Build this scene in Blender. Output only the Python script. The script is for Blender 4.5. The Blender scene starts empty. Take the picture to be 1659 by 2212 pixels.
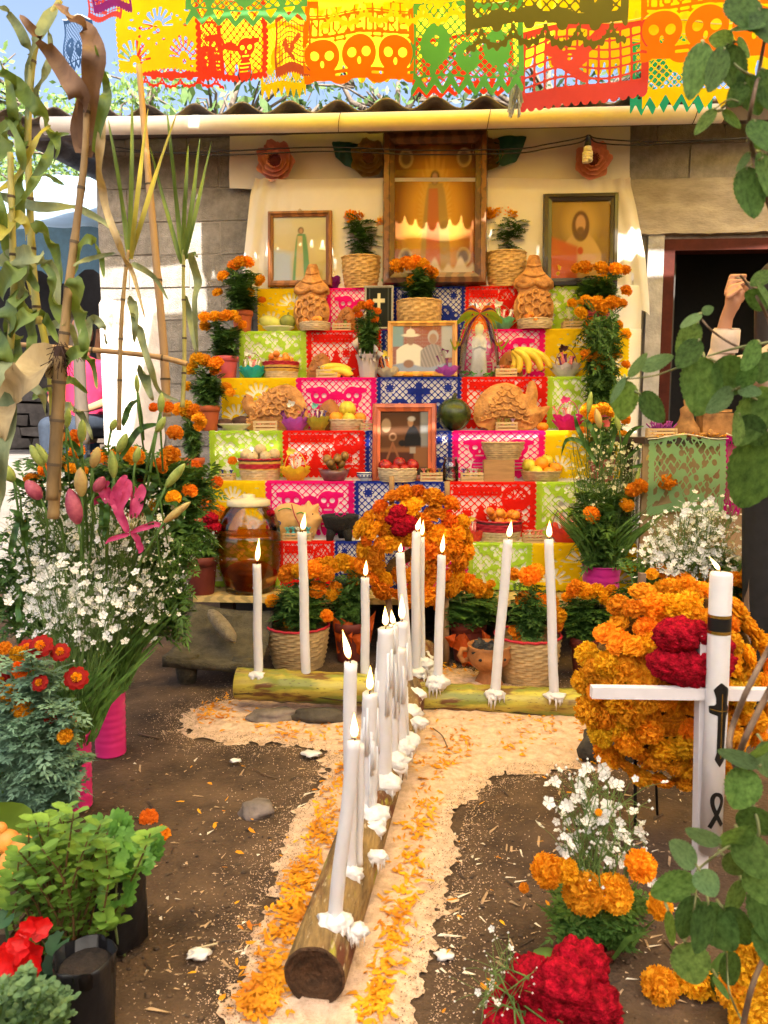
import bpy, math, random
import numpy as np
from mathutils import Vector, Matrix, noise
random.seed(7)
PI = math.pi
R = math.radians
sc = bpy.context.scene
COL = sc.collection
# ---------------------------------------------------------------- camera
F, CX, CY, H, PITCH = 1609.0, 829.5, 1106.0, 1.15, R(6.2)
CP, SP = math.cos(PITCH), math.sin(PITCH)
cd = bpy.data.cameras.new('camera')
cd.sensor_fit = 'HORIZONTAL'; cd.sensor_width = 36.0; cd.lens = 36.0 * F / 1659.0
cd.clip_start = 0.05; cd.clip_end = 500
cd.dof.use_dof = True; cd.dof.focus_distance = 3.3; cd.dof.aperture_fstop = 9.0
cam = bpy.data.objects.new('camera', cd); COL.objects.link(cam)
cam.location = (0, 0, H); cam.rotation_euler = (PI / 2 - PITCH, 0, 0)
sc.camera = cam
# ---------------------------------------------------------------- sky and sun
SUN = Vector((-0.17, 0.72, -0.67)).normalized()          # direction the light travels
w = bpy.data.worlds.new('World'); sc.world = w; w.use_nodes = True
nt = w.node_tree; bg = nt.nodes['Background']
sky = nt.nodes.new('ShaderNodeTexSky'); sky.sky_type = 'NISHITA'; sky.sun_disc = False
sky.sun_elevation = math.asin(-SUN.z); sky.sun_rotation = math.atan2(-SUN.x, -SUN.y)
sky.air_density = 1.0; sky.dust_density = 8.0; sky.ozone_density = 0.3
nt.links.new(sky.outputs[0], bg.inputs[0]); bg.inputs[1].default_value = 0.105
sl = bpy.data.lights.new('sun', 'SUN'); sl.energy = 5.0; sl.angle = R(0.6); sl.color = (1.0, 0.94, 0.84)
so = bpy.data.objects.new('sun', sl); COL.objects.link(so)
so.rotation_euler = SUN.to_track_quat('-Z', 'Y').to_euler(); so.location = (0, -4, 8)
sc.view_settings.view_transform = 'Standard'; sc.view_settings.look = 'None'
sc.view_settings.gamma = 1.0; sc.view_settings.exposure = 1.93
sc.render.engine = 'CYCLES'
sc.cycles.use_denoising = True
sc.cycles.max_bounces = 9; sc.cycles.diffuse_bounces = 4; sc.cycles.glossy_bounces = 3
sc.cycles.transmission_bounces = 6; sc.cycles.transparent_max_bounces = 10
sc.cycles.caustics_reflective = False; sc.cycles.caustics_refractive = False
sc.cycles.sample_clamp_indirect = 6.0
# ---------------------------------------------------------------- where a picture point lies in the place
def at(px, py, Y):
 u, v = (px - CX) / F, -(py - CY) / F
 d = Vector((u, CP + v * SP, -SP + v * CP))
 return Vector((0, 0, H)) + d * (Y / d.y)
def gnd(px, py, z=0.0):
 u, v = (px - CX) / F, -(py - CY) / F
 d = Vector((u, CP + v * SP, -SP + v * CP))
 return Vector((0, 0, H)) + d * ((z - H) / d.z)
def zc(P): return P.y * CP + (H - P.z) * SP
def S(P): return zc(P) / F                                # metres per picture unit there
def proj(P):
 c = zc(P); return (CX + P.x / c * F, CY - (P.y * SP + (P.z - H) * CP) / c * F)
def rnd(a, b): return random.uniform(a, b)
# ---------------------------------------------------------------- materials
MC = {}
def srgb(h):
 h = h.lstrip('#'); o = []
 for i in (0, 2, 4):
  c = int(h[i:i + 2], 16) / 255
  o.append(c / 12.92 if c <= .04045 else ((c + .055) / 1.055) ** 2.4)
 return tuple(o)
def M(name, col, rough=.6, var=.18, scale=25, bump=0.0, bscale=None, trans=0.0, metal=0.0, spec=.4,
    col2=None, ovar=0.0, coat=0.0, stretch=None, sheen=0.0, sss=0.0, emit=0.0, wood=False, hue=0.0):
 if name in MC: return MC[name]
 if isinstance(col, str): col = srgb(col)
 if isinstance(col2, str): col2 = srgb(col2)
 m = bpy.data.materials.new(name); m.use_nodes = True
 t = m.node_tree; N = t.nodes; L = t.links
 b = N['Principled BSDF']; out = N['Material Output']
 tc = N.new('ShaderNodeTexCoord'); mp = N.new('ShaderNodeMapping')
 L.new(tc.outputs['Object'], mp.inputs[0])
 if stretch: mp.inputs['Scale'].default_value = stretch
 nz = N.new('ShaderNodeTexNoise'); nz.inputs['Scale'].default_value = scale
 nz.inputs['Detail'].default_value = 6; nz.inputs['Roughness'].default_value = .62
 L.new(mp.outputs[0], nz.inputs[0])
 rp = N.new('ShaderNodeValToRGB')
 c1 = [max(0, c * (1 - var)) for c in col]; c2 = [min(1, c * (1 + var)) for c in (col2 or col)]
 rp.color_ramp.elements[0].position = .32; rp.color_ramp.elements[1].position = .68
 rp.color_ramp.elements[0].color = (*c1, 1); rp.color_ramp.elements[1].color = (*c2, 1)
 L.new(nz.outputs['Fac'], rp.inputs[0]); src = rp.outputs[0]
 if wood:
  wv = N.new('ShaderNodeTexWave'); wv.inputs['Scale'].default_value = scale * .6
  wv.inputs['Distortion'].default_value = 5; wv.inputs['Detail'].default_value = 3
  L.new(mp.outputs[0], wv.inputs[0]); L.new(wv.outputs['Fac'], rp.inputs[0])
 if ovar or hue:
  oi = N.new('ShaderNodeObjectInfo'); hs = N.new('ShaderNodeHueSaturation')
  mr = N.new('ShaderNodeMapRange'); mr.inputs[3].default_value = 1 - ovar; mr.inputs[4].default_value = 1 + ovar
  L.new(oi.outputs['Random'], mr.inputs[0]); L.new(mr.outputs[0], hs.inputs['Value'])
  if hue:
   ml = N.new('ShaderNodeMath'); ml.operation = 'MULTIPLY'; ml.inputs[1].default_value = 7.31
   fr = N.new('ShaderNodeMath'); fr.operation = 'FRACT'
   m2 = N.new('ShaderNodeMapRange'); m2.inputs[3].default_value = .5 - hue; m2.inputs[4].default_value = .5 + hue
   L.new(oi.outputs['Random'], ml.inputs[0]); L.new(ml.outputs[0], fr.inputs[0])
   L.new(fr.outputs[0], m2.inputs[0]); L.new(m2.outputs[0], hs.inputs['Hue'])
  L.new(src, hs.inputs['Color']); src = hs.outputs[0]
 L.new(src, b.inputs['Base Color'])
 b.inputs['Roughness'].default_value = rough; b.inputs['Metallic'].default_value = metal
 b.inputs['Specular IOR Level'].default_value = spec; b.inputs['Coat Weight'].default_value = coat
 b.inputs['Sheen Weight'].default_value = sheen
 if sss:
  b.inputs['Subsurface Weight'].default_value = sss; b.inputs['Subsurface Radius'].default_value = (.02, .014, .010)
  b.inputs['Subsurface Scale'].default_value = 1.0
 if emit:
  L.new(src, b.inputs['Emission Color']); b.inputs['Emission Strength'].default_value = emit
 if bump:
  n2 = N.new('ShaderNodeTexNoise'); n2.inputs['Scale'].default_value = bscale or scale * 3
  n2.inputs['Detail'].default_value = 5; L.new(mp.outputs[0], n2.inputs[0])
  bp = N.new('ShaderNodeBump'); bp.inputs['Strength'].default_value = min(1, bump); bp.inputs['Distance'].default_value = .01
  L.new(n2.outputs['Fac'], bp.inputs['Height']); L.new(bp.outputs[0], b.inputs['Normal'])
 if trans:
  tr = N.new('ShaderNodeBsdfTranslucent'); mx = N.new('ShaderNodeMixShader'); mx.inputs[0].default_value = trans
  L.new(src, tr.inputs[0]); L.new(b.outputs[0], mx.inputs[1]); L.new(tr.outputs[0], mx.inputs[2])
  L.new(mx.outputs[0], out.inputs[0])
 MC[name] = m
 return m
def glass(name, tint=(1, 1, 1), refl=.06, rough=.02, k=1.0):
 """a thin pane: clear, with a real mirror share that grows at grazing angles"""
 if name in MC: return MC[name]
 m = bpy.data.materials.new(name); m.use_nodes = True; t = m.node_tree; N = t.nodes; L = t.links
 N.remove(N['Principled BSDF'])
 tr = N.new('ShaderNodeBsdfTransparent'); tr.inputs[0].default_value = (*tint, 1)
 gl = N.new('ShaderNodeBsdfGlossy'); gl.inputs['Roughness'].default_value = rough
 fr = N.new('ShaderNodeFresnel'); fr.inputs[0].default_value = 1.5
 ad = N.new('ShaderNodeMath'); ad.operation = 'ADD'; ad.inputs[1].default_value = refl; ad.use_clamp = True
 mx = N.new('ShaderNodeMixShader'); mk = N.new('ShaderNodeMath'); mk.operation = 'MULTIPLY'; mk.inputs[1].default_value = k; L.new(fr.outputs[0], mk.inputs[0]); L.new(mk.outputs[0], ad.inputs[0]); L.new(ad.outputs[0], mx.inputs[0])
 L.new(tr.outputs[0], mx.inputs[1]); L.new(gl.outputs[0], mx.inputs[2]); L.new(mx.outputs[0], N['Material Output'].inputs[0])
 MC[name] = m
 return m
def painted(name, rough=.55, trans=0.0):
 """printed picture: colours stored with the print's own mesh"""
 if name in MC: return MC[name]
 m = bpy.data.materials.new(name); m.use_nodes = True; t = m.node_tree
 a = t.nodes.new('ShaderNodeAttribute'); a.attribute_name = 'Col'
 b = t.nodes['Principled BSDF']; t.links.new(a.outputs[0], b.inputs['Base Color']); b.inputs['Roughness'].default_value = rough; b.inputs['Specular IOR Level'].default_value = .12
 MC[name] = m
 return m
# ---------------------------------------------------------------- mesh building
class MB:
 def __init__(s): s.v = []; s.f = []; s.sm = []; s.mi = []; s.cm = 0
 def add(s, vs, fs, smooth=True):
  n = len(s.v); s.v.extend([tuple(p) for p in vs])
  for f in fs: s.f.append(tuple(i + n for i in f)); s.sm.append(smooth); s.mi.append(s.cm)
  return s
 def box(s, c, d, M4=None, jit=0.0):
  c = Vector(c); d = Vector(d) / 2
  vs = []
  for i in range(8):
   p = Vector((d.x * (1 if i & 1 else -1), d.y * (1 if i & 2 else -1), d.z * (1 if i & 4 else -1)))
   if jit: p += Vector((rnd(-jit, jit), rnd(-jit, jit), rnd(-jit, jit)))
   if M4 is not None: p = M4 @ p
   vs.append(p + c)
  return s.add(vs, [(0, 2, 3, 1), (4, 5, 7, 6), (0, 1, 5, 4), (2, 6, 7, 3), (0, 4, 6, 2), (1, 3, 7, 5)], False)
 def tube(s, pts, rad, n=8, caps=True, smooth=True, squash=1.0):
  pts = [Vector(p) for p in pts]; k = len(pts)
  if not hasattr(rad, '__len__'): rad = [rad] * k
  vs = []; up = None
  for i, p in enumerate(pts):
   t = (pts[min(i + 1, k - 1)] - pts[max(i - 1, 0)])
   if t.length < 1e-9: t = Vector((0, 0, 1))
   t.normalize()
   if up is None: up = Vector((0, 0, 1)) if abs(t.z) < .9 else Vector((0, 1, 0))
   a = t.cross(up)
   if a.length < 1e-6: a = t.cross(Vector((1, 0, 0)))
   a.normalize(); b = a.cross(t); up = b
   for j in range(n):
    q = 2 * PI * j / n; vs.append(p + a * (math.cos(q) * rad[i]) + b * (math.sin(q) * rad[i] * squash))
  fs = [(i * n + j, i * n + (j + 1) % n, (i + 1) * n + (j + 1) % n, (i + 1) * n + j) for i in range(k - 1) for j in range(n)]
  if caps: fs += [tuple(range(n - 1, -1, -1)), tuple((k - 1) * n + j for j in range(n))]
  return s.add(vs, fs, smooth)
 def lathe(s, prof, n=24, c=(0, 0, 0), fn=None, sx=1.0, sy=1.0, cap0=False, cap1=False):
  c = Vector(c); vs = []
  for i, (r, z) in enumerate(prof):
   for j in range(n):
    a = 2 * PI * j / n; rr = r + (fn(i, j, a) if fn else 0)
    vs.append(c + Vector((math.cos(a) * rr * sx, math.sin(a) * rr * sy, z)))
  k = len(prof)
  fs = [(i * n + j, i * n + (j + 1) % n, (i + 1) * n + (j + 1) % n, (i + 1) * n + j) for i in range(k - 1) for j in range(n)]
  if cap0: fs.append(tuple(range(n - 1, -1, -1)))
  if cap1: fs.append(tuple((k - 1) * n + j for j in range(n)))
  return s.add(vs, fs)
 def ball(s, c, r, n=10, m=7, rough=0.0, seed=0, freq=1.5, M4=None):
  c = Vector(c); r = Vector(r) if hasattr(r, '__len__') else Vector((r, r, r)); vs = []
  for i in range(m + 1):
   th = PI * i / m
   for j in range(n if 0 < i < m else 1):
    ph = 2 * PI * j / n; d = Vector((math.sin(th) * math.cos(ph), math.sin(th) * math.sin(ph), math.cos(th)))
    k = 1 + (rough * noise.noise(d * freq + Vector((seed * 3.7, seed, 0))) if rough else 0)
    p = Vector((d.x * r.x, d.y * r.y, d.z * r.z)) * k
    vs.append((M4 @ p if M4 is not None else p) + c)
  fs = []
  def ix(i, j): return 0 if i == 0 else (1 + (m - 1) * n if i == m else 1 + (i - 1) * n + j % n)
  for i in range(m):
   for j in range(n):
    if i == 0: fs.append((0, ix(1, j), ix(1, j + 1)))
    elif i == m - 1: fs.append((ix(i, j), ix(m, 0), ix(i, j + 1)))
    else: fs.append((ix(i, j), ix(i + 1, j), ix(i + 1, j + 1), ix(i, j + 1)))
  return s.add(vs, fs)
 def mesh(s, name, mats):
  me = bpy.data.meshes.new(name); me.from_pydata(s.v, [], s.f); me.update()
  for m in (mats if isinstance(mats, (list, tuple)) else [mats]): me.materials.append(m)
  me.polygons.foreach_set('use_smooth', s.sm); me.polygons.foreach_set('material_index', s.mi)
  return me
 def build(s, name, mats, parent=None, loc=None):
  return put(name, s.mesh(name, mats), parent, loc)
def put(name, me, parent=None, loc=None, M4=None):
 o = bpy.data.objects.new(name, me); COL.objects.link(o)
 if parent is not None: o.parent = parent
 if M4 is not None: o.matrix_local = M4
 if loc is not None: o.location = loc
 return o
def tag(o, label=None, cat=None, group=None, kind=None):
 if label: o['label'] = label
 if cat: o['category'] = cat
 if group: o['group'] = group
 if kind: o['kind'] = kind
 return o
def thing(name, loc, label, cat, group=None, rz=0.0):
 o = bpy.data.objects.new(name, None); COL.objects.link(o); o.empty_display_size = .05
 o.location = loc; o.rotation_euler = (0, 0, rz)
 return tag(o, label, cat, group)
def loc_of(root, P):
 """world point in a thing's own space (things turn about z only)"""
 d = P - Vector(root.location); a = -root.rotation_euler.z
 return Vector((d.x * math.cos(a) - d.y * math.sin(a), d.x * math.sin(a) + d.y * math.cos(a), d.z))
def frame_of(d, up=Vector((0, 0, 1))):
 """3x3 with local z along d"""
 d = d.normalized(); x = up.cross(d)
 if x.length < 1e-4: x = Vector((1, 0, 0)).cross(d)
 x.normalize(); y = d.cross(x)
 return Matrix((x, y, d)).transposed()
def march(fn, x0, x1, y0, y1, nx, ny):
 """outline-exact flat mesh of the region fn > 0 (marching squares)"""
 xs = np.linspace(x0, x1, nx + 1); ys = np.linspace(y0, y1, ny + 1)
 X, Y = np.meshgrid(xs, ys); Fv = fn(X, Y); V = []; FA = []; key = {}
 def node(i, j):
  k = (i, j)
  if k not in key: key[k] = len(V); V.append((xs[i], ys[j]))
  return key[k]
 def cut(a, b):
  k = (min(a, b), max(a, b))
  if k not in key:
   fa, fb = Fv[a[1], a[0]], Fv[b[1], b[0]]; t = fa / (fa - fb)
   key[k] = len(V); V.append((xs[a[0]] + (xs[b[0]] - xs[a[0]]) * t, ys[a[1]] + (ys[b[1]] - ys[a[1]]) * t))
  return key[k]
 P = Fv > 0
 for j in range(ny):
  for i in range(nx):
   c = ((i, j), (i + 1, j), (i + 1, j + 1), (i, j + 1)); q = [P[b, a] for a, b in c]
   if not any(q): continue
   if all(q): FA.append(tuple(node(*k) for k in c)); continue
   f = []
   for e in range(4):
    a, b = c[e], c[(e + 1) % 4]
    if q[e]: f.append(node(*a))
    if q[e] != q[(e + 1) % 4]: f.append(cut(a, b))
   if len(f) > 2: FA.append(tuple(f))
 return V, FA
def poly_sdf(P, X, Y):
 """distance to a polygon's edge, positive inside"""
 P = np.array(P, float); d = np.full(X.shape, 1e9); ins = np.zeros(X.shape, bool); n = len(P)
 for i in range(n):
  a, b = P[i], P[(i + 1) % n]; e = b - a; wx, wy = X - a[0], Y - a[1]
  t = np.clip((wx * e[0] + wy * e[1]) / max(1e-12, e @ e), 0, 1)
  d = np.minimum(d, (wx - e[0] * t) ** 2 + (wy - e[1] * t) ** 2)
  with np.errstate(divide='ignore', invalid='ignore'):
   c = ((a[1] > Y) != (b[1] > Y)) & (X < (b[0] - a[0]) * (Y - a[1]) / (b[1] - a[1]) + a[0])
  ins ^= c
 return np.where(ins, np.sqrt(d), -np.sqrt(d))
def smooth_path(pts, n=4):
 """Catmull-Rom through the points (any dimension)"""
 P = [np.array(p, float) for p in pts]; o = []
 for i in range(len(P) - 1):
  a, b, c, d = P[max(i - 1, 0)], P[i], P[i + 1], P[min(i + 2, len(P) - 1)]
  for k in range(n):
   t = k / n; o.append(.5 * ((2 * b) + (c - a) * t + (2 * a - 5 * b + 4 * c - d) * t * t + (3 * b - a - 3 * c + d) * t ** 3))
 o.append(P[-1]); return o
# ================================================================ ground
TA = 0.061; TROT = -math.atan(TA)                     # altar and house stand turned a little, right side nearer
def atw(px, py, Y0):
 u, v = (px - CX) / F, -(py - CY) / F
 d = Vector((u, CP + v * SP, -SP + v * CP))
 return Vector((0, 0, H)) + d * (Y0 / (d.y + TA * d.x))
def dirt(x, y):
 p = Vector((x, y, 0))
 return .022 * noise.noise(p * 1.7) + .008 * noise.noise(p * 7) + .004 * noise.noise(p * 23) - .004
def ground_material():
 m = M('dirt', (.056, .031, .017), rough=.95, var=.4, scale=5, bump=.9, bscale=90, col2=(.096, .058, .033))
 t = m.node_tree; N = t.nodes; L = t.links; b = N['Principled BSDF']
 src = b.inputs['Base Color'].links[0].from_socket
 n = N.new('ShaderNodeTexNoise'); n.inputs['Scale'].default_value = 70; n.inputs['Detail'].default_value = 8
 tc = N.new('ShaderNodeTexCoord'); L.new(tc.outputs['Object'], n.inputs[0])
 r = N.new('ShaderNodeValToRGB'); r.color_ramp.elements[0].position = .64; r.color_ramp.elements[1].position = .74
 L.new(n.outputs['Fac'], r.inputs[0])
 mx = N.new('ShaderNodeMixRGB'); mx.inputs[2].default_value = (.36, .25, .15, 1)
 L.new(r.outputs[0], mx.inputs[0]); L.new(src, mx.inputs[1]); L.new(mx.outputs[0], b.inputs['Base Color'])
 return m
def build_ground():
 xs = [-120, -40, -15, -7, -4] + list(np.arange(-2.6, 2.61, .04)) + [4, 7, 15, 40, 120]
 ys = [-60, -20, -6, -1, .4] + list(np.arange(.9, 5.2, .04)) + [6, 8, 14, 40, 200]
 vs = [(x, y, dirt(x, y)) for y in ys for x in xs]; k = len(xs)
 mb = MB(); mb.add(vs, [(j * k + i, j * k + i + 1, (j + 1) * k + i + 1, (j + 1) * k + i) for j in range(len(ys) - 1) for i in range(k - 1)])
 return tag(mb.build('ground', ground_material()), 'packed brown earth of the courtyard', kind='structure')
build_ground()
# ---- sawdust carpet in the shape of a cross
SAW = [(440, 2300), (520, 2090), (575, 1930), (640, 1750), (700, 1670), (705, 1625), (640, 1610), (520, 1603), (425, 1597), (383, 1578),
    (400, 1545), (470, 1513), (560, 1500), (700, 1497), (830, 1490), (900, 1440), (1010, 1440), (1080, 1475), (1240, 1500), (1380, 1560), (1390, 1640), (1240, 1662),
    (1080, 1682), (1010, 1730), (985, 1850), (968, 1960), (945, 2080), (925, 2210), (915, 2300)]
SAWG = [tuple(gnd(*p)[:2]) for p in SAW]
def nz2(X, Y, f, s=0.0):
 g = np.vectorize(lambda a, b: noise.noise(Vector((a * f + s, b * f, s)))); return g(X, Y)
def saw_field(X, Y):
 d = poly_sdf(SAWG, X, Y)
 return d + .05 * nz2(X, Y, 6) + .035 * nz2(X, Y, 30, 3.1) + .030 * nz2(X, Y, 85, 1.7) - .006
def build_sawdust():
 x0, x1 = min(p[0] for p in SAWG) - .1, max(p[0] for p in SAWG) + .1
 y0, y1 = min(p[1] for p in SAWG), max(p[1] for p in SAWG) + .1
 V, FA = march(saw_field, x0, x1, y0, y1, 190, 250)
 A = np.array(V); d = np.maximum(0, poly_sdf(SAWG, A[:, 0], A[:, 1]))
 vs = [(x, y, dirt(x, y) + .004 + min(.016, dd * .12) + .004 * noise.noise(Vector((x * 30, y * 30, 0)))) for (x, y), dd in zip(V, d)]
 m = M('sawdust', (.62, .41, .27), rough=.95, var=.14, scale=38, bump=.7, bscale=260, col2=(.74, .53, .38))
 tag(MB().add(vs, FA).build('sawdust_carpet', m), 'pale sawdust laid in the shape of a cross on the earth', 'sawdust', kind='stuff')
 mb = MB(); rg = random.Random(3)                 # loose grains beyond the edge
 GX = np.array([rg.uniform(x0 - .1, x1 + .1) for _ in range(220000)]); GY = np.array([rg.uniform(1.2, y1 + .1) for _ in range(220000)])
 GD = poly_sdf(SAWG, GX, GY)
 for x, y, dd in zip(GX.tolist(), GY.tolist(), GD.tolist()):
  if dd > .07 or dd < -.3 or rg.random() > math.exp(-abs(dd) * 18) + .01: continue
  inn = dd > .0; mb.cm = 1 if inn else 0
  s = rg.uniform(.0008, .0022); a = rg.uniform(0, 6.28); z = dirt(x, y) + (.003 + min(.016, dd * .12) + .004 if inn else .002); e = rg.uniform(1, 2.6)
  mb.add([(x + math.cos(a + q) * s * (e if q == 0 else 1), y + math.sin(a + q) * s, z + (s if q == 0 else 0)) for q in (0, 2.1, 4.2)], [(0, 1, 2)], False)
 tag(mb.build('sawdust_grains', [m, M('soil_grain', (.10, .06, .034), rough=1, var=.4)]), 'loose sawdust grains scattered along the edges of the carpet', 'sawdust', kind='stuff')
build_sawdust()
def scatter_petals():
 mb = MB(); rg = random.Random(5)
 bands = [([(640, 1980), (600, 2090), (560, 2200)], 62, 620), ([(735, 1700), (700, 1800), (655, 1900), (640, 1980)], 50, 640),
      ([(790, 1610), (760, 1660), (735, 1700)], 34, 170), ([(470, 1545), (560, 1560), (650, 1580), (780, 1592)], 22, 300),
      ([(430, 1550), (500, 1535)], 22, 120), ([(905, 1640), (925, 1720), (900, 1800), (880, 1880)], 40, 300),
      ([(880, 1880), (860, 1990), (830, 2090), (800, 2200)], 46, 470), ([(930, 1610), (1050, 1615), (1180, 1622), (1300, 1640)], 16, 200),
      ([(930, 1572), (1100, 1575), (1260, 1572)], 16, 170), ([(1000, 1620), (930, 1690)], 28, 120), ([(960, 1450), (1040, 1470)], 16, 60)]
 for path, wd, n in bands:
  P = smooth_path(path, 6)
  cl = [rg.random() * (len(P) - 1) for _ in range(max(4, n // 22))]
  for _ in range(n):
   t = rg.choice(cl) + rg.gauss(0, .5) if rg.random() < .75 else rg.random() * (len(P) - 1)
   t = min(max(t, 0), len(P) - 1.001); i = int(t); c = P[i] * (1 - t + i) + P[i + 1] * (t - i)
   g = gnd(c[0] + rg.gauss(0, wd * .45), c[1] + rg.gauss(0, 13))
   petal(mb, g, rg)
 for _ in range(90):                              # strays on the earth
  petal(mb, gnd(rg.uniform(380, 1250), rg.uniform(1560, 2200)), rg)
 m = M('petal', (.84, .24, .006), rough=.7, var=.4, scale=9, trans=.2, col2=(.95, .36, .01))
 tag(mb.build('marigold_petals', m), 'orange marigold petals strewn over the sawdust cross', 'petals', kind='stuff')
def petal(mb, g, rg):
 z0 = dirt(g.x, g.y) + .012 + rg.random() * .012; L = rg.uniform(.006, .0145); wd = L * rg.uniform(.22, .5); a = rg.uniform(0, 6.28)
 ca, sa = math.cos(a), math.sin(a); up = rg.uniform(0, .009)
 def q(l, t, z): return (g.x + ca * l - sa * t, g.y + sa * l + ca * t, z0 + z)
 mb.add([q(-L, 0, 0), q(0, -wd, .003), q(0, wd, .001), q(L, -wd * .7, up), q(L, wd * .7, up * .6)], [(0, 1, 2), (1, 3, 4, 2)], False)
scatter_petals()
def litter():
 mb = MB(); rg = random.Random(11)
 for _ in range(900):
  px, py = rg.uniform(200, 1500), rg.triangular(1480, 2230, 2000)
  g = gnd(px, py); z = dirt(g.x, g.y) + .002; s = rg.choice([.002, .003, .004, .006]); e = rg.choice([1, 1, 2.5, 5]); a = rg.uniform(0, 6.28); mb.cm = rg.choice([0, 0, 0, 1, 1, 2])
  ca, sa = math.cos(a), math.sin(a)
  mb.add([(g.x + ca * l * s * e - sa * t * s, g.y + sa * l * s * e + ca * t * s, z + h * s) for l, t, h in ((-1, -.5, 0), (-.6, .6, .4), (1, .3, .2), (.7, -.7, .7))], [(0, 3, 2, 1)], False)
 for _ in range(420):
  g = gnd(rg.uniform(150, 1550), rg.triangular(1480, 2230, 2050)); r_ = rg.uniform(.002, .008); mb.cm = rg.choice([3, 3, 1]); mb.ball((g.x, g.y, dirt(g.x, g.y) + r_ * .3), (r_, r_ * rg.uniform(.6, 1), r_ * .6), 6, 4, .3, _)
 tag(mb.build('ground_litter', [M('chip', (.42, .28, .16), var=.4), M('chip_dark', (.05, .03, .02), var=.4), M('chip_white', (.7, .62, .5)), M('clod', (.10, .062, .036), rough=1, var=.4)]),
  'dry leaf bits, wood chips and crumbs on the earth', 'litter', kind='stuff')
litter()
# ================================================================ house behind the altar
WY = 5.05
house = thing('block_house', (0, WY, 0), 'grey concrete block house with corrugated roof and dark open doorway', 'house', rz=TROT)
def wl(px, py, Y0=WY):
 return loc_of(house, atw(px, py, Y0))
M_block = M('concrete_block', (.26, .24, .215), rough=.95, var=.3, scale=14, bump=.9, bscale=120, ovar=.14)
M_mortar = M('mortar', (.30, .275, .245), rough=.95, var=.22, scale=20, bump=.6, bscale=90)
M_plaster = M('plaster', (.58, .53, .49), rough=.9, var=.16, scale=6, bump=.5, bscale=45, col2=(.66, .57, .52))
M_cement = M('cement', (.34, .30, .255), rough=.9, var=.28, scale=5, bump=.6, bscale=40, stretch=(1, 1, 3))
xL, xR = wl(222, 700).x, wl(1900, 700).x
dx0, dx1 = wl(1424, 700).x, wl(1424, 700).x + 1.0
zD, zT = wl(1450, 520).z, wl(830, 285).z - .02
zl = wl(1420, 392).z
mb = MB()                                            # the body of the wall, door opening left out
for x0, x1, z0, z1 in ((xL, dx0, 0, zT), (dx1, xR, 0, zT), (dx0, dx1, zD, zT)):
 mb.box(((x0 + x1) / 2, .09, (z0 + z1) / 2), (x1 - x0, .2, z1 - z0))
mb.build('wall', M_mortar, house)
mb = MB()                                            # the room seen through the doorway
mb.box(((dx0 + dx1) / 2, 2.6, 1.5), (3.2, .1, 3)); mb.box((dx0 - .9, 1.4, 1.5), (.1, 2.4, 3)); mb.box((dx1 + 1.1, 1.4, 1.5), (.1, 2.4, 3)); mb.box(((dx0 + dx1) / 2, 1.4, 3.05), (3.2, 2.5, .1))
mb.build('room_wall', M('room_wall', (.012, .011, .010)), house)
def blocks(x0, x1, z0, z1, ch=.212, bl=.415):
 mesh_v = []
 for s in range(5):
  b = MB(); random.seed(40 + s); b.box((0, 0, 0), (bl - .013, .07, ch - .013), jit=.0035); mesh_v.append(b.mesh('block', M_block))
 k = 0; z = z0
 while z < z1 - .02:
  x = x0 - (bl / 2 if k % 2 else 0)
  while x < x1 - .01:
   a, b_ = max(x, x0), min(x + bl, x1)
   if b_ - a > .06:
    zz = min(z + ch, z1)
    o = put('block', mesh_v[random.randrange(5)], house, ((a + b_) / 2, .014 + rnd(-.003, .003), (z + zz) / 2))
    o.scale = ((b_ - a) / bl, 1, (zz - z) / ch)
   x += bl
  z += ch; k += 1
random.seed(9)
blocks(xL, wl(600, 500).x, wl(400, 965).z, wl(400, 300).z)
blocks(wl(1345, 300).x, wl(1659, 300).x + .15, zl + .005, wl(1420, 255).z + .1)
blocks(wl(1345, 600).x, wl(1392, 600).x, wl(1400, 930).z, zl - .36)
mb = MB(); x0, x1 = wl(1340, 450).x, wl(1659, 450).x + .5
n = 26                                                # lintel beam, its lower lip ragged
vs = []; fs = []
for i in range(n + 1):
 x = x0 + (x1 - x0) * i / n
 zb = zD + .03 + .012 * noise.noise(Vector((x * 9, 0, 0)))
 vs += [(x, -.06, zb), (x, -.055 + .004 * noise.noise(Vector((x * 4, 2, 0))), zl), (x, .05, zl), (x, .05, zb)]
for i in range(n):
 for a, b_ in ((0, 1), (1, 2), (3, 0)): fs.append((i * 4 + a, i * 4 + 4 + a, i * 4 + 4 + b_, i * 4 + b_))
fs += [(0, 1, 2, 3)]
mb.add(vs, fs, False); mb.build('lintel', M_cement, house)
MB().box(((wl(1390, 700).x + dx0) / 2, -.01, (zD + .03) / 2), (dx0 - wl(1390, 700).x, .07, zD + .03)).build('door_pillar', M('pillar', (.40, .39, .40), rough=.9, var=.3, scale=7, bump=.6, bscale=50), house)
xp = wl(352, 800).x                                  # paler plaster skin at the house corner
V, FA = march(lambda X, Y: np.minimum(np.minimum(xp - X + .02 * nz2(X, Y, 9), X - xL + .006), wl(290, 648).z - Y + .02 * nz2(X, Y, 12, 4)), xL - .05, xp + .1, .3, 2.3, 26, 60)
MB().add([(x, -.034, z) for x, z in V], FA).build('pale_skin', M_plaster, house)
mdoor = M('door_steel', (.06, .012, .008), rough=.7, var=.25, scale=12, spec=.15)
for a, b_ in (((dx0 + .035, .02, zD / 2), (.07, .12, zD)), ((dx1 - .035, .02, zD / 2), (.07, .12, zD)), (((dx0 + dx1) / 2, .02, zD - .035), (dx1 - dx0 - .14, .12, .07))):
 MB().box(a, b_).build('door_frame', mdoor, house)
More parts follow.
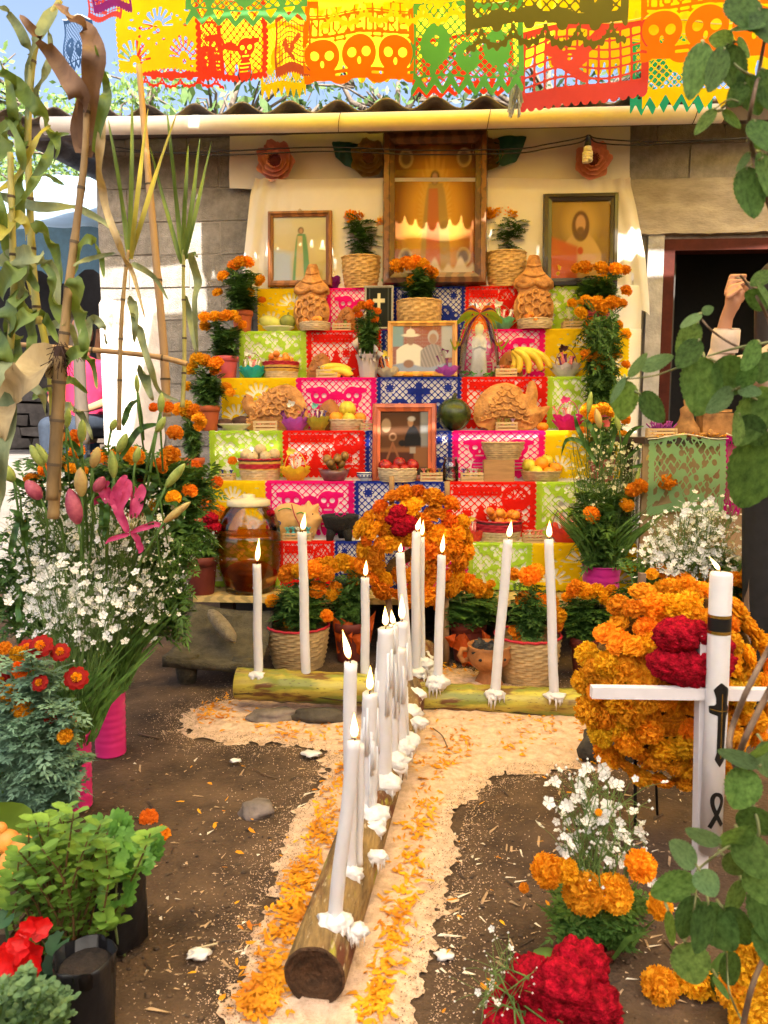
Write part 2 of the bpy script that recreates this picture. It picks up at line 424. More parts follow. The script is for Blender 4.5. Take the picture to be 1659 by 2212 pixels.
MB().box((dx0 + .1, .3, zD / 2), (.04, .42, zD - .1)).build('door_leaf', M('door_leaf', (.035, .03, .028), rough=.6), house)
# corrugated roof: its wavy front edge shows above the gutter
def roof():
 mb = MB(); n = 330; vs = []; zf = wl(830, 232, 4.72).z; wlx = .292
 for k, (ly, th) in enumerate(((-.36, 0), (2.4, 0), (2.4, .009), (-.36, .009))):
  for i in range(n + 1):
   x = -2.55 + 5.6 * i / n
   vs.append((x, ly, zf + .034 * math.sin(2 * PI * x / wlx + .8) + .1 * (ly + .36) + th + .006 * noise.noise(Vector((x * 2, 0, 0)))))
 k = n + 1; fs = []
 for r in range(4):
  for i in range(n): fs.append((r * k + i, ((r + 1) % 4) * k + i, ((r + 1) % 4) * k + i + 1, r * k + i + 1))
 mb.add(vs, fs, True)
 mb.build('roof_sheet', M('fibre_cement', (.16, .135, .115), rough=.95, var=.4, scale=9, bump=.5, bscale=60), house)
 MB().box((.3, -.28, zf - .075), (5.2, .05, .08)).build('roof_batten', M('batten', (.07, .05, .04)), house)
roof()
def gutter():
 P = [loc_of(house, atw(px, py, 4.63)) for px, py in ((95, 272), (300, 271), (600, 267), (900, 261), (1200, 254), (1400, 249), (1560, 245))]
 g = MB().tube(P, .051, 18).build('gutter', M('pvc', (.74, .70, .66), rough=.45, var=.08, scale=6), house)
 for px, py in ((735, 264), (1056, 257), (1500, 246)):
  c = loc_of(house, atw(px, py, 4.63)); pts = [c + Vector((.01 * math.sin(a), math.cos(a) * .055, math.sin(a) * .055)) for a in np.linspace(0, 2 * PI, 18)]
  MB().tube(pts, .002, 5).build('wire_tie', M('wire', (.05, .04, .03)), g)
gutter()
# ================================================================ shaded shed, terrace and tarp on the left
MB().box((-5.1, 9.9, .47), (6.3, 9, .96)).build('terrace', M('terrace', (.20, .18, .165), rough=.95, var=.3, scale=4, bump=.5))['kind'] = 'structure'
shed = thing('shed', (-3.6, 8.0, .95), 'dark shed wall of rough stone under the blue tarp', 'shed')
MB().box((-.4, .3, 1.0), (5.2, .2, 2.2)).build('wall', M('shed_wall', (.045, .045, .05), rough=.95, var=.3, scale=3, bump=.5), shed)
ms = M('shed_stone', (.10, .09, .085), rough=.95, var=.3, scale=9, bump=.6, ovar=.3)
for r in range(6):
 x = -2.6 + rnd(0, .2)
 while x < 1.2:
  wd = rnd(.22, .45); b = MB(); b.box((0, 0, 0), (wd - .02, .2, .115), jit=.02); b.build('stone', ms, shed, (x + wd / 2, .14, .07 + r * .125)); x += wd
tarp = thing('blue_tarp', at(100, 500, 5.6), 'pale blue tarp roof catching the sun behind the corn stalks', 'tarp')
def build_tarp():
 nx, ny = 26, 14; P = [[None] * (nx + 1) for _ in range(ny + 1)]; root = Vector(tarp.location)
 vs = []
 for j in range(ny + 1):
  t = j / ny
  for i in range(nx + 1):
   s = i / nx; px = -260 + 495 * s
   a = at(px, 512 + 7 * math.sin(s * 7) - 20 * s, 5.5); b = at(px, 388 + 10 * math.sin(s * 5), 8.2)
   p = a.lerp(b, t); p.z += .03 * noise.noise(Vector((s * 6, t * 5, 1))) - .06 * math.sin(PI * t); vs.append(p - root)
 mb = MB().add(vs, [(j * (nx + 1) + i, j * (nx + 1) + i + 1, (j + 1) * (nx + 1) + i + 1, (j + 1) * (nx + 1) + i) for j in range(ny) for i in range(nx)])
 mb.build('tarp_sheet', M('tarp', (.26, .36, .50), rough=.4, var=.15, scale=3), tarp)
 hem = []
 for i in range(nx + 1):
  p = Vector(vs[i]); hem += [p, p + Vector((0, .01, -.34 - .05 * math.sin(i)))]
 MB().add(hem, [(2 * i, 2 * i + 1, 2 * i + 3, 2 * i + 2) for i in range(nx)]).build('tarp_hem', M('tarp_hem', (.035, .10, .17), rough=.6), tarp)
 for px in (-120, 150):
  p = at(px, 600, 5.9); MB().tube([(p.x - root.x, p.y - root.y, .98 - root.z), (p.x - root.x, p.y - root.y, -.1)], .035, 8).build('post', M('tarp_post', (.10, .075, .05)), tarp)
build_tarp()
# ================================================================ trees beyond the roof
def leaf_cloud(mb, c, r, n, size, rg):
 for _ in range(n):
  d = Vector((rg.gauss(0, 1), rg.gauss(0, 1), rg.gauss(0, 1))).normalized() * (rg.random() ** .4)
  p = Vector(c) + Vector((d.x * r[0], d.y * r[1], d.z * r[2]))
  a = Vector((rg.gauss(0, 1), rg.gauss(0, 1), rg.gauss(0, 1) - .4)).normalized(); b = a.orthogonal().normalized(); s = size * rg.uniform(.6, 1.3)
  b.rotate(Matrix.Rotation(rg.uniform(0, 6.3), 3, a))
  mb.add([p, p + a * s * .5 + b * s * .22, p + a * s, p + a * s * .5 - b * s * .22], [(0, 1, 2, 3)], False)
def tree(name, label, base, hgt, clumps, leaf, n, mat, seed, trunk_r=.12):
 rg = random.Random(seed); root = thing(name, base, label, 'tree', 'trees beyond the roof')
 mb = MB(); top = Vector((0, 0, hgt))
 mb.tube([(0, 0, 0), (.08, .05, hgt * .35), (-.06, 0, hgt * .7), (0, 0, hgt)], [trunk_r * 1.2, trunk_r, trunk_r * .7, trunk_r * .25], 8)
 cr = MB()
 for c, r in clumps:
  c = Vector(c); st = Vector((0, 0, min(hgt * .9, max(hgt * .3, c.z - r[2] * 1.2))))
  mb.tube([st, st.lerp(c, .5) + Vector((rg.gauss(0, .15), 0, rg.gauss(0, .1))), c + Vector((0, 0, r[2] * .3))], [trunk_r * .5, trunk_r * .33, trunk_r * .12], 6)
  for _ in range(7):
   e = c + Vector((rg.gauss(0, .5) * r[0], rg.gauss(0, .5) * r[1], rg.gauss(0, .5) * r[2])); mb.tube([st.lerp(c, .6), e.lerp(c, .4), e], [trunk_r * .2, trunk_r * .12, trunk_r * .05], 4)
  leaf_cloud(cr, c, r, int(n * r[0] * r[2]), leaf, rg)
 mb.build('trunk', M('bark', (.13, .105, .085), rough=.95, var=.35, scale=12, bump=.6), root)
 cr.build('crown', mat, root)
ml1 = M('leaf_light', (.16, .30, .07), rough=.5, var=.4, scale=3, trans=.45, col2=(.26, .40, .12))
ml2 = M('leaf_mid', (.07, .15, .05), rough=.45, var=.45, scale=3, trans=.4, col2=(.13, .22, .07))
ml3 = M('leaf_dark', (.035, .075, .035), rough=.4, var=.45, scale=3, trans=.35, col2=(.08, .13, .05))
def clump(px, py, Y, rx, ry, base): p = at(px, py, Y) - Vector(base); s = S(p + Vector(base)); return (tuple(p), (rx * s, rx * s * .8, ry * s))
b = (-3.2, 10, 0); tree('feathery_tree', 'bright green feathery tree behind the corn stalks on the left', b, 5.2,
    [clump(70, 290, 10, 150, 110, b), clump(230, 250, 10, 110, 100, b), clump(-40, 180, 10, 90, 90, b), clump(330, 190, 10.3, 90, 90, b), clump(130, 420, 10, 110, 60, b)], .10, 1500, ml1, 1)
b = (-2.1, 9, 0); tree('broadleaf_tree', 'tree with dark broad leaves above the left of the roof', b, 4.6,
    [clump(480, 215, 9, 90, 40, b), clump(600, 190, 9, 80, 55, b), clump(400, 250, 9, 60, 40, b), clump(690, 235, 9, 70, 30, b), clump(560, 60, 9, 150, 70, b)], .18, 420, ml2, 2, .1)
b = (.2, 11, 0); tree('twiggy_tree', 'bare twiggy tree with sparse leaves above the middle of the roof', b, 6,
    [clump(800, 205, 11, 100, 60, b), clump(930, 180, 11, 90, 60, b), clump(700, 130, 11, 100, 70, b), clump(860, 60, 11, 160, 60, b)], .13, 480, ml2, 3)
b = (2.2, 10.5, 0); tree('thin_tree', 'thin grey branched tree above the right of the roof', b, 6,
    [clump(1040, 200, 10.5, 90, 55, b), clump(1180, 180, 10.5, 100, 60, b), clump(1340, 190, 10.5, 110, 60, b), clump(1480, 120, 10.5, 120, 80, b), clump(1100, 70, 10.5, 160, 70, b)], .13, 460, ml3, 4)
b = (-6.5, 15, 0); tree('distant_tree', 'hazy distant tree low in the gap at the left edge', b, 5.5,
    [clump(40, 370, 15, 160, 60, b), clump(200, 390, 15, 110, 50, b), clump(-120, 300, 15, 140, 110, b)], .14, 700, ml1, 5)
# ================================================================ cut-paper designs (papel picado)
GL = {'N': '10001 11001 10101 10011 10001 10001 10001', 'O': '01110 10001 10001 10001 10001 10001 01110', 'V': '10001 10001 10001 10001 10001 01010 00100',
    'I': '01110 00100 00100 00100 00100 00100 01110', 'E': '11111 10000 10000 11110 10000 10000 11111', 'M': '10001 11011 10101 10101 10001 10001 10001',
    'B': '11110 10001 10001 11110 10001 10001 11110', 'R': '11110 10001 10001 11110 10100 10010 10001'}
mx, mn = np.maximum, np.minimum
def circ(X, Y, x, y, r): return r - np.hypot(X - x, Y - y)
def ell(X, Y, x, y, a, b): return (1 - np.hypot((X - x) / a, (Y - y) / b)) * min(a, b)
def rect(X, Y, x0, x1, y0, y1): return mn(mn(X - x0, x1 - X), mn(Y - y0, y1 - Y))
def bars(U, p, w): return w / 2 - np.abs((U / p) % 1 - .5) * p
def lattice(X, Y, p, w): return mx(bars(X + Y, p, w), bars(X - Y, p, w))
def sqgrid(X, Y, p, w): return mx(bars(X, p, w), bars(Y, p, w))
def seg(X, Y, x0, y0, x1, y1, r):
 ex, ey = x1 - x0, y1 - y0; t = np.clip(((X - x0) * ex + (Y - y0) * ey) / (ex * ex + ey * ey), 0, 1)
 return r - np.hypot(X - x0 - ex * t, Y - y0 - ey * t)
def skull(X, Y, x, y, r):
 s = mx(circ(X, Y, x, y, r), rect(X, Y, x - r * .6, x + r * .6, y - r * 1.25, y))
 for d in (-.42, .42): s = mn(s, -circ(X, Y, x + d * r, y + .05 * r, r * .26))
 s = mn(s, -ell(X, Y, x, y - .4 * r, r * .11, r * .2))
 return mn(s, -rect(X, Y, x - r * .42, x + r * .42, y - r * .95, y - r * .78))
def fan(X, Y, x, y, r, n=7, up=1):
 dx, dy = X - x, (Y - y) * up; a = np.arctan2(dx, dy); q = np.hypot(dx, dy)
 sp = np.abs(((a / (PI * 1.1) * n) % 1) - .5) * q * .45 - .010
 hole = mn(mn(sp, r * .82 - q), q - r * .3)
 return mx(mn(circ(X, Y, x, y, r), -hole), -9)
def flower(X, Y, x, y, r):
 s = circ(X, Y, x, y, r * .35)
 for k in range(6): s = mx(s, mn(ell(X, Y, x + r * .6 * math.cos(k * 1.047), y + r * .6 * math.sin(k * 1.047), r * .3, r * .3), -circ(X, Y, x + r * .62 * math.cos(k * 1.047), y + r * .62 * math.sin(k * 1.047), r * .13)))
 return s
def edge(X, Y, a, sc=.028, b=.045, bottom=True):
 """outer outline with scalloped sides, and the solid band inside it"""
 inn = rect(X, Y, -.5 + sc, .5 - sc, sc if bottom else 0, a + 1)
 n1 = max(6, int(a / (sc * 2.2))); out = inn
 ph = ((Y / (a / n1)) % 1 - .5) * a / n1; out = mx(out, sc * .95 - np.hypot(np.abs(X) - (.5 - sc), ph))
 if bottom:
  n2 = int(1 / (sc * 2.2)); px = (((X + .5) * n2) % 1 - .5) / n2; out = mx(out, mn(sc * .95 - np.hypot(px, Y - sc), .5 - np.abs(X)))
 band = mx(mx(np.abs(X) - (.5 - sc - b), (sc + b) - Y), Y - (a - b * .5))
 return out, band
def D_skulls(X, Y, a=.62):
 o, b = edge(X, Y, a); f = mx(b, lattice(X, Y, .085, .017))
 for s in (-1, 1):
  x = s * .2; m = ell(X, Y, x, .13, .085, .15); ribs = mn(bars(Y, .045, .017), .07 - np.abs(X - x))
  m = mn(m, -mn(mn(ribs, Y - .08), .24 - Y)); f = mn(f, -(ell(X, Y, x, .13, .1, .165))); f = mx(f, m)
  f = mn(f, -circ(X, Y, x, .40, .125)); f = mx(f, skull(X, Y, x, .40, .115)); f = mx(f, ell(X, Y, x + s * .09, .47, .09, .035))
 f = mx(f, mn(circ(X, Y, 0, .34, .12), Y - .36)); f = mx(f, rect(X, Y, -.008, .008, .2, .36))
 return mn(o, f)
def D_banner(X, Y, a=.62):
 o, b = edge(X, Y, a); f = mx(b, lattice(X, Y, .085, .017))
 f = mx(f, mn(rect(X, Y, -.40, .12, .47, .57), -mn(.009 - np.hypot((X / .045 % 1 - .5) * .045, Y - .505), .09 - X)))
 f = mx(f, mn(circ(X, Y, .27, .43, .15), -mn(mn(circ(X, Y, .27, .43, .115), -bars(np.arctan2(X - .27, Y - .43), .55, .12)), Y - .43)))
 f = mx(f, mn(rect(X, Y, -.42, .42, .06, .17 + .0), -(.010 - np.abs(Y - .13 - .012 * np.sin(X * 40)))))
 for x, y, r in ((-.25, .27, .08), (.03, .33, .075), (.30, .25, .07)): f = mx(mn(f, -circ(X, Y, x, y, r)), flower(X, Y, x, y, r))
 for x in (-.1, .12): f = mx(f, mx(circ(X, Y, x, .33, .03), mn(np.abs(Y - .22) * -1 + .09, .07 - np.abs(X - x) - (Y - .2) * .4)))
 return mn(o, f)
def D_cross(X, Y, a=.62):
 o, b = edge(X, Y, a, .022, .03); f = mx(b, lattice(X, Y, .075, .016))
 f = mx(f, mx(rect(X, Y, -.035, .035, .16, .56), rect(X, Y, -.13, .13, .42, .49)))
 for x, y, r in ((-.34, .5, .07), (.34, .5, .07)): f = mx(mn(f, -circ(X, Y, x, y, r)), flower(X, Y, x, y, r))
 for s in (-1, 1):
  f = mx(f, mn(circ(X, Y, s * .22, .26, .105), -circ(X, Y, s * .22, .26, .06))); f = mx(f, seg(X, Y, s * .3, .12, s * .16, .33, .02)); f = mx(f, mn(circ(X, Y, s * .36, .22, .06), -circ(X, Y, s * .37, .23, .028)))
  f = mx(f, rect(X, Y, s * .36 - .02, s * .36 + .02, .03, .2))
 f = mx(f, mn(rect(X, Y, -.42, .42, .04, .12), -(.012 - np.abs(Y - .085 - .02 * np.sin(X * 30)))))
 return mn(o, f)
def D_swirl(X, Y, a=.62):
 o, b = edge(X, Y, a, .02, .06); q = np.sin(X * 14 + 3 * np.sin(Y * 11)) * np.cos(Y * 15 + 2 * np.sin(X * 9))
 f = mx(mx(b, (q - .05) * .06), mn(lattice(X, Y, .085, .018), Y - .12)); f = mn(f, -mn((np.abs(np.sin(X * 23 + Y * 7) * np.sin(Y * 29 - X * 5)) - .72) * .05, o - .06))
 return mn(o, f)
def D_fans(X, Y, a=.62):
 o, b = edge(X, Y, a, .02, .05); f = o
 for x, y in ((-.3, .12), (.3, .12), (0, .38)):
  dx, dy = X - x, Y - y; an = np.arctan2(dx, dy); q = np.hypot(dx, dy)
  f = mn(f, -mn(mn(.010 + q * .06 - np.abs(((an / .45) % 1) - .5) * .45 * q, q - .06), mn(.19 - q, Y - y)))
  f = mn(f, -circ(X, Y, x, y - .03, .024))
 for k in range(26):
  rg = random.Random(k); f = mn(f, -ell(X, Y, rg.uniform(-.42, .42), rg.uniform(.05, .57), rg.uniform(.012, .03), rg.uniform(.008, .016)))
 return mn(f, o)
def letters(X, Y, txt, x0, x1, y0, y1, f):
 n = len(txt); wd = (x1 - x0) / n
 for k, ch in enumerate(txt):
  for r, row in enumerate(GL[ch].split()):
   for c, bit in enumerate(row):
    if bit == '1':
     xx = x0 + k * wd + wd * .1 + c * wd * .8 / 5; yy = y1 - (r + 1) * (y1 - y0) / 7
     f = mx(f, rect(X, Y, xx - .001, xx + wd * .16 + .001, yy - .001, yy + (y1 - y0) / 7 + .001))
 return f
def D_november(X, Y, a=.78):
 out = rect(X, Y, -.5, .5, .04, a + .1); px = ((X * 3) % 1 - .5) / 3; out = mx(out, circ(px, Y, 0, .13, .13))
 f = mx(np.abs(X) - .455, Y - a + .05); f = mx(f, sqgrid(X, Y, .085, .014))
 f = mn(f, -rect(X, Y, -.45, .45, .44, .60)); f = letters(X, Y, 'NOVIEMBRE', -.45, .45, .44, .60, f); f = mx(f, rect(X, Y, -.5, .5, .60, .62)); f = mx(f, rect(X, Y, -.5, .5, .415, .44))
 for x in (-.333, 0, .333): f = mx(mn(f, -circ(X, Y, x, .25, .17)), skull(X, Y, x, .25, .155))
 f = mx(f, mn(.13 - Y, .5 - np.abs(X)) * (1)); f = mn(f, -mn(mn(.055 - np.abs(((X * 3) % 1 - .5) / 3), .012 - np.abs(Y - .09)), out))
 return mn(out, f)
def D_grid(X, Y, a=.72):
 out = mx(rect(X, Y, -.5, .5, .03, a + .1), mn(.03 - np.hypot(((X * 14) % 1 - .5) / 14, Y - .03), .5 - np.abs(X)))
 f = mx(mx(np.abs(X) - .45, .15 - Y), Y - a + .05); f = mx(f, sqgrid(X, Y + .02 * np.sin(X * 9), .082, .017))
 m = mx(ell(X, Y, -.1, .36, .14, .08), seg(X, Y, .0, .42, .16, .6, .045)); m = mx(m, circ(X, Y, -.22, .47, .07)); m = mx(m, seg(X, Y, -.12, .3, .02, .2, .035))
 f = mx(f, mn(m, -mn(circ(X, Y, -.1, .38, .03), out)))
 return mn(out, f)
def D_lace(X, Y, a=.5):
 """fans hanging from the lower edge"""
 out = rect(X, Y, -.5, .5, .16, a + .1); ph = ((X * 5) % 1 - .5) / 5; fn_ = circ(ph, Y, 0, .13, .105)
 an = np.arctan2(ph, -(Y - .15)); q = np.hypot(ph, Y - .15); out = mx(out, mn(fn_ + .010 * np.cos(an * 14), .5 - np.abs(X)))
 hole = mn(mn(.006 + q * .09 - np.abs(((an / .42 + .5) % 1) - .5) * .42 * q, q - .035), mn(.09 - q, .15 - Y))
 f = mx(mx(np.abs(X) - .45, .21 - Y), Y - a + .03); f = mx(f, lattice(X, Y, .07, .014))
 for x, y, r in ((-.36, .33, .07), (-.2, .28, .05), (-.22, .42, .06), (-.02, .33, .06), (.3, .36, .001)): f = mx(mn(f, -circ(X, Y, x, y, r)), flower(X, Y, x, y, r))
 f = mx(f, mn(mx(rect(X, Y, .2, .4, .22, .36), circ(X, Y, .3, .36, .1)), -mx(rect(X, Y, .29, .31, .26, .4), rect(X, Y, .265, .335, .34, .36))))
 return mn(out, mx(mn(f, mx(Y - .15, -1)), mn(fn_, -hole)) if False else mn(mx(f, fn_), -hole))
def D_loops(X, Y, a=.72):
 out = rect(X, Y, -.5, .5, .1, a + .1); px = ((X * 7) % 1 - .5) / 7; tri = mn(.075 - np.abs(px) - (.1 - Y) * .9, Y); out = mx(out, mn(tri, .5 - np.abs(X)))
 f = mx(mx(np.abs(X) - .45, .17 - Y), Y - a + .05); f = mx(f, lattice(X, Y, .075, .016)); f = mn(f, -mn(mn(.035 - np.abs(px) - (.13 - Y) * .6, Y - .06), .155 - Y))
 for x, y, r in ((-.28, .42, .13), (.0, .33, .1), (.26, .42, .12)): f = mx(f, mn(ell(X, Y, x, y, r, r * 1.3), -mn(circ(X, Y, x, y + .03, r * .35), circ(X, Y, x + r * .2, y, r))))
 f = mx(f, seg(X, Y, -.3, .2, -.2, .5, .03)); f = mx(f, seg(X, Y, .3, .2, .22, .5, .03))
 return mn(out, f)
def D_plain(X, Y, a=.9):
 px = ((X * 6) % 1 - .5) / 6; out = mx(rect(X, Y, -.5, .5, .07, a + .2), mn(circ(px, Y, 0, .075, .07), .5 - np.abs(X)))
 return out
def D_zig(X, Y, a=.72):
 px = np.abs(((X * 7) % 1) - .5) / 7; out = rect(X, Y, -.5, .5, .12, a + .1); out = mx(out, mn(Y - .01 - px * 1.5, .5 - np.abs(X)))
 f = mx(mx(np.abs(X) - .45, mn(.17 - Y, 1)), Y - a + .05); f = mx(f, lattice(X, Y, .07, .014)); f = mx(f, mn(circ(X, Y, -.15, .42, .14), -circ(X, Y, -.15, .42, .05)))
 return mn(out, mx(f, mn(.035 - np.abs(Y - .06 - px * 1.5), 1)))
PAP = {}
def paper_col(name, c, tr=.6): return M('paper_' + name, c, rough=.75, var=.08, scale=6, trans=tr, spec=.15)
PC = {'yellow': paper_col('yellow', (.93, .70, .012)), 'green': paper_col('green', (.52, .76, .08)), 'red': paper_col('red', (.80, .022, .012)), 'pink': paper_col('pink', (.86, .012, .26)),
    'blue': paper_col('blue', (.022, .045, .36)), 'orange': paper_col('orange', (.92, .20, .008)), 'rose': paper_col('rose', (.62, .075, .10)), 'leaf green': paper_col('leafgreen', (.10, .42, .13)),
    'olive': paper_col('olive', (.13, .12, .012), .35), 'teal': paper_col('teal', (.03, .52, .42)), 'purple': paper_col('purple', (.25, .03, .30)), 'brown red': paper_col('brownred', (.48, .10, .05)),
    'navy': paper_col('navy', (.02, .05, .12)), 'scarlet': paper_col('scarlet', (.88, .055, .03)), 'magenta': paper_col('magenta', (.60, .01, .28)), 'mint': paper_col('mint', (.34, .62, .30))}
def sheet_mesh(design, a, col, curl, fold=0.0, nx=96):
 """unit-wide cut sheet, hanging in the xz plane; fold > 0 lays the top strip back over a step"""
 key = (design.__name__, a)
 if key not in PAP: PAP[key] = march(lambda X, Y: design(X, Y, a), -.5, .5, 0, a + .12, nx, int(nx * (a + .12)))
 V, FA = PAP[key]; return V, FA
def paper(name, label, px0, px1, py0, py1, Y, col, design, a, seed=0, sway=.012, turn=0.0, group='papel picado strung overhead'):
 """a hanging sheet; py1 is its lower edge"""
 P = at((px0 + px1) / 2, py1, Y); s = S(P); wd = (px1 - px0) * s; hg = (py1 - py0) * s
 root = thing(name, P, label, 'paper banner', group, rz=TROT + turn)
 V, FA = sheet_mesh(design, a, col, 0); k = hg / a; q = random.Random(seed); ph = q.uniform(0, 6)
 vs = [(x * wd * (1 + .02 * math.sin(z * 5)), sway * wd * 3 * math.sin(x * 5 + ph + z * 1.5) * (1 - z / (a + .2)) + .01 * math.sin(z * 9 + ph), z * k + .012 * math.sin(x * 7 + ph)) for x, z in V if True]
 keep = [f for f in FA if all(V[i][1] <= a + .001 for i in f)]
 MB().add(vs, keep).build('cut_sheet', PC[col], root)
 MB().tube([(x * wd, .0, hg + .012 * math.sin(x * 7 + ph) + .002) for x in np.linspace(-.52, .52, 9)], .0022, 5).build('string', M('string', (.7, .66, .55)), root)
 return root
# ================================================================ the stepped altar
TYs = [3.80, 3.98, 4.16, 4.34, 4.52, 4.70, 4.88]      # bench, then steps one to six
TPX = [1292, 1172, 1041, 931, 816, 714, 622]
TZ = [at(CX, y, Y).z for y, Y in zip(TPX, TYs)]
TL = [430, 425, 432, 452, 478, 516, 556]; TR_ = [1378, 1376, 1374, 1376, 1380, 1386, 1388]
ORD = ['bench', 'lowest step', 'second step', 'third step', 'fourth step', 'fifth step', 'top step']
def tp(px, k, back=0.05, dz=0.0):
 z = TZ[k] + dz; X = 0.0
 for _ in range(6):
  Y = TYs[k] + back - TA * X; X = (px - CX) / F * (Y * CP + (H - z) * SP)
 return Vector((X, Y, z))
altar = thing('stepped_altar', tp(CX, 0, 0, -TZ[0]), 'stepped altar of six tiers covered in white cloth', 'altar', rz=TROT)
M_cloth = M('white_cloth', (.80, .78, .74), rough=.85, var=.04, scale=5, bump=.15, bscale=14, sheen=.2)
for k in range(1, 7):
 a, b = loc_of(altar, tp(TL[k], k, 0)), loc_of(altar, tp(TR_[k], k, 0)); z0 = 0.32 if k > 1 else TZ[0] + .022
 back = loc_of(altar, tp(CX, 6, .33)).y; mb = MB(); nx = 40
 def yy(x, z): return a.y + .003 * noise.noise(Vector((x * 6, z * 6, k)))
 rows = [(0, z0), (0, (z0 + TZ[k]) / 2), (0, TZ[k] - .012), (.004, TZ[k] - .003), (.012, TZ[k]), (back - a.y, TZ[k])]
 zz = TZ[k] - TZ[0]; vs = []
 for dy, z in rows:
  for i in range(nx + 1):
   x = a.x + (b.x - a.x) * i / nx; fl = .012 * (TZ[k] - z) * math.sin(i * 1.3 + k) if z < TZ[k] - .02 else 0
   vs.append((x, yy(x, z) + dy - abs(fl) + k * .0005, z))
 n1 = nx + 1; fs = [(r * n1 + i, r * n1 + i + 1, (r + 1) * n1 + i + 1, (r + 1) * n1 + i) for r in range(5) for i in range(nx)]
 m = len(vs); vs += [(a.x, back, z0), (b.x, back, z0)]
 fs += [(0, *[r * n1 for r in range(1, 6)], m)[::-1], (nx, *[r * n1 + nx for r in range(1, 6)], m + 1)]
 mb.add(vs, fs); mb.build('cloth_step', M_cloth, altar)
m_pine = M('pine', (.60, .42, .16), rough=.6, var=.2, scale=8, stretch=(1, 8, 8), wood=True)
a, b = loc_of(altar, tp(418, 0, -.02)), loc_of(altar, tp(1385, 0, -.02))
MB().box(((a.x + b.x) / 2, .28, TZ[0] - .012), (b.x - a.x, .62, .032)).build('bench_board', m_pine, altar)
for x in (a.x + .15, -.35, .35, b.x - .15):
 MB().box((x, .1, (TZ[0] - .03) / 2), (.07, .07, TZ[0] - .03)).build('leg', M('dark_wood', (.05, .035, .025)), altar)
MB().box(((a.x + b.x) / 2, .62, .15), (b.x - a.x, .04, .3)).build('back_panel', M('dark_back', (.03, .022, .018)), altar)
# paper sheets over the front of each step, listed from the left
ROWS = {6: [('yellow', 557, 703, D_fans), ('pink', 706, 848, D_skulls), ('blue', 851, 1003, D_cross), ('red', 1006, 1118, D_banner), ('green', 1121, 1262, D_swirl)],
  5: [('green', 517, 660, D_swirl), ('red', 663, 822, D_banner), ('blue', 825, 994, D_cross), ('pink', 997, 1176, D_skulls), ('yellow', 1179, 1358, D_fans)],
  4: [('yellow', 479, 638, D_fans), ('pink', 641, 812, D_skulls), ('blue', 815, 995, D_cross), ('red', 998, 1181, D_banner), ('green', 1184, 1330, D_swirl)],
  3: [('green', 453, 609, D_swirl), ('red', 612, 787, D_banner), ('blue', 790, 975, D_cross), ('pink', 978, 1176, D_skulls), ('yellow', 1179, 1345, D_fans)],
  2: [('yellow', 434, 572, D_fans), ('pink', 575, 764, D_skulls), ('blue', 767, 959, D_cross), ('red', 962, 1157, D_banner), ('green', 1160, 1330, D_swirl)],
  1: [('green', 428, 602, D_swirl), ('red', 605, 721, D_banner), ('blue', 724, 860, D_cross), ('pink', 863, 1010, D_skulls), ('green', 1013, 1148, D_swirl), ('yellow', 1151, 1373, D_fans)]}
def altar_papers():
 for k, row in ROWS.items():
  zlow = TZ[k - 1] + .012; hg = TZ[k] - zlow
  for i, (col, x0, x1, D) in enumerate(row):
   a, b = tp(x0, k), tp(x1, k); wd = (b - a).length; c = tp((x0 + x1) / 2, k, -.006); wd *= 1.015
   side = {0: 'leftmost', len(row) - 1: 'rightmost'}.get(i, 'in the middle' if i == 2 else ('second from the left' if i == 1 else 'right of the blue one' if i == 3 else 'second from the right'))
   o = thing('papel_picado', Vector((c.x, c.y, zlow)), f'{col} cut paper over the front of the {ORD[k]}, {side}', 'paper banner', 'cut papers on the altar steps', rz=TROT)
   a_ = .62; V, FA = sheet_mesh(D, a_, col, 0); kk = hg / a_; vs = []
   for x, z in V:
    zz = z * kk; y = -.003 - .006 * (.5 + noise.noise(Vector((x * 5 + i * 3.1, z * 4, k)))) - .003 * abs(noise.noise(Vector((x * 16, z * 13, i + k)))) - .012 * max(0, noise.noise(Vector((x * 3, i, k * 2.3)))) * (1 - z / a_) ** 2
    if zz > hg: y += (zz - hg) + .008; zz = hg + .003
    elif zz > hg - .01: y += .0
    vs.append((x * wd, y, zz))
   MB().add(vs, FA).build('cut_sheet', PC[col], o)
altar_papers()
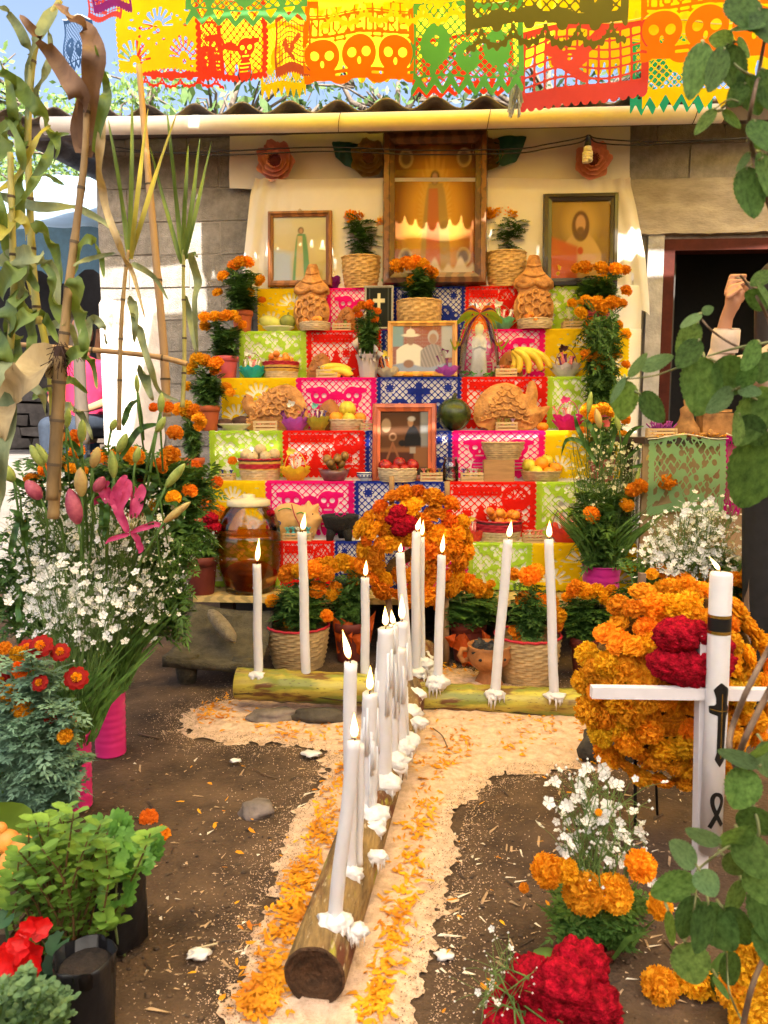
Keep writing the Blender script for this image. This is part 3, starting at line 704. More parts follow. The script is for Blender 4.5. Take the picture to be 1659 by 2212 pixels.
# ---- white backdrop: a wide paper strip on the wall and a draped sheet below it
def backdrop():
 r = thing('backdrop_paper', atw(830, 400, WY - .07), 'wide white paper strip pinned to the wall behind the paper flowers', 'backdrop', rz=TROT)
 def P(px, py, Y=WY - .07): return loc_of(r, atw(px, py, Y))
 vs = []; nx, ny = 46, 9
 top = [(496, 291), (600, 293), (790, 281), (795, 288), (1000, 276), (1360, 266)]; bot = [(496, 407), (600, 409), (830, 412), (1100, 410), (1362, 408)]
 def ip(T, x): return float(np.interp(x, [t[0] for t in T], [t[1] for t in T]))
 for j in range(ny + 1):
  for i in range(nx + 1):
   px = 496 + 865 * i / nx; py = ip(bot, px) + (ip(top, px) - ip(bot, px)) * j / ny; p = P(px, py)
   p.y += .012 * noise.noise(Vector((p.x * 4, p.z * 5, 0))) + .004 * math.sin(p.x * 21 + p.z * 9); vs.append(p)
 MB().add(vs, [(j * (nx + 1) + i, j * (nx + 1) + i + 1, (j + 1) * (nx + 1) + i + 1, (j + 1) * (nx + 1) + i) for j in range(ny) for i in range(nx)]).build('paper_strip', M('white_paper', (.70, .66, .60), rough=.8, var=.06, scale=3, bump=.3, bscale=9), r)
 r = thing('backdrop_cloth', atw(960, 620, WY - .12), 'white draped sheet behind the framed pictures, falling in folds at both sides', 'cloth', rz=TROT)
 def P2(px, py): return loc_of(r, atw(px, py, WY - .13))
 lx = [(388, 560), (420, 545), (500, 535), (560, 528), (625, 522)]; rx = [(384, 1352), (450, 1370), (560, 1392), (650, 1401), (690, 1402)]
 vs = []; nx, ny = 90, 22
 for j in range(ny + 1):
  t = j / ny
  for i in range(nx + 1):
   s = i / nx; yb = 650 + 32 * max(0, (s - .93) / .07) ; py = 393 + (yb - 393) * t - 6 * math.sin(PI * s) * (1 - t)
   L = float(np.interp(py, [q[0] for q in lx], [q[1] for q in lx])); Rr = float(np.interp(py, [q[0] for q in rx], [q[1] for q in rx]))
   p = P2(L + (Rr - L) * s, py); e = min(s, 1 - s)
   p.y += .035 * math.exp(-e * 22) * math.sin(e * 190 + t * 1.5) - .05 * math.exp(-e * 30) + .006 * noise.noise(Vector((p.x * 3, p.z * 2, 5))) - .03 * (t < .02)
   vs.append(p)
 MB().add(vs, [(j * (nx + 1) + i, j * (nx + 1) + i + 1, (j + 1) * (nx + 1) + i + 1, (j + 1) * (nx + 1) + i) for j in range(ny) for i in range(nx)]).build('sheet', M('drape', (.78, .75, .70), rough=.85, var=.04, scale=4, trans=.12), r)
backdrop()
# ================================================================ papers strung overhead
paper('papel_picado', 'yellow cut paper hanging leftmost above the corn stalks', 255, 432, -45, 152, 3.35, 'yellow', D_fans, .9, 1)
paper('papel_picado', 'small rose paper scrap peeking in at the upper left corner', 190, 262, -30, 45, 3.1, 'rose', D_grid, .72, 2)
paper('papel_picado', 'dark navy cut paper among the corn leaves at the upper left', 140, 205, 45, 152, 3.9, 'navy', D_loops, .9, 3)
paper('papel_picado', 'purple paper tip at the top edge above the corn tassel', 200, 285, -60, 18, 2.7, 'purple', D_grid, .72, 4)
paper('papel_picado', 'scarlet lattice paper between the yellow sheet and the orange faces', 422, 580, 10, 178, 3.2, 'scarlet', D_skulls, .9, 5, .02)
paper('papel_picado', 'green paper with hanging loops in front of the scarlet lattice', 400, 662, -120, 65, 2.75, 'leaf green', D_loops, .72, 6)
paper('papel_picado', 'brown red square lattice sheet beside the orange faces', 595, 672, 40, 160, 3.4, 'brown red', D_grid, .9, 7)
paper('papel_picado', 'orange paper with three cut skull faces near the middle of the string', 658, 892, 0, 176, 3.0, 'orange', D_november, .78, 8, .02)
paper('papel_picado', 'yellow paper with hanging fans high above the orange faces', 690, 1010, -100, 62, 2.7, 'yellow', D_lace, .5, 9)
paper('papel_picado', 'green loop-edged paper hanging right of the orange faces', 888, 1128, 15, 212, 3.05, 'leaf green', D_loops, .78, 10, .02, R(4))
paper('papel_picado', 'olive paper with lacy fans hanging low in front', 1008, 1346, -70, 112, 2.45, 'olive', D_lace, .5, 11)
paper('papel_picado', 'rose square-lattice paper slanting over the right part of the roof', 1122, 1388, 60, 226, 3.2, 'rose', D_grid, .66, 12, .03, R(-6))
paper('papel_picado', 'orange paper with cut skull faces at the upper right behind the leaves', 1384, 1668, -60, 128, 3.0, 'orange', D_november, .72, 13, .02)
paper('papel_picado', 'pale red paper fringe showing below the green one', 892, 1105, 80, 210, 3.6, 'scarlet', D_loops, .72, 14)
paper('papel_picado', 'red paper fringe showing below the leftmost yellow sheet', 300, 482, 60, 196, 3.7, 'scarlet', D_lace, .72, 15, .03)
paper('papel_picado', 'yellow pointed paper fringe hanging below the brown lattice', 565, 662, 60, 212, 3.75, 'yellow', D_zig, .8, 16, .03)
paper('papel_picado', 'yellow zigzag-edged lattice paper above the right end of the gutter', 1390, 1620, 60, 236, 3.5, 'yellow', D_zig, .72, 17)
paper('papel_picado', 'teal zigzag-edged paper behind the yellow lattice at right', 1362, 1535, 90, 246, 3.85, 'teal', D_zig, .72, 18)
YB = [(425, 600, 168), (598, 770, 172), (768, 930, 178), (1100, 1260, 150), (1258, 1400, 168), (1398, 1560, 150), (1558, 1720, 160), (925, 1102, 120)]
for i, (x0, x1, y1) in enumerate(YB):
 paper('papel_picado', f'plain yellow paper in the back row, {"behind the " + ["scarlet lattice", "brown lattice", "orange faces", "olive lace", "rose lattice", "orange faces at right", "leaves at the far right", "green loops"][i]}', x0, x1, -190, y1, 4.15, 'yellow', D_plain, .9, 30 + i)
for i, (x0, x1, y1) in enumerate([(430, 640, 40), (636, 850, 30), (846, 1060, 44), (1056, 1270, 30), (1266, 1480, 48), (1476, 1700, 36)]):
 paper('papel_picado', f'yellow paper along the very top edge, {["above the scarlet lattice", "left of the fan-edged sheet", "behind the fan-edged sheet", "above the olive lace", "above the rose lattice", "above the far right leaves"][i]}', x0, x1, -340, y1, 3.45, 'yellow', D_plain, .9, 50 + i)
def tinsel():
 P = at(1112, 250, 3.15); r = thing('paper_tassel', P, 'crumpled silvery paper tassel dangling over the gutter', 'tassel'); rg = random.Random(4); s = S(P)
 mb = MB()
 for i in range(26):
  x = rg.uniform(-15, 15) * s; top = (100 + rg.uniform(-10, 10)) * s; b = rg.uniform(-4, 26) * s; wd = rg.uniform(2, 5) * s; y = rg.uniform(-.02, .02)
  pts = [(x * (.4 + .6 * t), y, top + (b - top) * t) for t in np.linspace(0, 1, 6)]
  vs = [];
  for j, p in enumerate(pts): o = rg.uniform(-.008, .008); vs += [(p[0] - wd / 2 + o, p[1] + o, p[2]), (p[0] + wd / 2 + o, p[1] - o, p[2])]
  mb.add(vs, [(2 * j, 2 * j + 1, 2 * j + 3, 2 * j + 2) for j in range(5)], False)
 mb.build('strips', M('tassel', (.45, .45, .52), rough=.35, var=.3, trans=.25), r)
tinsel()
# added shade cloths, out of view overhead: they block, soften and tint the sun
def sail(name, label, x0, x1, y0, y1, z, col, tr, seed, rise=0.0):
 r = thing(name, ((x0 + x1) / 2, (y0 + y1) / 2, z), label, 'canopy'); vs = []; n = 16
 for j in range(n + 1):
  for i in range(n + 1):
   u, v = i / n, j / n; vs.append(((u - .5) * (x1 - x0), (v - .5) * (y1 - y0), rise * (v - .5) - .1 * math.sin(PI * u) * math.sin(PI * v) + .03 * noise.noise(Vector((u * 5, v * 5, seed)))))
 MB().add(vs, [(j * (n + 1) + i, j * (n + 1) + i + 1, (j + 1) * (n + 1) + i + 1, (j + 1) * (n + 1) + i) for j in range(n) for i in range(n)]).build('canvas', M('sail_' + name, col, rough=.8, var=.06, scale=4, trans=tr), r)
sail('added_white_canopy', 'added unseen white shade cloth softening the sun over the courtyard', -2.7, 3.4, -3.6, 1.9, 3.35, (.82, .79, .74), .7, 1)
sail('added_yellow_canopy', 'added unseen yellow shade cloth tinting the sun above the candles', -1.15, 3.5, 1.95, 3.42, 3.42, (.95, .67, .004), .76, 2, .2)
sail('added_side_canopy', 'added unseen pale cloth shading the left corner of the house', -2.9, -.95, 3.45, 4.6, 3.8, (.80, .76, .68), .5, 3)
sail('added_side_canopy', 'added unseen pale cloth shading the doorway', 1.05, 4.2, 3.2, 4.6, 3.86, (.90, .62, .10), .5, 4)
for sz, lc, lab in (((13, .2, 3.3), (0, -4.4, 0), 'added unseen ochre wall behind the camera, cutting the low sky light'), ((.2, 8.0, 3.3), (4.6, -.3, 0), 'added unseen ochre wall along the right side, cutting the low sky light')):  # walls added out of view to hold back low sky light
 tag(MB().box((0, 0, sz[2] / 2), sz).build('added_courtyard_wall', M('ochre_wall', (.42, .27, .12), rough=.9, var=.2, scale=3, bump=.4), None, lc), lab, 'wall', 'added unseen walls')
# ================================================================ flowers and foliage, built once and shared
M_mari = M('marigold', (.90, .27, .006), rough=.7, var=.25, scale=14, trans=.28, col2=(.98, .40, .012), ovar=.2, hue=.018, spec=.2)
M_marid = M('marigold_deep', (.80, .14, .004), rough=.7, var=.3, scale=14, trans=.25, col2=(.92, .24, .01), ovar=.25, hue=.015, spec=.2)
M_mariy = M('marigold_gold', (.93, .38, .008), rough=.7, var=.22, scale=14, trans=.28, col2=(1.0, .50, .02), ovar=.14, hue=.015, spec=.2)
M_mred = M('marigold_red', (.28, .006, .004), rough=.65, var=.35, scale=30, trans=.25, ovar=.15, spec=.2)
M_stem = M('stem', (.10, .20, .035), rough=.55, var=.25, scale=12, trans=.15)
M_fern = M('marigold_leaf', (.045, .12, .022), rough=.5, var=.4, scale=9, trans=.3, col2=(.09, .19, .035))
M_comb = M('cockscomb', (.20, .002, .005), rough=.85, var=.5, scale=60, bump=1.0, bscale=160, col2=(.36, .004, .018), ovar=.1, spec=.1)
def marigold_mesh(seed, n, mats, flat=.8, spread=2.05, ruffle=1.0):
 rg = random.Random(seed); mb = MB(); mb.ball((0, 0, -.05), (.62, .62, .62 * flat), 8, 5)
 for i in range(n):
  t = (i + .5) / n; th = spread * math.sqrt(t); ph = i * 2.39996 + rg.uniform(-.2, .2)
  d = Vector((math.sin(th) * math.cos(ph), math.sin(th) * math.sin(ph), math.cos(th)))
  ta = Vector((math.cos(th) * math.cos(ph), math.cos(th) * math.sin(ph), -math.sin(th))); tb = d.cross(ta)
  q = rg.uniform(-.9, .9); sd = ta * math.sin(q) + tb * math.cos(q); bd = d.cross(sd)
  L = rg.uniform(.86, 1.1); wd = rg.uniform(.13, .2) * ruffle; bend = rg.uniform(.10, .26) * (1 if rg.random() < .75 else -1)
  ps = [d * .5 - sd * wd * .4, d * .5 + sd * wd * .4, d * L * .85 - sd * wd + bd * bend * .3, d * L * .85 + sd * wd + bd * bend * .3,
      d * L - sd * wd * .8 + bd * bend, d * L * .93 + bd * bend * 1.15, d * L + sd * wd * .8 + bd * bend]
  mb.add([Vector((p.x, p.y, p.z * flat)) for p in ps], [(0, 1, 3, 2), (2, 3, 6, 5, 4)], False)
 mb.add([(0, 0, -.98 * flat)] + [(.34 * math.cos(k), .34 * math.sin(k), -.30 * flat) for k in np.arange(0, 6.2, 1.05)], [(0, k, k % 6 + 1) for k in range(1, 7)], True)
 for k in range(6): mb.mi[-1 - k] = 1
 return mb.mesh('flower', mats)
MARI = [marigold_mesh(i, 150, [M_mari, M_stem]) for i in range(4)]
MARID = [marigold_mesh(10 + i, 130, [M_marid, M_stem], .78) for i in range(3)]
MARIY = [marigold_mesh(20 + i, 210, [M_mariy, M_stem], .86, 2.1, .9) for i in range(3)]
MARIL = [marigold_mesh(30 + i, 70, [M_mari, M_stem], .55, 1.75, 1.9) for i in range(3)]
def ruff(rg, c=None):
 """a two-tone french marigold: dark red skirt, orange heart"""
 mb = MB()
 for i in range(16):
  a = i * 2 * PI / 8 + (i // 8) * .4; d = Vector((math.cos(a), math.sin(a), 0)); s = Vector((-d.y, d.x, 0)); z = -.1 - .15 * (i // 8); L = 1 - .1 * (i // 8)
  mb.add([d * .2 + Vector((0, 0, .1)), d * .75 * L - s * .36 + Vector((0, 0, z + .15)), d * .75 * L + s * .36 + Vector((0, 0, z + .15)), d * L * 1.05 - s * .2 + Vector((0, 0, z)), d * L * 1.05 + s * .2 + Vector((0, 0, z - .04))], [(0, 1, 2), (1, 3, 4, 2)], False)
 mb.cm = 1
 for i in range(40):
  th = 1.2 * math.sqrt(i / 40); ph = i * 2.4; d = Vector((math.sin(th) * math.cos(ph), math.sin(th) * math.sin(ph), math.cos(th))); s = d.orthogonal().normalized(); s.rotate(Matrix.Rotation(rg.uniform(0, 6), 3, d))
  mb.add([d * .1, d * .5 - s * .11, d * .5 + s * .11], [(0, 1, 2)], False)
 return mb.mesh('flower', [M_mred, M_mari])
RUFF = ruff(random.Random(2))
def frond(mb, p, d, L, rg, pairs=6, wide=.2):
 d = d.normalized(); up = Vector((0, 0, 1)); s = d.cross(up)
 if s.length < .05: s = Vector((1, 0, 0))
 s.normalize(); nrm = s.cross(d); droop = rg.uniform(.1, .5); r = s * math.cos(0) + nrm * rg.uniform(-.4, .4); pts = []
 for k in range(pairs + 1):
  t = k / pairs; pts.append(p + d * L * t - up * (droop * L * t * t))
 for k in range(pairs):
  a, b = pts[k], pts[k + 1]; ll = L * .42 * math.sin(PI * (k + 1.2) / (pairs + 1.6)); e = (b - a).normalized()
  for sg in (-1, 1):
   o = r * sg + e * .55; o.normalize(); m = a + o * ll * .5 + nrm * ll * .06; wv = e * ll * wide
   mb.add([a, m - wv * .9, a + o * ll, m + wv * .9], [(0, 1, 2, 3)], False)
 a, b = pts[-2], pts[-1]; e = b - a; mb.add([a, a + e * .6 + r * L * .06, b + e * .8, a + e * .6 - r * L * .06], [(0, 1, 2, 3)], False)
def bush_mesh(seed, n=150, L=.40, pairs=6, wide=.27, top=1.0, mat=None, name='foliage', rad=.42):
 """unit foliage: height 1, about 1 wide"""
 rg = random.Random(seed); mb = MB(); mb.cm = 1; st = []
 for i in range(7):
  a = rg.uniform(0, 6.3); q = rg.uniform(.1, rad * .8); P = [Vector((0, 0, 0)), Vector((math.cos(a) * q * .5, math.sin(a) * q * .5, .45)), Vector((math.cos(a) * q, math.sin(a) * q, rg.uniform(.75, 1)))]
  mb.tube(P, [.03, .022, .014], 5); st.append(P)
 mb.cm = 0
 for i in range(n):
  P = rg.choice(st); t = rg.uniform(.12, 1); p = P[0].lerp(P[1], t * 2) if t < .5 else P[1].lerp(P[2], t * 2 - 1)
  a = rg.uniform(0, 6.3); frond(mb, p, Vector((math.cos(a), math.sin(a), rg.uniform(-.1, .9))), L * rg.uniform(.7, 1.25), rg, pairs, wide)
 return mb.mesh(name, [mat or M_fern, M_stem])
BUSH = [bush_mesh(i) for i in range(4)]
def flower_at(root, px, py, dpx, dY=0.0, pool=None, rg=random, lean=.55, face=None, name='flower'):
 """one flower head where it stands, stalk end down"""
 P = at(px, py, root.location.y + dY); s = S(P) * dpx / 2
 v = face or Vector((rg.uniform(-.5, .5), -lean - rg.uniform(0, .35), rg.uniform(.45, 1)))
 M4 = frame_of(v).to_4x4() @ Matrix.Rotation(rg.uniform(0, 6.28), 4, 'Z') @ Matrix.Scale(s, 4)
 M4.translation = loc_of(root, P)
 return put(name, rg.choice(pool or MARI), root, M4=M4)
M_terra = M('terracotta', (.45, .10, .035), rough=.75, var=.12, scale=10)
M_dterra = M('dark_pot', (.16, .028, .018), rough=.6, var=.15, scale=10)
M_pinkpot = M('pink_plastic_pot', (.60, .10, .12), rough=.5, var=.08)
def pot_mesh(r, h, mat):
 return MB().lathe([(r * .70, 0), (r * .74, h * .04), (r * .90, h * .74), (r * .905, h * .76), (r, h * .77), (r * 1.02, h * .99), (r * .97, h), (r * .9, h * .985), (r * .86, h * .8), (r * .1, h * .82)], 24, cap0=True).mesh('pot', mat)
def weave(mb, r0, r1, h, rows=14, n=44, amp=.022, sx=1.0, sy=1.0, z0=0.0, bulge=.04):
 """woven wicker wall: strands swing in front of and behind the stakes"""
 prof = []
 for i in range(rows):
  t = (i + .5) / rows; r = r0 + (r1 - r0) * t + bulge * r1 * math.sin(PI * t)
  for f in (-.42, 0, .42): prof.append((r + (0.0 if f else r1 * .012), z0 + h * (i + .5 + f) / rows))
 mb.lathe(prof, n, fn=lambda i, j, a: amp * r1 * (1 if ((i // 3) + j // 2) % 2 else -1) * (1 if i % 3 == 1 else .35), sx=sx, sy=sy)
 return mb
def basket_parts(root, r, h, mats, rim=None, taper=.82, rows=None, sy=1.0, n=44, bands=None, z0=0.0, bulge=.04):
 rows = rows or max(5, int(h / (r * .11))); mb = MB(); weave(mb, r * taper, r, h, rows, n, sy=sy, z0=z0, bulge=bulge)
 if bands:
  nf = n; per = 3
  for fi in range(len(mb.f)):
   row = (fi // nf) / (rows * per); mb.mi[fi] = bands(row)
 mb.build('weave', mats, root)
 MB().lathe([(r * taper * .2, z0 + .004), (r * taper * 1.0, z0 + .004)], 20, sy=sy).build('base', mats[0] if isinstance(mats, list) else mats, root)
 m = MB(); m.tube([(math.cos(a) * r * 1.0, math.sin(a) * r * sy, z0 + h + .002 * math.sin(a * 18)) for a in np.linspace(0, 2 * PI, 49)], r * .045, 6, caps=False)
 m.build('rim', rim or (mats[0] if isinstance(mats, list) else mats), root)
M_wick = M('wicker', (.50, .29, .09), rough=.6, var=.3, scale=30, col2=(.60, .38, .14))
M_wickp = M('wicker_pale', (.62, .47, .28), rough=.7, var=.2, scale=30)
M_wickn = M('wicker_natural', (.52, .36, .17), rough=.65, var=.28, scale=30)
M_wred = M('wicker_red', (.42, .015, .03), rough=.7, var=.2); M_wbrown = M('wicker_brown', (.10, .03, .03), rough=.7, var=.2); M_wgold = M('wicker_gold', (.58, .34, .06), rough=.7, var=.2)
def plant(px, k, potw, poth, flowers, label, group, pot='terra', fol=None, pool=None, back=.055, bushw=1.0, seed=0, floor=None, name='marigold_plant', folmin=0.0, rows=None):
 """pot or basket with ferny foliage and marigold heads at the given picture points"""
 rg = random.Random(seed * 7 + px); P = floor if floor is not None else tp(px, k, back); s = S(P); r = potw * s / 2; h = poth * s
 root = thing(name, P, label, 'potted plant', group, rz=TROT)
 if pot in ('terra', 'dark', 'pink'): put('pot', pot_mesh(r, h, {'terra': M_terra, 'dark': M_dterra, 'pink': M_pinkpot}[pot]), root)
 elif pot: basket_parts(root, r, h, *pot, rows=rows)
 ys = [f[1] for f in flowers]; b = proj(P)[1]; ftop = (b - min(ys)) * s; h2 = max(folmin * s, ftop - .5 * max(f[2] for f in flowers) * s) - h * .9
 me = BUSH[rg.randrange(4)]; wd = (max(f[0] for f in flowers) - min(f[0] for f in flowers)) * s * .95 * bushw
 for q in range(3):
  o = put('foliage', BUSH[(rg.randrange(4) + q) % 4], root, (0, 0, h * .9)); o.rotation_euler = (0, 0, rg.uniform(0, 6)); o.scale = (wd, wd * .9, h2 * (.96 - .16 * q))
 st = MB()
 for f in flowers:
  dY = rg.uniform(-.05, .03); o = flower_at(root, f[0], f[1], f[2] * 1.08, dY, f[3] if len(f) > 3 else pool, rg)
  e = o.matrix_local.translation; st.tube([(0, 0, h * .9), (e.x * .45, e.y * .4, h + (e.z - h) * .5), (e.x * .95, e.y, e.z - .6 * f[2] * s * .5), e], [.0035, .003, .0025, .003], 5)
 st.build('stalks', M_stem, root)
 return root
# ================================================================ framed pictures
def picture(fn, wd, hg, nx=44, ny=60):
 xs = np.linspace(0, 1, nx + 1); ys = np.linspace(0, 1, ny + 1); U, V = np.meshgrid(xs, ys); C = fn(U, V)
 me = bpy.data.meshes.new('print'); me.from_pydata([((u - .5) * wd, 0, v * hg) for v in ys for u in xs], [], [(j * (nx + 1) + i, j * (nx + 1) + i + 1, (j + 1) * (nx + 1) + i + 1, (j + 1) * (nx + 1) + i) for j in range(ny) for i in range(nx)])
 at_ = me.color_attributes.new('Col', 'FLOAT_COLOR', 'POINT'); a = np.ones((C.shape[0] * C.shape[1], 4), np.float32); a[:, :3] = C.reshape(-1, 3); at_.data.foreach_set('color', a.ravel())
 me.materials.append(painted('print')); return me
def lay(C, mask, col, soft=.02):
 t = np.clip(mask / soft + .5, 0, 1)[..., None]; return C * (1 - t) + np.array(col)[None, None] * t
def base(U, top, bot, V): return np.array(bot)[None, None] * (1 - V[..., None]) + np.array(top)[None, None] * V[..., None]
def robed(U, V, C, x, robe, mantle, skin=(.5, .3, .18), hair=(.08, .05, .03), h=.85, w=.17):
 """a plain standing robed figure"""
 t = np.clip((h - .12 - V) / (h - .12), 0, 1)
 C = lay(C, (w * (.45 + .55 * t ** .6)) - np.abs(U - x - .01) - 9 * (V > h - .1) , mantle); C = lay(C, (w * .45 * (.6 + .5 * t)) - np.abs(U - x + .02) - 9 * (V > h - .14), robe)
 C = lay(C, ell(U, V, x, h - .05, .055, .055), hair); return lay(C, ell(U, V, x, h - .055, .036, .042), skin)
def pic_saint(U, V):
 C = base(U, (.60, .58, .42), (.55, .42, .16), V); C = lay(C, .30 - V + .04 * np.sin(U * 7), (.50, .42, .18), .05); C = lay(C, mn(.5 - V - U * .2, .35 - U), (.40, .48, .62), .1)
 return robed(U, V, C, .52, (.52, .44, .24), (.12, .30, .14), h=.84)
def pic_lady(U, V):
 C = base(U, (.10, .035, .01), (.30, .10, .02), V); C = lay(C, ell(U, V, .5, .45, .36, .50), (.52, .26, .035), .2)
 ry = np.abs(np.sin(np.arctan2(U - .5, V - .45) * 18)) * .10 + .22 - np.hypot((U - .5) * 1.5, (V - .45) * .62); C = lay(C, ry, (.56, .32, .06), .06)
 C = robed(U, V, C, .5, (.42, .13, .05), (.34, .22, .07), h=.80, w=.2)
 for x, y in ((.14, .90), (.86, .90), (.14, .13), (.86, .13)): C = lay(C, ell(U, V, x, y, .09, .075), (.42, .30, .12), .01); C = lay(C, ell(U, V, x, y, .065, .055), (.12, .07, .03), .03)
 C = lay(C, mn(.07 - V + .03 * np.sin(U * 40) + .03 * np.sin(U * 17), 1), (.55, .45, .34), .03); return C
def pic_heart(U, V):
 C = base(U, (.30, .19, .05), (.16, .08, .03), V); C = lay(C, ell(U, V, .5, .72, .3, .28), (.42, .27, .07), .15); C = lay(C, (.36 * np.clip((.62 - V) / .3, 0, 1) ** .5) - np.abs(U - .5), (.45, .28, .10), .03)
 C = lay(C, mn(.55 - V - .3 * U, .45 - U), (.42, .09, .03), .05); C = lay(C, ell(U, V, .5, .68, .15, .20), (.13, .06, .025), .02); C = lay(C, ell(U, V, .5, .71, .085, .115), (.48, .27, .12), .02); C = lay(C, ell(U, V, .5, .625, .06, .05), (.16, .08, .03), .02)
 C = lay(C, ell(U, V, .5, .36, .05, .05), (.40, .05, .02), .02); return lay(C, ell(U, V, .64, .27, .13, .05), (.48, .28, .14), .02)
def pic_couple(U, V):
 br = np.where(((V * 26) % 1 < .14) | ((U * 13 + .5 * np.floor(V * 26)) % 1 < .1), .55, .0)[..., None]
 C = base(U, (.30, .09, .05), (.26, .10, .07), V) * (1 - br) + br * np.array((.34, .22, .17)); C = lay(C, mn(U - .82, V - .3), (.42, .42, .42), .03); C = lay(C, mn(.18 - U, V - .55), (.2, .33, .36), .04)
 C = lay(C, .24 * np.clip((.62 - V) / .15, 0, 1) ** .5 - np.abs(U - .30), (.70, .66, .54), .02); C = lay(C, ell(U, V, .30, .70, .065, .12), (.28, .14, .08), .02); C = lay(C, mx(ell(U, V, .30, .80, .15, .04), ell(U, V, .30, .86, .075, .08)), (.74, .68, .54), .015)
 C = lay(C, .21 * np.clip((.60 - V) / .15, 0, 1) ** .5 - np.abs(U - .68), (.22, .19, .18), .02); C = lay(C, mn(bars(U + V * .3, .06, .02), .21 * np.clip((.60 - V) / .15, 0, 1) ** .5 - np.abs(U - .68)), (.38, .33, .30), .02)
 C = lay(C, ell(U, V, .68, .76, .09, .15), (.45, .43, .40), .02); C = lay(C, ell(U, V, .68, .72, .065, .115), (.34, .20, .13), .02); C = lay(C, .14 - V + .05 * np.sin(U * 8), (.25, .30, .42), .03); return lay(C, ell(U, V, .27, .17, .09, .09), (.24, .12, .06), .03)
def pic_kitchen(U, V):
 C = base(U, (.035, .018, .010), (.05, .04, .035), V); C = lay(C, ell(U, V, .3, .55, .5, .45), (.10, .04, .016), .4); C = lay(C, mn(U - .84, V - .25), (.20, .20, .20), .04)
 C = lay(C, ell(U, V, .12, .78, .10, .11), (.30, .20, .12), .02); C = lay(C, .17 * np.clip((.78 - V) / .2, 0, 1) ** .5 - np.abs(U - .68) - 9 * (V < .35), (.012, .011, .013), .02)
 C = lay(C, ell(U, V, .63, .83, .06, .07), (.32, .17, .09), .02); C = lay(C, ell(U, V, .65, .885, .075, .04), (.40, .37, .33), .02)
 C = lay(C, mn(.42 - V + .03 * U, V - .12), (.20, .085, .035), .05); C = lay(C, mn(mn(.36 - V, V - .12), .7 - U), (.07, .022, .014), .03)
 C = lay(C, mn(np.hypot(U - .26, (V - .60) * 1.3) * -1 + .085, np.hypot(U - .26, (V - .60) * 1.3) - .05), (.30, .16, .09), .02); C = lay(C, ell(U, V, .46, .5, .08, .05), (.012, .01, .01), .02)
 for x0, x1 in ((.26, .14), (.26, .40)): C = lay(C, seg(U, V, .26, .5, x1, .24, .02), (.24, .09, .04), .02)
 return lay(C, rect(U, V, .62, .74, .34, .44), (.28, .24, .21), .02)
def pic_cross(U, V):
 C = np.zeros(U.shape + (3,)) + np.array((.008, .010, .008)); C = lay(C, mx(rect(U, V, .44, .56, .38, .86), rect(U, V, .26, .74, .62, .72)), (.62, .55, .32), .012)
 return lay(C, np.where(np.abs(np.abs(U - .5) - .38) < .02, 1.0, -1.0), (.05, .055, .045), .02)
M_glassp = glass('picture_glass', refl=.0, k=.22)
def framed(name, label, x0, y0, x1, y1, Y0, fw, mat, fn, dep=.035, lean=4, matw=0, gl=True, ring=False, nx=44, ny=60):
 P = atw((x0 + x1) / 2, y1, Y0); s = S(P); wd, hg, f = (x1 - x0) * s, (y1 - y0) * s, fw * s
 root = thing(name, P, label, 'picture', 'framed pictures on the altar'); root.rotation_euler = (0, 0, TROT)
 T = Matrix.Rotation(R(-lean), 4, 'X'); mb = MB()
 for ins, y, step in ((0, 0, 0), (f * .15, -dep * .9, 0), (f * .55, -dep, 0), (f * .6, -dep * .75, 0), (f, -dep * .55, 0), (f, -.004, 0)):
  mb.v += [tuple(p) for p in ((-wd / 2 + ins, y, ins), (wd / 2 - ins, y, ins), (wd / 2 - ins, y, hg - ins), (-wd / 2 + ins, y, hg - ins))]
 for r in range(5):
  for c in range(4): mb.f.append((r * 4 + c, r * 4 + (c + 1) % 4, (r + 1) * 4 + (c + 1) % 4, (r + 1) * 4 + c)); mb.sm.append(False); mb.mi.append(0)
 mb.f.append((3, 2, 1, 0)); mb.sm.append(False); mb.mi.append(0)
 put('frame', mb.mesh('frame', mat), root, M4=T)
 pm = picture(fn, wd - 2 * f, hg - 2 * f, nx, ny); put('print', pm, root, M4=T @ Matrix.Translation((0, -.006, f)))
 if gl: put('glass', MB().box((0, -.0095, hg / 2), (wd - 2.02 * f, .002, hg - 2.02 * f)).mesh('glass', M_glassp), root, M4=T)
 if ring: put('hanging_ring', MB().tube([(math.cos(a) * .008, 0, hg + .007 + math.sin(a) * .008) for a in np.linspace(0, 6.3, 10)], .002, 5).mesh('hanging_ring', M('brass', (.5, .35, .1), metal=1, rough=.4)), root, M4=T)
 return root
m_fw = M('walnut_frame', (.14, .055, .015), rough=.4, var=.35, scale=6, stretch=(1, 1, 6), wood=True, coat=.3)
m_fd = M('black_frame', (.018, .012, .010), rough=.35, var=.3, coat=.3); m_fo = M('oak_frame', (.62, .30, .06), rough=.4, var=.2, scale=6, coat=.2, wood=True); m_fr = M('red_wood_frame', (.50, .10, .025), rough=.4, var=.2, scale=6, coat=.3, wood=True); m_fs = M('brown_frame', (.26, .10, .03), rough=.45, var=.25, scale=6, wood=True)
framed('picture_frame', 'tall dark wooden frame with a robed figure at the top centre of the altar', 826, 296, 1050, 618, WY - .17, 26, m_fw, pic_lady, .06, 3, nx=70, ny=100)
framed('picture_frame', 'brown framed print of a green-mantled figure on the top step at left', 578, 459, 718, 620, WY - .17, 13, m_fs, pic_saint, .03, 4, ring=True, nx=60, ny=70)
framed('picture_frame', 'black framed print of a bearded robed man on the top step at right', 1172, 421, 1332, 620, WY - .17, 18, m_fd, pic_heart, .03, 4, nx=60, ny=70)
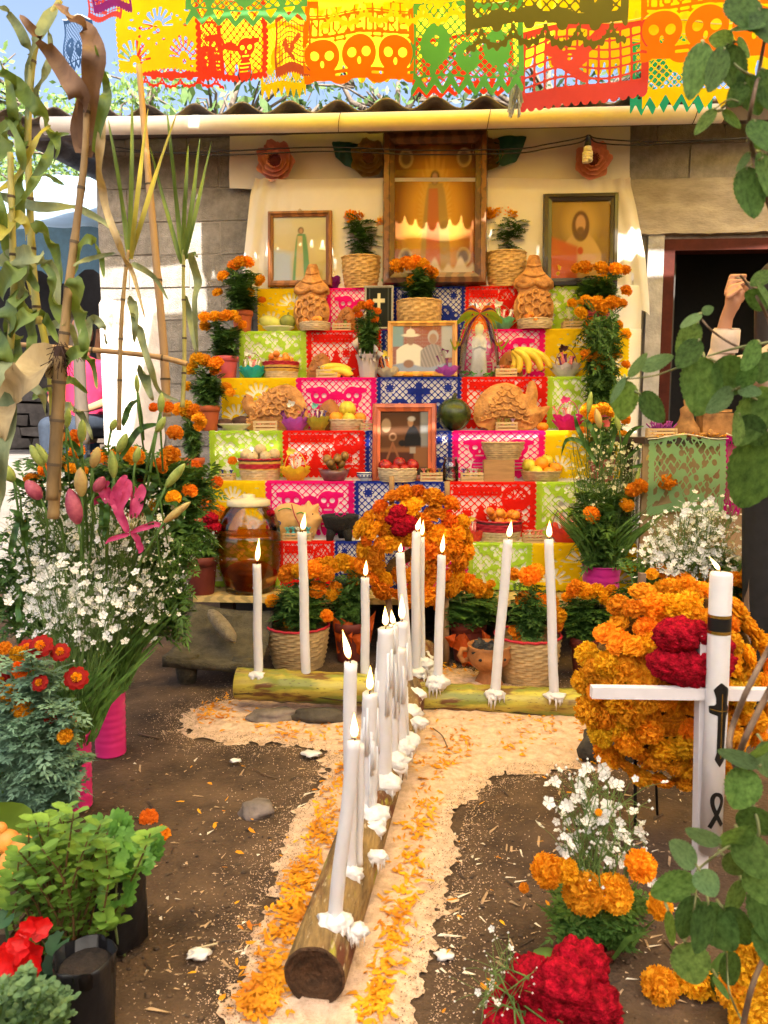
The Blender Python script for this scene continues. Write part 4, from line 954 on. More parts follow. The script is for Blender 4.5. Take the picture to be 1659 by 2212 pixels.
framed('picture_frame', 'black plaque with a pale cross standing on the fifth step', 786, 616, 850, 712, 4.72, 5, M('pale_edge', (.35, .33, .26)), pic_cross, .012, 9, gl=False)
framed('picture_frame', 'light oak framed photo of a seated couple on the fourth step', 836, 692, 988, 815, 4.56, 12, m_fo, pic_couple, .02, 8, nx=80, ny=64)
framed('picture_frame', 'reddish framed photo of an old person in a dark kitchen', 803, 871, 942, 1044, 4.24, 18, m_fr, pic_kitchen, .025, 7, gl=False, nx=60, ny=76)
# ================================================================ big paper flowers, bulb and wires above
def paper_rose(px, py, d, col, colc, label, seed, Y0=WY - .12):
 P = atw(px, py, Y0); s = S(P) * d / 2; r = thing('paper_flower', P, label, 'paper flower', 'large paper flowers on the wall', rz=TROT); rg = random.Random(seed)
 for ringi, (n, L, wd, z) in enumerate(((7, 1.0, .52, 0), (7, .82, .46, .12), (6, .62, .38, .24), (5, .42, .3, .34))):
  for k in range(n):
   a = 2 * PI * k / n + ringi * .4 + rg.uniform(-.08, .08); dx, dz = math.cos(a), math.sin(a); vs = []
   for i, t in enumerate(np.linspace(.1, 1, 6)):
    w2 = wd * math.sin(PI * (t * .8 + .12)) * (1 if t < .99 else .75); lift = z + .42 * t ** 2 + (.14 if t > .9 else 0)
    for q in (-1, -.35, .35, 1): vs.append((s * (dx * L * t * (1 - .05 * q * q) - dz * w2 * q), -s * (lift - .12 * (1 - abs(q)) * t), s * (dz * L * t + dx * w2 * q)))
   MB().add(vs, [(i * 4 + j, i * 4 + j + 1, i * 4 + j + 5, i * 4 + j + 4) for i in range(5) for j in range(3)]).build('petal', col, r)
 c = MB(); c.ball((0, -s * .4, 0), (s * .30, s * .12, s * .30), 14, 8)
 for k in range(60):
  a = k * 2.4; q = s * .29 * math.sqrt(k / 60); x, z = q * math.cos(a), q * math.sin(a); c.tube([(x, -s * .45, z), (x * 1.1 + rg.uniform(-.003, .003), -s * .62, z * 1.1)], s * .022, 4)
 c.build('heart', colc, r)
m_pr = M('rose_card', (.70, .30, .23), rough=.8, var=.1, trans=.12); m_prc = M('rose_card_heart', (.16, .025, .03), var=.3); m_gc = M('gold_card', (.50, .33, .12), rough=.3, metal=.6, var=.2); m_gcc = M('gold_card_heart', (.14, .045, .02), var=.3)
paper_rose(598, 354, 88, m_pr, m_prc, 'pink paper flower at the upper left of the backdrop', 1)
paper_rose(1277, 352, 84, m_pr, m_prc, 'pink paper flower behind the spiral bulb', 2)
paper_rose(797, 348, 82, m_gc, m_gcc, 'gold paper flower left of the tall frame', 3)
paper_rose(1050, 338, 74, m_gc, m_gcc, 'gold paper flower mostly hidden right of the tall frame', 4, WY - .08)
def paper_leaf(pts, label, Y0=WY - .10):
 c = atw(pts[0][0], pts[0][1], Y0); r = thing('paper_leaf', c, label, 'paper leaf', 'green paper leaves on the wall', rz=TROT); P = [loc_of(r, atw(x, y, Y0)) for x, y in pts]; m = sum(P, Vector()) / len(P)
 poly = [(p.x, p.z) for p in P]; xs = [p[0] for p in poly]; zs = [p[1] for p in poly]
 V, FA = march(lambda X, Y: poly_sdf(poly, X, Y), min(xs), max(xs), min(zs), max(zs), 22, 18); A = np.array(V); d = poly_sdf(poly, A[:, 0], A[:, 1])
 MB().add([(x, -.005 - .25 * max(0, q) + .004 * math.sin(x * 90), z) for (x, z), q in zip(V, d)], FA).build('leaf_blade', M('green_card', (.012, .075, .045), rough=.6, var=.25, scale=12), r)
paper_leaf([(716, 306), (750, 307), (775, 312), (776, 355), (765, 366), (745, 358), (725, 340)], 'dark green paper leaf beside the left gold flower')
paper_leaf([(1060, 305), (1090, 293), (1138, 295), (1128, 325), (1115, 350), (1085, 360), (1062, 350)], 'dark green paper leaf beside the right gold flower')
def bulb():
 Y0 = 4.72; P = atw(1270, 308, Y0); r = thing('spiral_bulb', P, 'spiral fluorescent bulb hanging from a black cable under the eave', 'light bulb', rz=TROT); q = lambda x, y: loc_of(r, atw(x, y, Y0)); s = S(P)
 MB().lathe([(.2 * s, 14 * s), (5 * s, 10 * s), (7 * s, -2 * s), (7.5 * s, -8 * s), (3 * s, -9 * s)], 14, cap0=True, cap1=True).build('socket', M('black_plastic', (.012, .012, .012), rough=.4), r)
 MB().lathe([(7 * s, -8 * s), (9 * s, -10 * s), (9 * s, -17 * s), (7 * s, -19 * s)], 14, cap1=True).build('ballast', M('bulb_white', (.80, .76, .62), rough=.3, var=.04), r)
 mb = MB(); mb.tube([(math.cos(a) * 8.5 * s, math.sin(a) * 8.5 * s, (-19 - a * .92) * s) for a in np.linspace(0, 6 * PI * 1.25, 70)], 3.1 * s, 7); mb.build('spiral_tube', MC['bulb_white'], r)
 wr = thing('power_cable', P, 'pair of thin black cables strung along the top of the wall', 'cable', rz=TROT)
 for off in (0, 9):
  pts = smooth_path([(250, 318 + off), (350, 330), (500, 326 + off), (700, 318 + off), (900, 325 + off), (1110, 322 + off), (1180, 312 + off), (1255, 298 + off), (1272, 292), (1290, 299 + off), (1370, 305 + off), (1450, 305 + off * .5), (1650, 296)], 5)
  MB().tube([loc_of(wr, atw(p[0], p[1], Y0 + .02)) for p in pts], .0042, 5).build('cable', M('black_cable', (.012, .010, .010), rough=.5), wr)
bulb()
# ================================================================ offerings on the steps
def fruit_mesh(r, mat, flat=.95, seed=0, stem=True, rough=.05, n=12, m=8):
 mb = MB(); mb.ball((0, 0, 0), (r, r, r * flat), n, m, rough, seed, 1.2)
 for i, v in enumerate(mb.v):
  q = math.hypot(v[0], v[1]) / r
  if v[2] > 0 and q < .35: mb.v[i] = (v[0], v[1], v[2] - r * .16 * (1 - q / .35))
 if stem: mb.cm = 1; mb.tube([(0, 0, r * flat * .8), (r * .05, 0, r * flat * 1.05)], r * .07, 5)
 return mb.mesh('fruit', [mat, M('fruit_stalk', (.08, .05, .02))])
M_guava = M('tejocote_skin', (.72, .17, .02), rough=.35, var=.25, scale=30, col2=(.85, .30, .03), ovar=.15, hue=.01)
M_orange = M('orange_skin', (.88, .30, .012), rough=.4, var=.12, scale=30, bump=.35, bscale=260, ovar=.08); M_lime = M('sweet_lime', (.62, .46, .03), rough=.4, var=.2, scale=25, bump=.3, bscale=240, col2=(.70, .62, .06), ovar=.1)
M_apple = M('apple_skin', (.20, .003, .006), rough=.25, var=.5, scale=18, col2=(.36, .02, .012), ovar=.15); M_melon = M('melon_skin', (.62, .46, .24), rough=.7, var=.2, scale=60, bump=.6, bscale=150)
M_plum = M('brown_plum', (.14, .05, .012), rough=.35, var=.4, scale=40, col2=(.26, .14, .03), ovar=.3)
def pile(c, r, fr, n, mat, label, group, name, seed, flat=.95, rz=None, up=0.0, rim=0.0, sy=1.0, stem=True, rough=.05):
 """fruits heaped in a bowl or basket of radius r; each fruit is a thing of its own"""
 rg = random.Random(seed); me = [fruit_mesh(fr, mat, flat, seed + i, stem, rough) for i in range(2)]; pts = []
 tries = 0; lay_ = 0
 while len(pts) < n and tries < 6000:
  tries += 1; a = rg.uniform(0, 6.3); q = (r - fr * .8) * math.sqrt(rg.random()); x, y = q * math.cos(a), q * math.sin(a) * sy; z = fr * .9 + rim
  for p in pts:
   dd = (x - p[0]) ** 2 + (y - p[1]) ** 2
   if dd < (1.85 * fr) ** 2: z = max(z, p[2] + math.sqrt((1.85 * fr) ** 2 - dd))
  if z > rim + fr * 1.2 + (n > 7) * fr * 1.5 + (n > 3) * fr * 1.1 and tries < 4000: continue
  if z > rim + fr * 4.4: continue
  pts.append((x, y, z))
 for p in pts:
  o = put(name, me[rg.randrange(2)], None, Vector(c) + Vector((p[0], p[1], p[2] + up))); o.rotation_euler = (rg.uniform(-.7, .7), rg.uniform(-.7, .7), rg.uniform(0, 6)); k = rg.uniform(.9, 1.06); o.scale = (k, k, k); tag(o, label, 'fruit', group)
def basket(px, k, wpx, hpx, mats, label, rim=None, bands=None, back=None, taper=.82, name='wicker_basket', rows=None, dz=0.0, cat='basket'):
 P = tp(px, k, 0.05); s = S(P); r = wpx * s / 2; P = tp(px, k, (back if back is not None else r + .012)); P.z += dz
 root = thing(name, P, label, cat, 'baskets and bowls on the altar', rz=TROT); basket_parts(root, r, hpx * s, mats, rim, taper, rows, bands=bands); return P, r, hpx * s
M_candy = [M('tissue_' + n, c, rough=.7, var=.12, trans=.3) for n, c in (('turquoise', (.04, .55, .52)), ('lilac', (.62, .14, .62)), ('pinkred', (.82, .05, .10)), ('violet', (.22, .01, .22)), ('mint', (.20, .58, .30)), ('cream', (.74, .66, .46)), ('yellow', (.85, .60, .04)), ('hotpink', (.82, .02, .30)), ('olive', (.52, .44, .04)), ('white', (.74, .70, .70)), ('coral', (.85, .10, .06)))]
CN = ['turquoise', 'lilac', 'pinkred', 'violet', 'mint', 'cream', 'yellow', 'hotpink', 'olive', 'white', 'coral']
def candy(px, k, wpx, hpx, col, label, handle=True, fl='white', sweets=('pink', 'white'), seed=0, back=None):
 """little tissue-paper basket with a ruffled edge, a wire handle, a paper bloom and rolled sweets"""
 P = tp(px, k, .05); s = S(P); r = wpx * s / 2; P = tp(px, k, r * .8 + .01 if back is None else back); rg = random.Random(seed + px); h = hpx * s
 root = thing('candy_basket', P, label, 'candy basket', 'tissue candy baskets on the altar', rz=TROT); mt = M_candy[CN.index(col)]; mb = MB(); n = 48
 for lo, hi, r0, r1, w8 in ((0, h * .85, r * .6, r * .85, 0), (h * .35, h, r * .66, r * .98, 1), (h * .2, h * .65, r * .68, r * 1.04, 2)):
  mb.lathe([(r0, lo), ((r0 + r1) / 2 * .98, (lo + hi) / 2), (r1, hi)], n, fn=lambda i, j, a, w8=w8: r * .07 * i * math.sin(a * 8 + w8 * 1.4), cap0=(w8 == 0))
  for q in range(n): x, y, z = mb.v[-q - 1]; mb.v[-q - 1] = (x, y, z + r * .10 * math.sin(q * 8 * 2 * PI / n + w8))
 mb.build('tissue_cup', mt, root)
 sw = MB(); cols = [M('sweet_' + c, v, rough=.3, var=.25, scale=160) for c, v in (('pink', (.80, .22, .22)), ('white', (.78, .72, .66)), ('purple', (.16, .012, .14)), ('green', (.30, .55, .10)), ('blue', (.05, .06, .32)), ('orange', (.85, .25, .08)))]
 cn = ['pink', 'white', 'purple', 'green', 'blue', 'orange']
 for i in range(9):
  a = rg.uniform(0, 6.3); q = r * .55 * rg.random(); x, y = math.cos(a) * q, math.sin(a) * q; d = Vector((x * .8 + rg.uniform(-.3, .3) * r, y * .5, r * 1.0)).normalized(); L = r * rg.uniform(.75, 1.15); sw.cm = cn.index(rg.choice(sweets)); b = Vector((x, y, h * .55))
  sw.tube([b, b + d * L], r * .075, 6); e = b + d * L
  for q in range(4): t = d.orthogonal().normalized(); t.rotate(Matrix.Rotation(q * 1.57 + i, 3, d)); sw.add([e - d * L * .12, e + d * L * .22 + t * r * .16, e + d * L * .16 - t * r * .04], [(0, 1, 2)], False)
 sw.build('sweets', cols, root)
 if handle:
  MB().tube([(math.cos(a) * r * .8, 0, h * .75 + math.sin(a) * r * 1.35) for a in np.linspace(0, PI, 16)], r * .035, 5).build('handle', M('handle_' + col, {'yellow': (.85, .62, .05), 'hotpink': (.75, .05, .3)}.get(col, (.30, .16, .10)), rough=.5), root)
  fm = M('bloom_' + fl, {'white': (.78, .76, .66), 'yellow': (.85, .70, .10), 'dark': (.06, .012, .015), 'pink': (.82, .06, .28), 'purple': (.25, .02, .16), 'lime': (.55, .62, .15), 'teal': (.2, .6, .5)}[fl], rough=.7, trans=.2); f = MB(); cx, cz = -r * .3, h * .75 + r * 1.35
  for i in range(9):
   a = i * 2.4; q = r * (.12 + .20 * i / 9); d = Vector((math.cos(a), -.5, math.sin(a) * .8)); t = Vector((-math.sin(a), 0, math.cos(a))); c = Vector((cx, -r * .08, cz))
   f.add([c, c + d * q - t * r * .14, c + d * q * 1.5 + Vector((0, 0, r * .05)), c + d * q + t * r * .14], [(0, 1, 2, 3)])
  f.build('paper_bloom', fm, root)
 return root
M_slat = M('crate_wood', (.60, .42, .22), rough=.7, var=.22, scale=14, stretch=(1, 8, 8), ovar=.08)
def crate(px, k, wpx, label, sweets=('pink', 'white'), seed=0, hpx=None, back=None):
 P = tp(px, k, .05); s = S(P); wd = wpx * s; dp = wd * .72; h = (hpx or wpx * .42) * s; P = tp(px, k, dp / 2 + .008 if back is None else back); rg = random.Random(seed + px)
 root = thing('mini_crate', P, label, 'crate', 'miniature slatted crates on the altar', rz=TROT); sl = MB().box((0, 0, 0), (wd, .0022, h * .24)).mesh('slat', M_slat); sd = MB().box((0, 0, 0), (.0022, dp, h * .24)).mesh('slat', M_slat)
 for i in range(3):
  z = h * (.14 + i * .36)
  for sg in (-1, 1): put('slat', sl, root, (0, sg * dp / 2, z)); put('slat', sd, root, (sg * (wd / 2 - .003), 0, z))
 ps = MB().box((0, 0, h / 2), (wd * .07, wd * .07, h)).mesh('post', M_slat)
 for x in (-1, 1):
  for y in (-1, 1): put('post', ps, root, (x * (wd / 2 - wd * .05), y * (dp / 2 - wd * .05), 0))
 MB().box((0, 0, .002), (wd * .94, dp * .94, .002)).build('floor_board', M_slat, root)
 cn = {'pink': (.85, .28, .22), 'white': (.78, .74, .68), 'purple': (.16, .012, .14), 'green': (.32, .50, .12), 'blue': (.04, .05, .30), 'orange': (.88, .24, .07), 'teal': (.12, .48, .52), 'lilac': (.66, .42, .60), 'straw': (.45, .38, .10)}; cols = [M('wrap_' + c, cn[c], rough=.35, var=.3, scale=120, trans=.2) for c in sweets]
 mb = MB()
 for i in range(5):
  x = wd * (-.34 + .17 * i) + rg.uniform(-.004, .004); y = rg.uniform(-.25, .25) * dp; mb.cm = rg.randrange(len(cols)); c = Vector((x, y, h * .75)); mb.ball(c, (wd * .09, wd * .09, h * .35), 7, 5)
  for q in range(7): a = q * .9; d = Vector((math.cos(a) * .7, math.sin(a) * .5, 1)); t = Vector((-math.sin(a), math.cos(a), 0)); b = c + Vector((0, 0, h * .2)); mb.add([b, b + d * wd * .17 - t * wd * .045, b + d * wd * .2 + t * wd * .045], [(0, 1, 2)], False)
 mb.build('wrapped_sweets', cols, root); return root
def plate(px, k, wpx, label, mat, hpx=7):
 P = tp(px, k, .05); s = S(P); r = wpx * s / 2; P = tp(px, k, r * .75 + .01); root = thing('plate', P, label, 'plate', 'baskets and bowls on the altar', rz=TROT); h = hpx * s
 MB().lathe([(r * .45, 0), (r * .5, 0), (r * .58, h * .25), (r * .9, h * .8), (r, h), (r * .99, h * 1.12), (r * .85, h * .8), (r * .5, h * .35), (0.001, h * .3)], 28, cap0=True, sy=.75).build('dish', mat, root); return P, r, h
# ---- breads
M_bread = M('bread_crust', (.36, .13, .025), rough=.55, var=.35, scale=16, col2=(.56, .27, .075), bump=.5, bscale=70); M_breadd = M('bread_dark', (.36, .135, .03), rough=.55, var=.25, scale=20); M_breadp = M('bread_pale', (.60, .34, .12), rough=.6, var=.12, scale=8)
def bread(name, label, px, k, wpx, hpx, poly, ropes, mat=M_bread, thick=.05, lean=14, back=.06, extras=None, rz=0.0, eyes=()):
 P = tp(px, k, back); s = S(P); W, Hh = wpx * s, hpx * s; root = thing(name, P, label, 'bread', 'shaped breads on the altar', rz=TROT + rz); T = Matrix.Rotation(R(-lean), 4, 'X')
 pl = [tuple(q) for q in smooth_path([np.array(p) for p in poly] + [np.array(poly[0])], 4)][:-1]; pl = [(x * W, z * Hh) for x, z in pl]; xs = [p[0] for p in pl]; zs = [p[1] for p in pl]
 V, FA = march(lambda X, Y: poly_sdf(pl, X, Y), min(xs) - .004, max(xs) + .004, min(zs) - .004, max(zs) + .004, 40, 40); A = np.array(V); d = np.maximum(0, poly_sdf(pl, A[:, 0], A[:, 1])); dm = d.max()
 hgt = lambda dd: thick * (1 - (1 - min(1, dd / (dm * .8))) ** 2.2) + .004 * 0
 mb = MB(); vs = [(x, -hgt(q) + .004 * noise.noise(Vector((x * 30, z * 30, 1))), z) for (x, z), q in zip(V, d)]; n = len(vs); mb.add(vs, FA); mb.add([(x, .006, z) for x, z in V], [tuple(reversed(f)) for f in FA])
 put('body', mb.mesh('body', mat), root, M4=T)
 for rp in ropes:
  pts = []; kind = rp[0]
  P2 = [np.array(p) for p in rp[1]]
  for q in smooth_path(P2, 8):
   x, z = q[0] * W, q[1] * Hh; dd = float(poly_sdf(pl, np.array([x]), np.array([z]))[0]); pts.append(Vector((x, -hgt(max(0, dd)) - .001, z)))
  r = rp[2] * W; t = MB()
  if kind == 'curl':                           # a row of small rolled scrolls
   L = sum((pts[i + 1] - pts[i]).length for i in range(len(pts) - 1)); m_ = max(3, int(L / (r * 3.6))); t2 = []
   for i in range(m_ * 14 + 1):
    u = i / (m_ * 14) * (len(pts) - 1); a = pts[int(u)].lerp(pts[min(int(u) + 1, len(pts) - 1)], u % 1); tg = (pts[min(int(u) + 1, len(pts) - 1)] - pts[max(int(u) - 1, 0)]).normalized(); nn = Vector((-tg.z, 0, tg.x)); ph = i / 14 * 2 * PI
    t2.append(a + nn * math.sin(ph) * r * 1.3 + tg * math.cos(ph) * r * 1.1 + Vector((0, -r * .4, 0)))
   t.tube(t2, r * .62, 5)
  else: t.tube(pts, [r * .6] + [r] * (len(pts) - 2) + [r * .6], 6)
  put('dough_rope', t.mesh('dough_rope', mat), root, M4=T)
 for e in eyes: put('eye', MB().ball((e[0] * W, -thick * .9, e[1] * Hh), e[2] * W, 8, 6).mesh('eye', M('bread_eye', (.03, .015, .01))), root, M4=T)
 return root
WOMAN = [(-.10, 1.0), (.10, 1.0), (.16, .93), (.24, .78), (.44, .66), (.46, .56), (.34, .52), (.46, .36), (.44, .18), (.26, .02), (-.26, .02), (-.44, .18), (-.46, .36), (-.34, .52), (-.46, .58), (-.44, .68), (-.22, .80), (-.15, .93)]
wr = [('rope', [(-.15, .86), (0, .82), (.15, .86)], .035), ('rope', [(-.26, .74), (0, .68), (.26, .74)], .04), ('rope', [(-.42, .62), (-.2, .56), (-.02, .60)], .07), ('rope', [(.42, .62), (.2, .56), (.02, .60)], .07)] + [('curl', [(x, .5 - abs(x) * .12), (x * 1.08, .3), (x * .9, .08 + abs(x) * .12)], .05) for x in (-.3, -.15, 0, .15, .3)]
bread('figure_bread', 'figure-shaped bread with scrolls leaning left of the plaque', 672, 5, 84, 152, WOMAN, wr, lean=10, back=.075)
bread('figure_bread', 'figure-shaped bread with scrolls leaning below the bearded print', 1153, 5, 92, 168, WOMAN, wr, lean=10, back=.075)
LOAF = [(-.48, .04), (-.5, .22), (-.42, .5), (-.2, .86), (.08, .98), (.3, .84), (.47, .55), (.5, .25), (.46, .04), (.1, .0), (-.2, .0)]
lr = [('curl', [(-.40 + .05 * i, .18 + .12 * i), (-.05, .34 + .12 * i), (.40 - .04 * i, .22 + .11 * i)], .028) for i in range(5)]
bread('humped_bread', 'humped animal bread with dough scrolls at the left of the third step', 592, 3, 148, 106, [(-.5, .62), (-.44, .78), (-.34, .72), (-.30, .60), (-.1, .86), (.15, .98), (.36, .84), (.47, .5), (.5, .2), (.42, .02), (-.3, .02), (-.44, .10), (-.38, .28), (-.46, .42)], lr, lean=14, back=.085, eyes=((-.42, .68, .012),))
bread('humped_bread', 'humped animal bread with tail and dough scrolls at the right of the third step', 1106, 3, 166, 108, [(-.5, .25), (-.47, .6), (-.3, .9), (-.08, 1.0), (.1, .9), (.17, .74), (.22, 1.0), (.3, 1.02), (.34, .75), (.33, .5), (.49, .52), (.47, .42), (.42, .3), (.34, .12), (.18, .02), (-.2, .04), (-.26, -.02), (-.34, .06), (-.44, .1)], [('curl', [(-.42 + .06 * i, .20 + .13 * i), (-.1, .30 + .14 * i), (.24 - .05 * i, .16 + .14 * i)], .022) for i in range(5)], lean=14, back=.085)
bread('round_bread', 'small dark round bread behind the crate on the fifth step', 746, 5, 48, 60, LOAF, [('curl', [(-.3, .2), (0, .5), (.3, .3)], .06), ('curl', [(-.2, .5), (.1, .75)], .06)], M_breadd, .035, back=.08)
bread('round_bread', 'small dark lumpy bread left of the bananas on the fourth step', 690, 4, 56, 60, LOAF, [('curl', [(-.3, .2), (0, .5), (.3, .3)], .06), ('curl', [(-.3, .5), (.1, .8)], .05)], M_breadd, .035, back=.1)
bread('round_bread', 'brown bread peeking out behind the oranges on the third step', 708, 3, 60, 72, LOAF, [('curl', [(-.3, .3), (0, .6), (.3, .4)], .06)], M_breadd, .035, back=.12)
bread('round_bread', 'brown bread standing behind the banana bunch on the fourth step', 1100, 4, 58, 64, LOAF, [('curl', [(-.3, .3), (0, .6), (.3, .4)], .06)], M_breadd, .035, back=.12)
bread('pig_bread', 'pale pig-shaped bread painted with green vines on the lowest step', 640, 1, 112, 86, [(-.44, .1), (-.5, .4), (-.42, .78), (-.15, .92), (.1, .84), (.22, .98), (.30, .86), (.42, .90), (.42, .66), (.5, .5), (.42, .3), (.34, .06), (.2, .02), (.12, .18), (-.15, .16), (-.22, .0), (-.36, .0)], [], M_breadp, .04, 12, .1, eyes=((.33, .62, .014),))
def icing():
 r = bpy.data.objects['pig_bread']; s = S(Vector(r.location)); W, Hh = 112 * s, 86 * s; T = Matrix.Rotation(R(-12), 4, 'X')
 for pts, c in (([(-.34, .68), (-.26, .74), (-.16, .76), (-.08, .72)], (.05, .30, .03)), ([(.02, .62), (.1, .66), (.16, .62)], (.05, .30, .03)), ([(-.08, .86), (-.02, .6), (.06, .4), (.14, .2)], (.34, .02, .04)), ([(-.4, .36), (-.34, .44), (-.28, .38), (-.34, .32), (-.4, .36)], (.05, .08, .30))):
  put('icing', MB().tube([Vector((p[0] * W, -.044, p[1] * Hh)) for p in smooth_path(pts, 5)], .0028, 5).mesh('icing', M('icing_%d' % int(c[1] * 100 + c[2] * 7), c, rough=.4)), r, M4=T)
icing()
# ---- top step
def steel_pot():
 P = tp(596, 6, .06); s = S(P); r = thing('steel_pot', P, 'small shiny steel pot on the top step at the far left', 'pot', rz=TROT)
 MB().lathe([(17 * s, 0), (18 * s, 2 * s), (18 * s, 40 * s), (19 * s, 42 * s), (17 * s, 42 * s), (16 * s, 4 * s), (.001, 3 * s)], 24, cap0=True).build('body', M('steel', (.55, .55, .55), rough=.18, metal=1, var=.05), r)
 MB().tube([(-18 * s, 0, 34 * s), (-26 * s, 0, 34 * s), (-26 * s, 0, 20 * s), (-18 * s, 0, 18 * s)], 1.6 * s, 6).build('handle', MC['steel'], r)
steel_pot()
candy(612, 6, 24, 16, 'cream', 'tiny cream tissue cup in front of the steel pot', False, sweets=('purple', 'white'))
crate(632, 6, 32, 'mini crate of sweets beside the steel pot on the top step', ('pink', 'white', 'orange'))
candy(718, 6, 46, 26, 'violet', 'dark violet candy basket on the top step', fl='lime', sweets=('pink', 'white'))
candy(850, 6, 52, 24, 'mint', 'mint green candy basket left of the tall frame', fl='purple', sweets=('pink', 'white'), back=.05)
candy(942, 6, 44, 24, 'pinkred', 'pink red candy basket right below the tall frame', True, 'pink', ('pink', 'white'), back=.05)
candy(1023, 6, 54, 30, 'coral', 'coral candy basket with a pale yellow bloom on the top step', fl='yellow')
candy(1204, 6, 40, 42, 'yellow', 'yellow frilled candy basket next to the bearded print', fl='lime', sweets=('white', 'pink'))
plate(1232, 6, 50, 'small pale dish in front of the bearded print', M('ceramic', (.66, .60, .42), rough=.3, var=.06))
plant(782, 6, 92, 66, [(758, 467, 34), (778, 466, 32), (803, 470, 38), (822, 478, 30), (748, 482, 26), (750, 494, 24), (832, 504, 24), (790, 474, 30)], 'marigolds in a large wicker basket left of the tall frame', 'marigold plants on the altar', ([M_wick], None, .85), back=.10, bushw=1.15, rows=14, seed=1)
plant(1090, 6, 94, 72, [(1056, 462, 32), (1075, 458, 32), (1096, 458, 34), (1122, 456, 30), (1040, 480, 26), (1108, 462, 28)], 'marigolds in a large wicker basket right of the tall frame', 'marigold plants on the altar', ([M_wick], None, .85), back=.10, bushw=1.1, rows=15, seed=2)
plant(905, 5, 96, 62, [(858, 575, 32), (880, 570, 34), (897, 566, 30), (912, 574, 32), (893, 608, 32), (925, 585, 28), (934, 592, 28)], 'marigolds in a wicker basket below the tall frame', 'marigold plants on the altar', ([M_wick], None, .9), back=.07, rows=11, seed=3)
def cello():
 P = tp(1362, 6, .07); s = S(P); r = thing('sweets_packet', P, 'clear bag of blue and white trinkets at the right end of the top step', 'packet', rz=TROT); rg = random.Random(3); mb = MB()
 for i in range(16): mb.cm = i % 3; mb.ball((rg.uniform(-20, 20) * s, rg.uniform(-8, 8) * s, rg.uniform(5, 46) * s), rg.uniform(4, 8) * s, 7, 5)
 mb.build('trinkets', [M('trinket_blue', (.03, .12, .42)), M('trinket_white', (.7, .68, .62)), M('trinket_green', (.2, .4, .2))], r)
 MB().lathe([(24 * s, 0), (27 * s, 20 * s), (22 * s, 50 * s), (5 * s, 62 * s), (12 * s, 78 * s)], 20, sy=.5, fn=lambda i, j, a: 2 * s * math.sin(a * 7 + i)).build('cellophane', glass('cellophane', refl=.08, rough=.1), r)
cello()
# ---- fifth step
def papaya():
 P, r, h = plate(602, 5, 70, 'pale plate holding a papaya and a squash', MC['ceramic'], 12); s = S(P)
 o = MB(); o.ball((0, 0, 0), (26 * s, 15 * s, 15 * s), 16, 10, .08, 3); tag(o.build('papaya', M('papaya_skin', (.55, .42, .09), rough=.45, var=.3, scale=8, col2=(.45, .48, .10)), None, P + Vector((-16 * s, 0, 22 * s))), 'green yellow papaya on the plate', 'fruit'); bpy.data.objects['papaya'].rotation_euler = (0, R(14), .2)
 o = MB(); o.ball((0, 0, 0), (17 * s, 17 * s, 15 * s), 24, 10)
 for i, v in enumerate(o.v): a = math.atan2(v[1], v[0]); k = 1 + .04 * math.cos(a * 9); o.v[i] = (v[0] * k, v[1] * k, v[2])
 o.tube([(0, 0, 13 * s), (2 * s, 0, 20 * s)], 2 * s, 6); tag(o.build('small_squash', M('squash_green', (.24, .26, .05), rough=.5, var=.35, scale=14), None, P + Vector((20 * s, -.005, 24 * s))), 'small ribbed green squash beside the papaya', 'squash')
papaya()
P, r, h = basket(681, 5, 66, 17, [M_wickp], 'shallow pale basket of orange fruits before the left figure bread', taper=.9, back=.03); pile(P, r, .021, 9, M_guava, 'small orange fruit in the basket before the left figure bread', 'fruits before the left figure bread', 'tejocote', 1, rim=h * .4)
P, r, h = basket(1155, 5, 74, 20, [M_wickp], 'shallow pale basket of orange fruits before the right figure bread', taper=.9, back=.03); pile(P, r, .021, 8, M_guava, 'small orange fruit in the basket before the right figure bread', 'fruits before the right figure bread', 'tejocote', 2, rim=h * .5)
crate(739, 5, 40, 'mini crate of sweets left of the red marigold pot', ('pink', 'orange', 'green'))
crate(1235, 5, 42, 'mini crate with white sweets on the fifth step at right', ('white', 'straw'))
candy(1082, 5, 54, 26, 'mint', 'pale mint candy basket beside the ribboned statuette', fl='white', sweets=('white', 'pink', 'green'))
# ---- fourth step
candy(546, 4, 54, 26, 'turquoise', 'turquoise candy basket at the left of the fourth step', fl='white', sweets=('pink', 'white'))
bandf = lambda t: [3, 2, 0, 1][min(3, int((1 - t) * 4))]
def banded(px, k, wpx, hpx, label, f=None): return basket(px, k, wpx, hpx, [M_wickp, M_wred, M_wbrown, M_wgold], label, rim=M_wred, bands=f or (lambda t: 1 if t > .78 else 3 if t > .66 else 2 if t > .55 else 3 if t > .4 else 0), taper=.86)
P, r, h = banded(607, 4, 78, 36, 'red-rimmed banded basket of orange fruits on the fourth step'); pile(P, r * .95, .023, 16, M_guava, 'small orange fruit in the banded basket on the fourth step', 'fruits in the fourth step basket', 'tejocote', 3, rim=h * .62)
P, r, h = banded(562, 2, 92, 46, 'red striped basket of pale melons on the second step', lambda t: 2 if t > .88 else 3 if t > .76 else 1 if t > .55 else 3 if t > .45 else 0)
for i, (x, y, z) in enumerate(((-.032, -.025, .0), (.032, -.02, .0), (0, .03, .005), (.004, 0, .042), (-.07, .012, .012), (.072, .012, .014))):
 o = put('melon', fruit_mesh(.036, M_melon, .9, i), None, P + Vector((x * 1.15, y, h + .012 + z))); o.rotation_euler = (.5, i, i); tag(o, f'small round pale melon in the red striped basket, the {["front left", "front right", "hindmost", "topmost", "far left", "far right"][i]} one', 'fruit', 'melons on the second step')
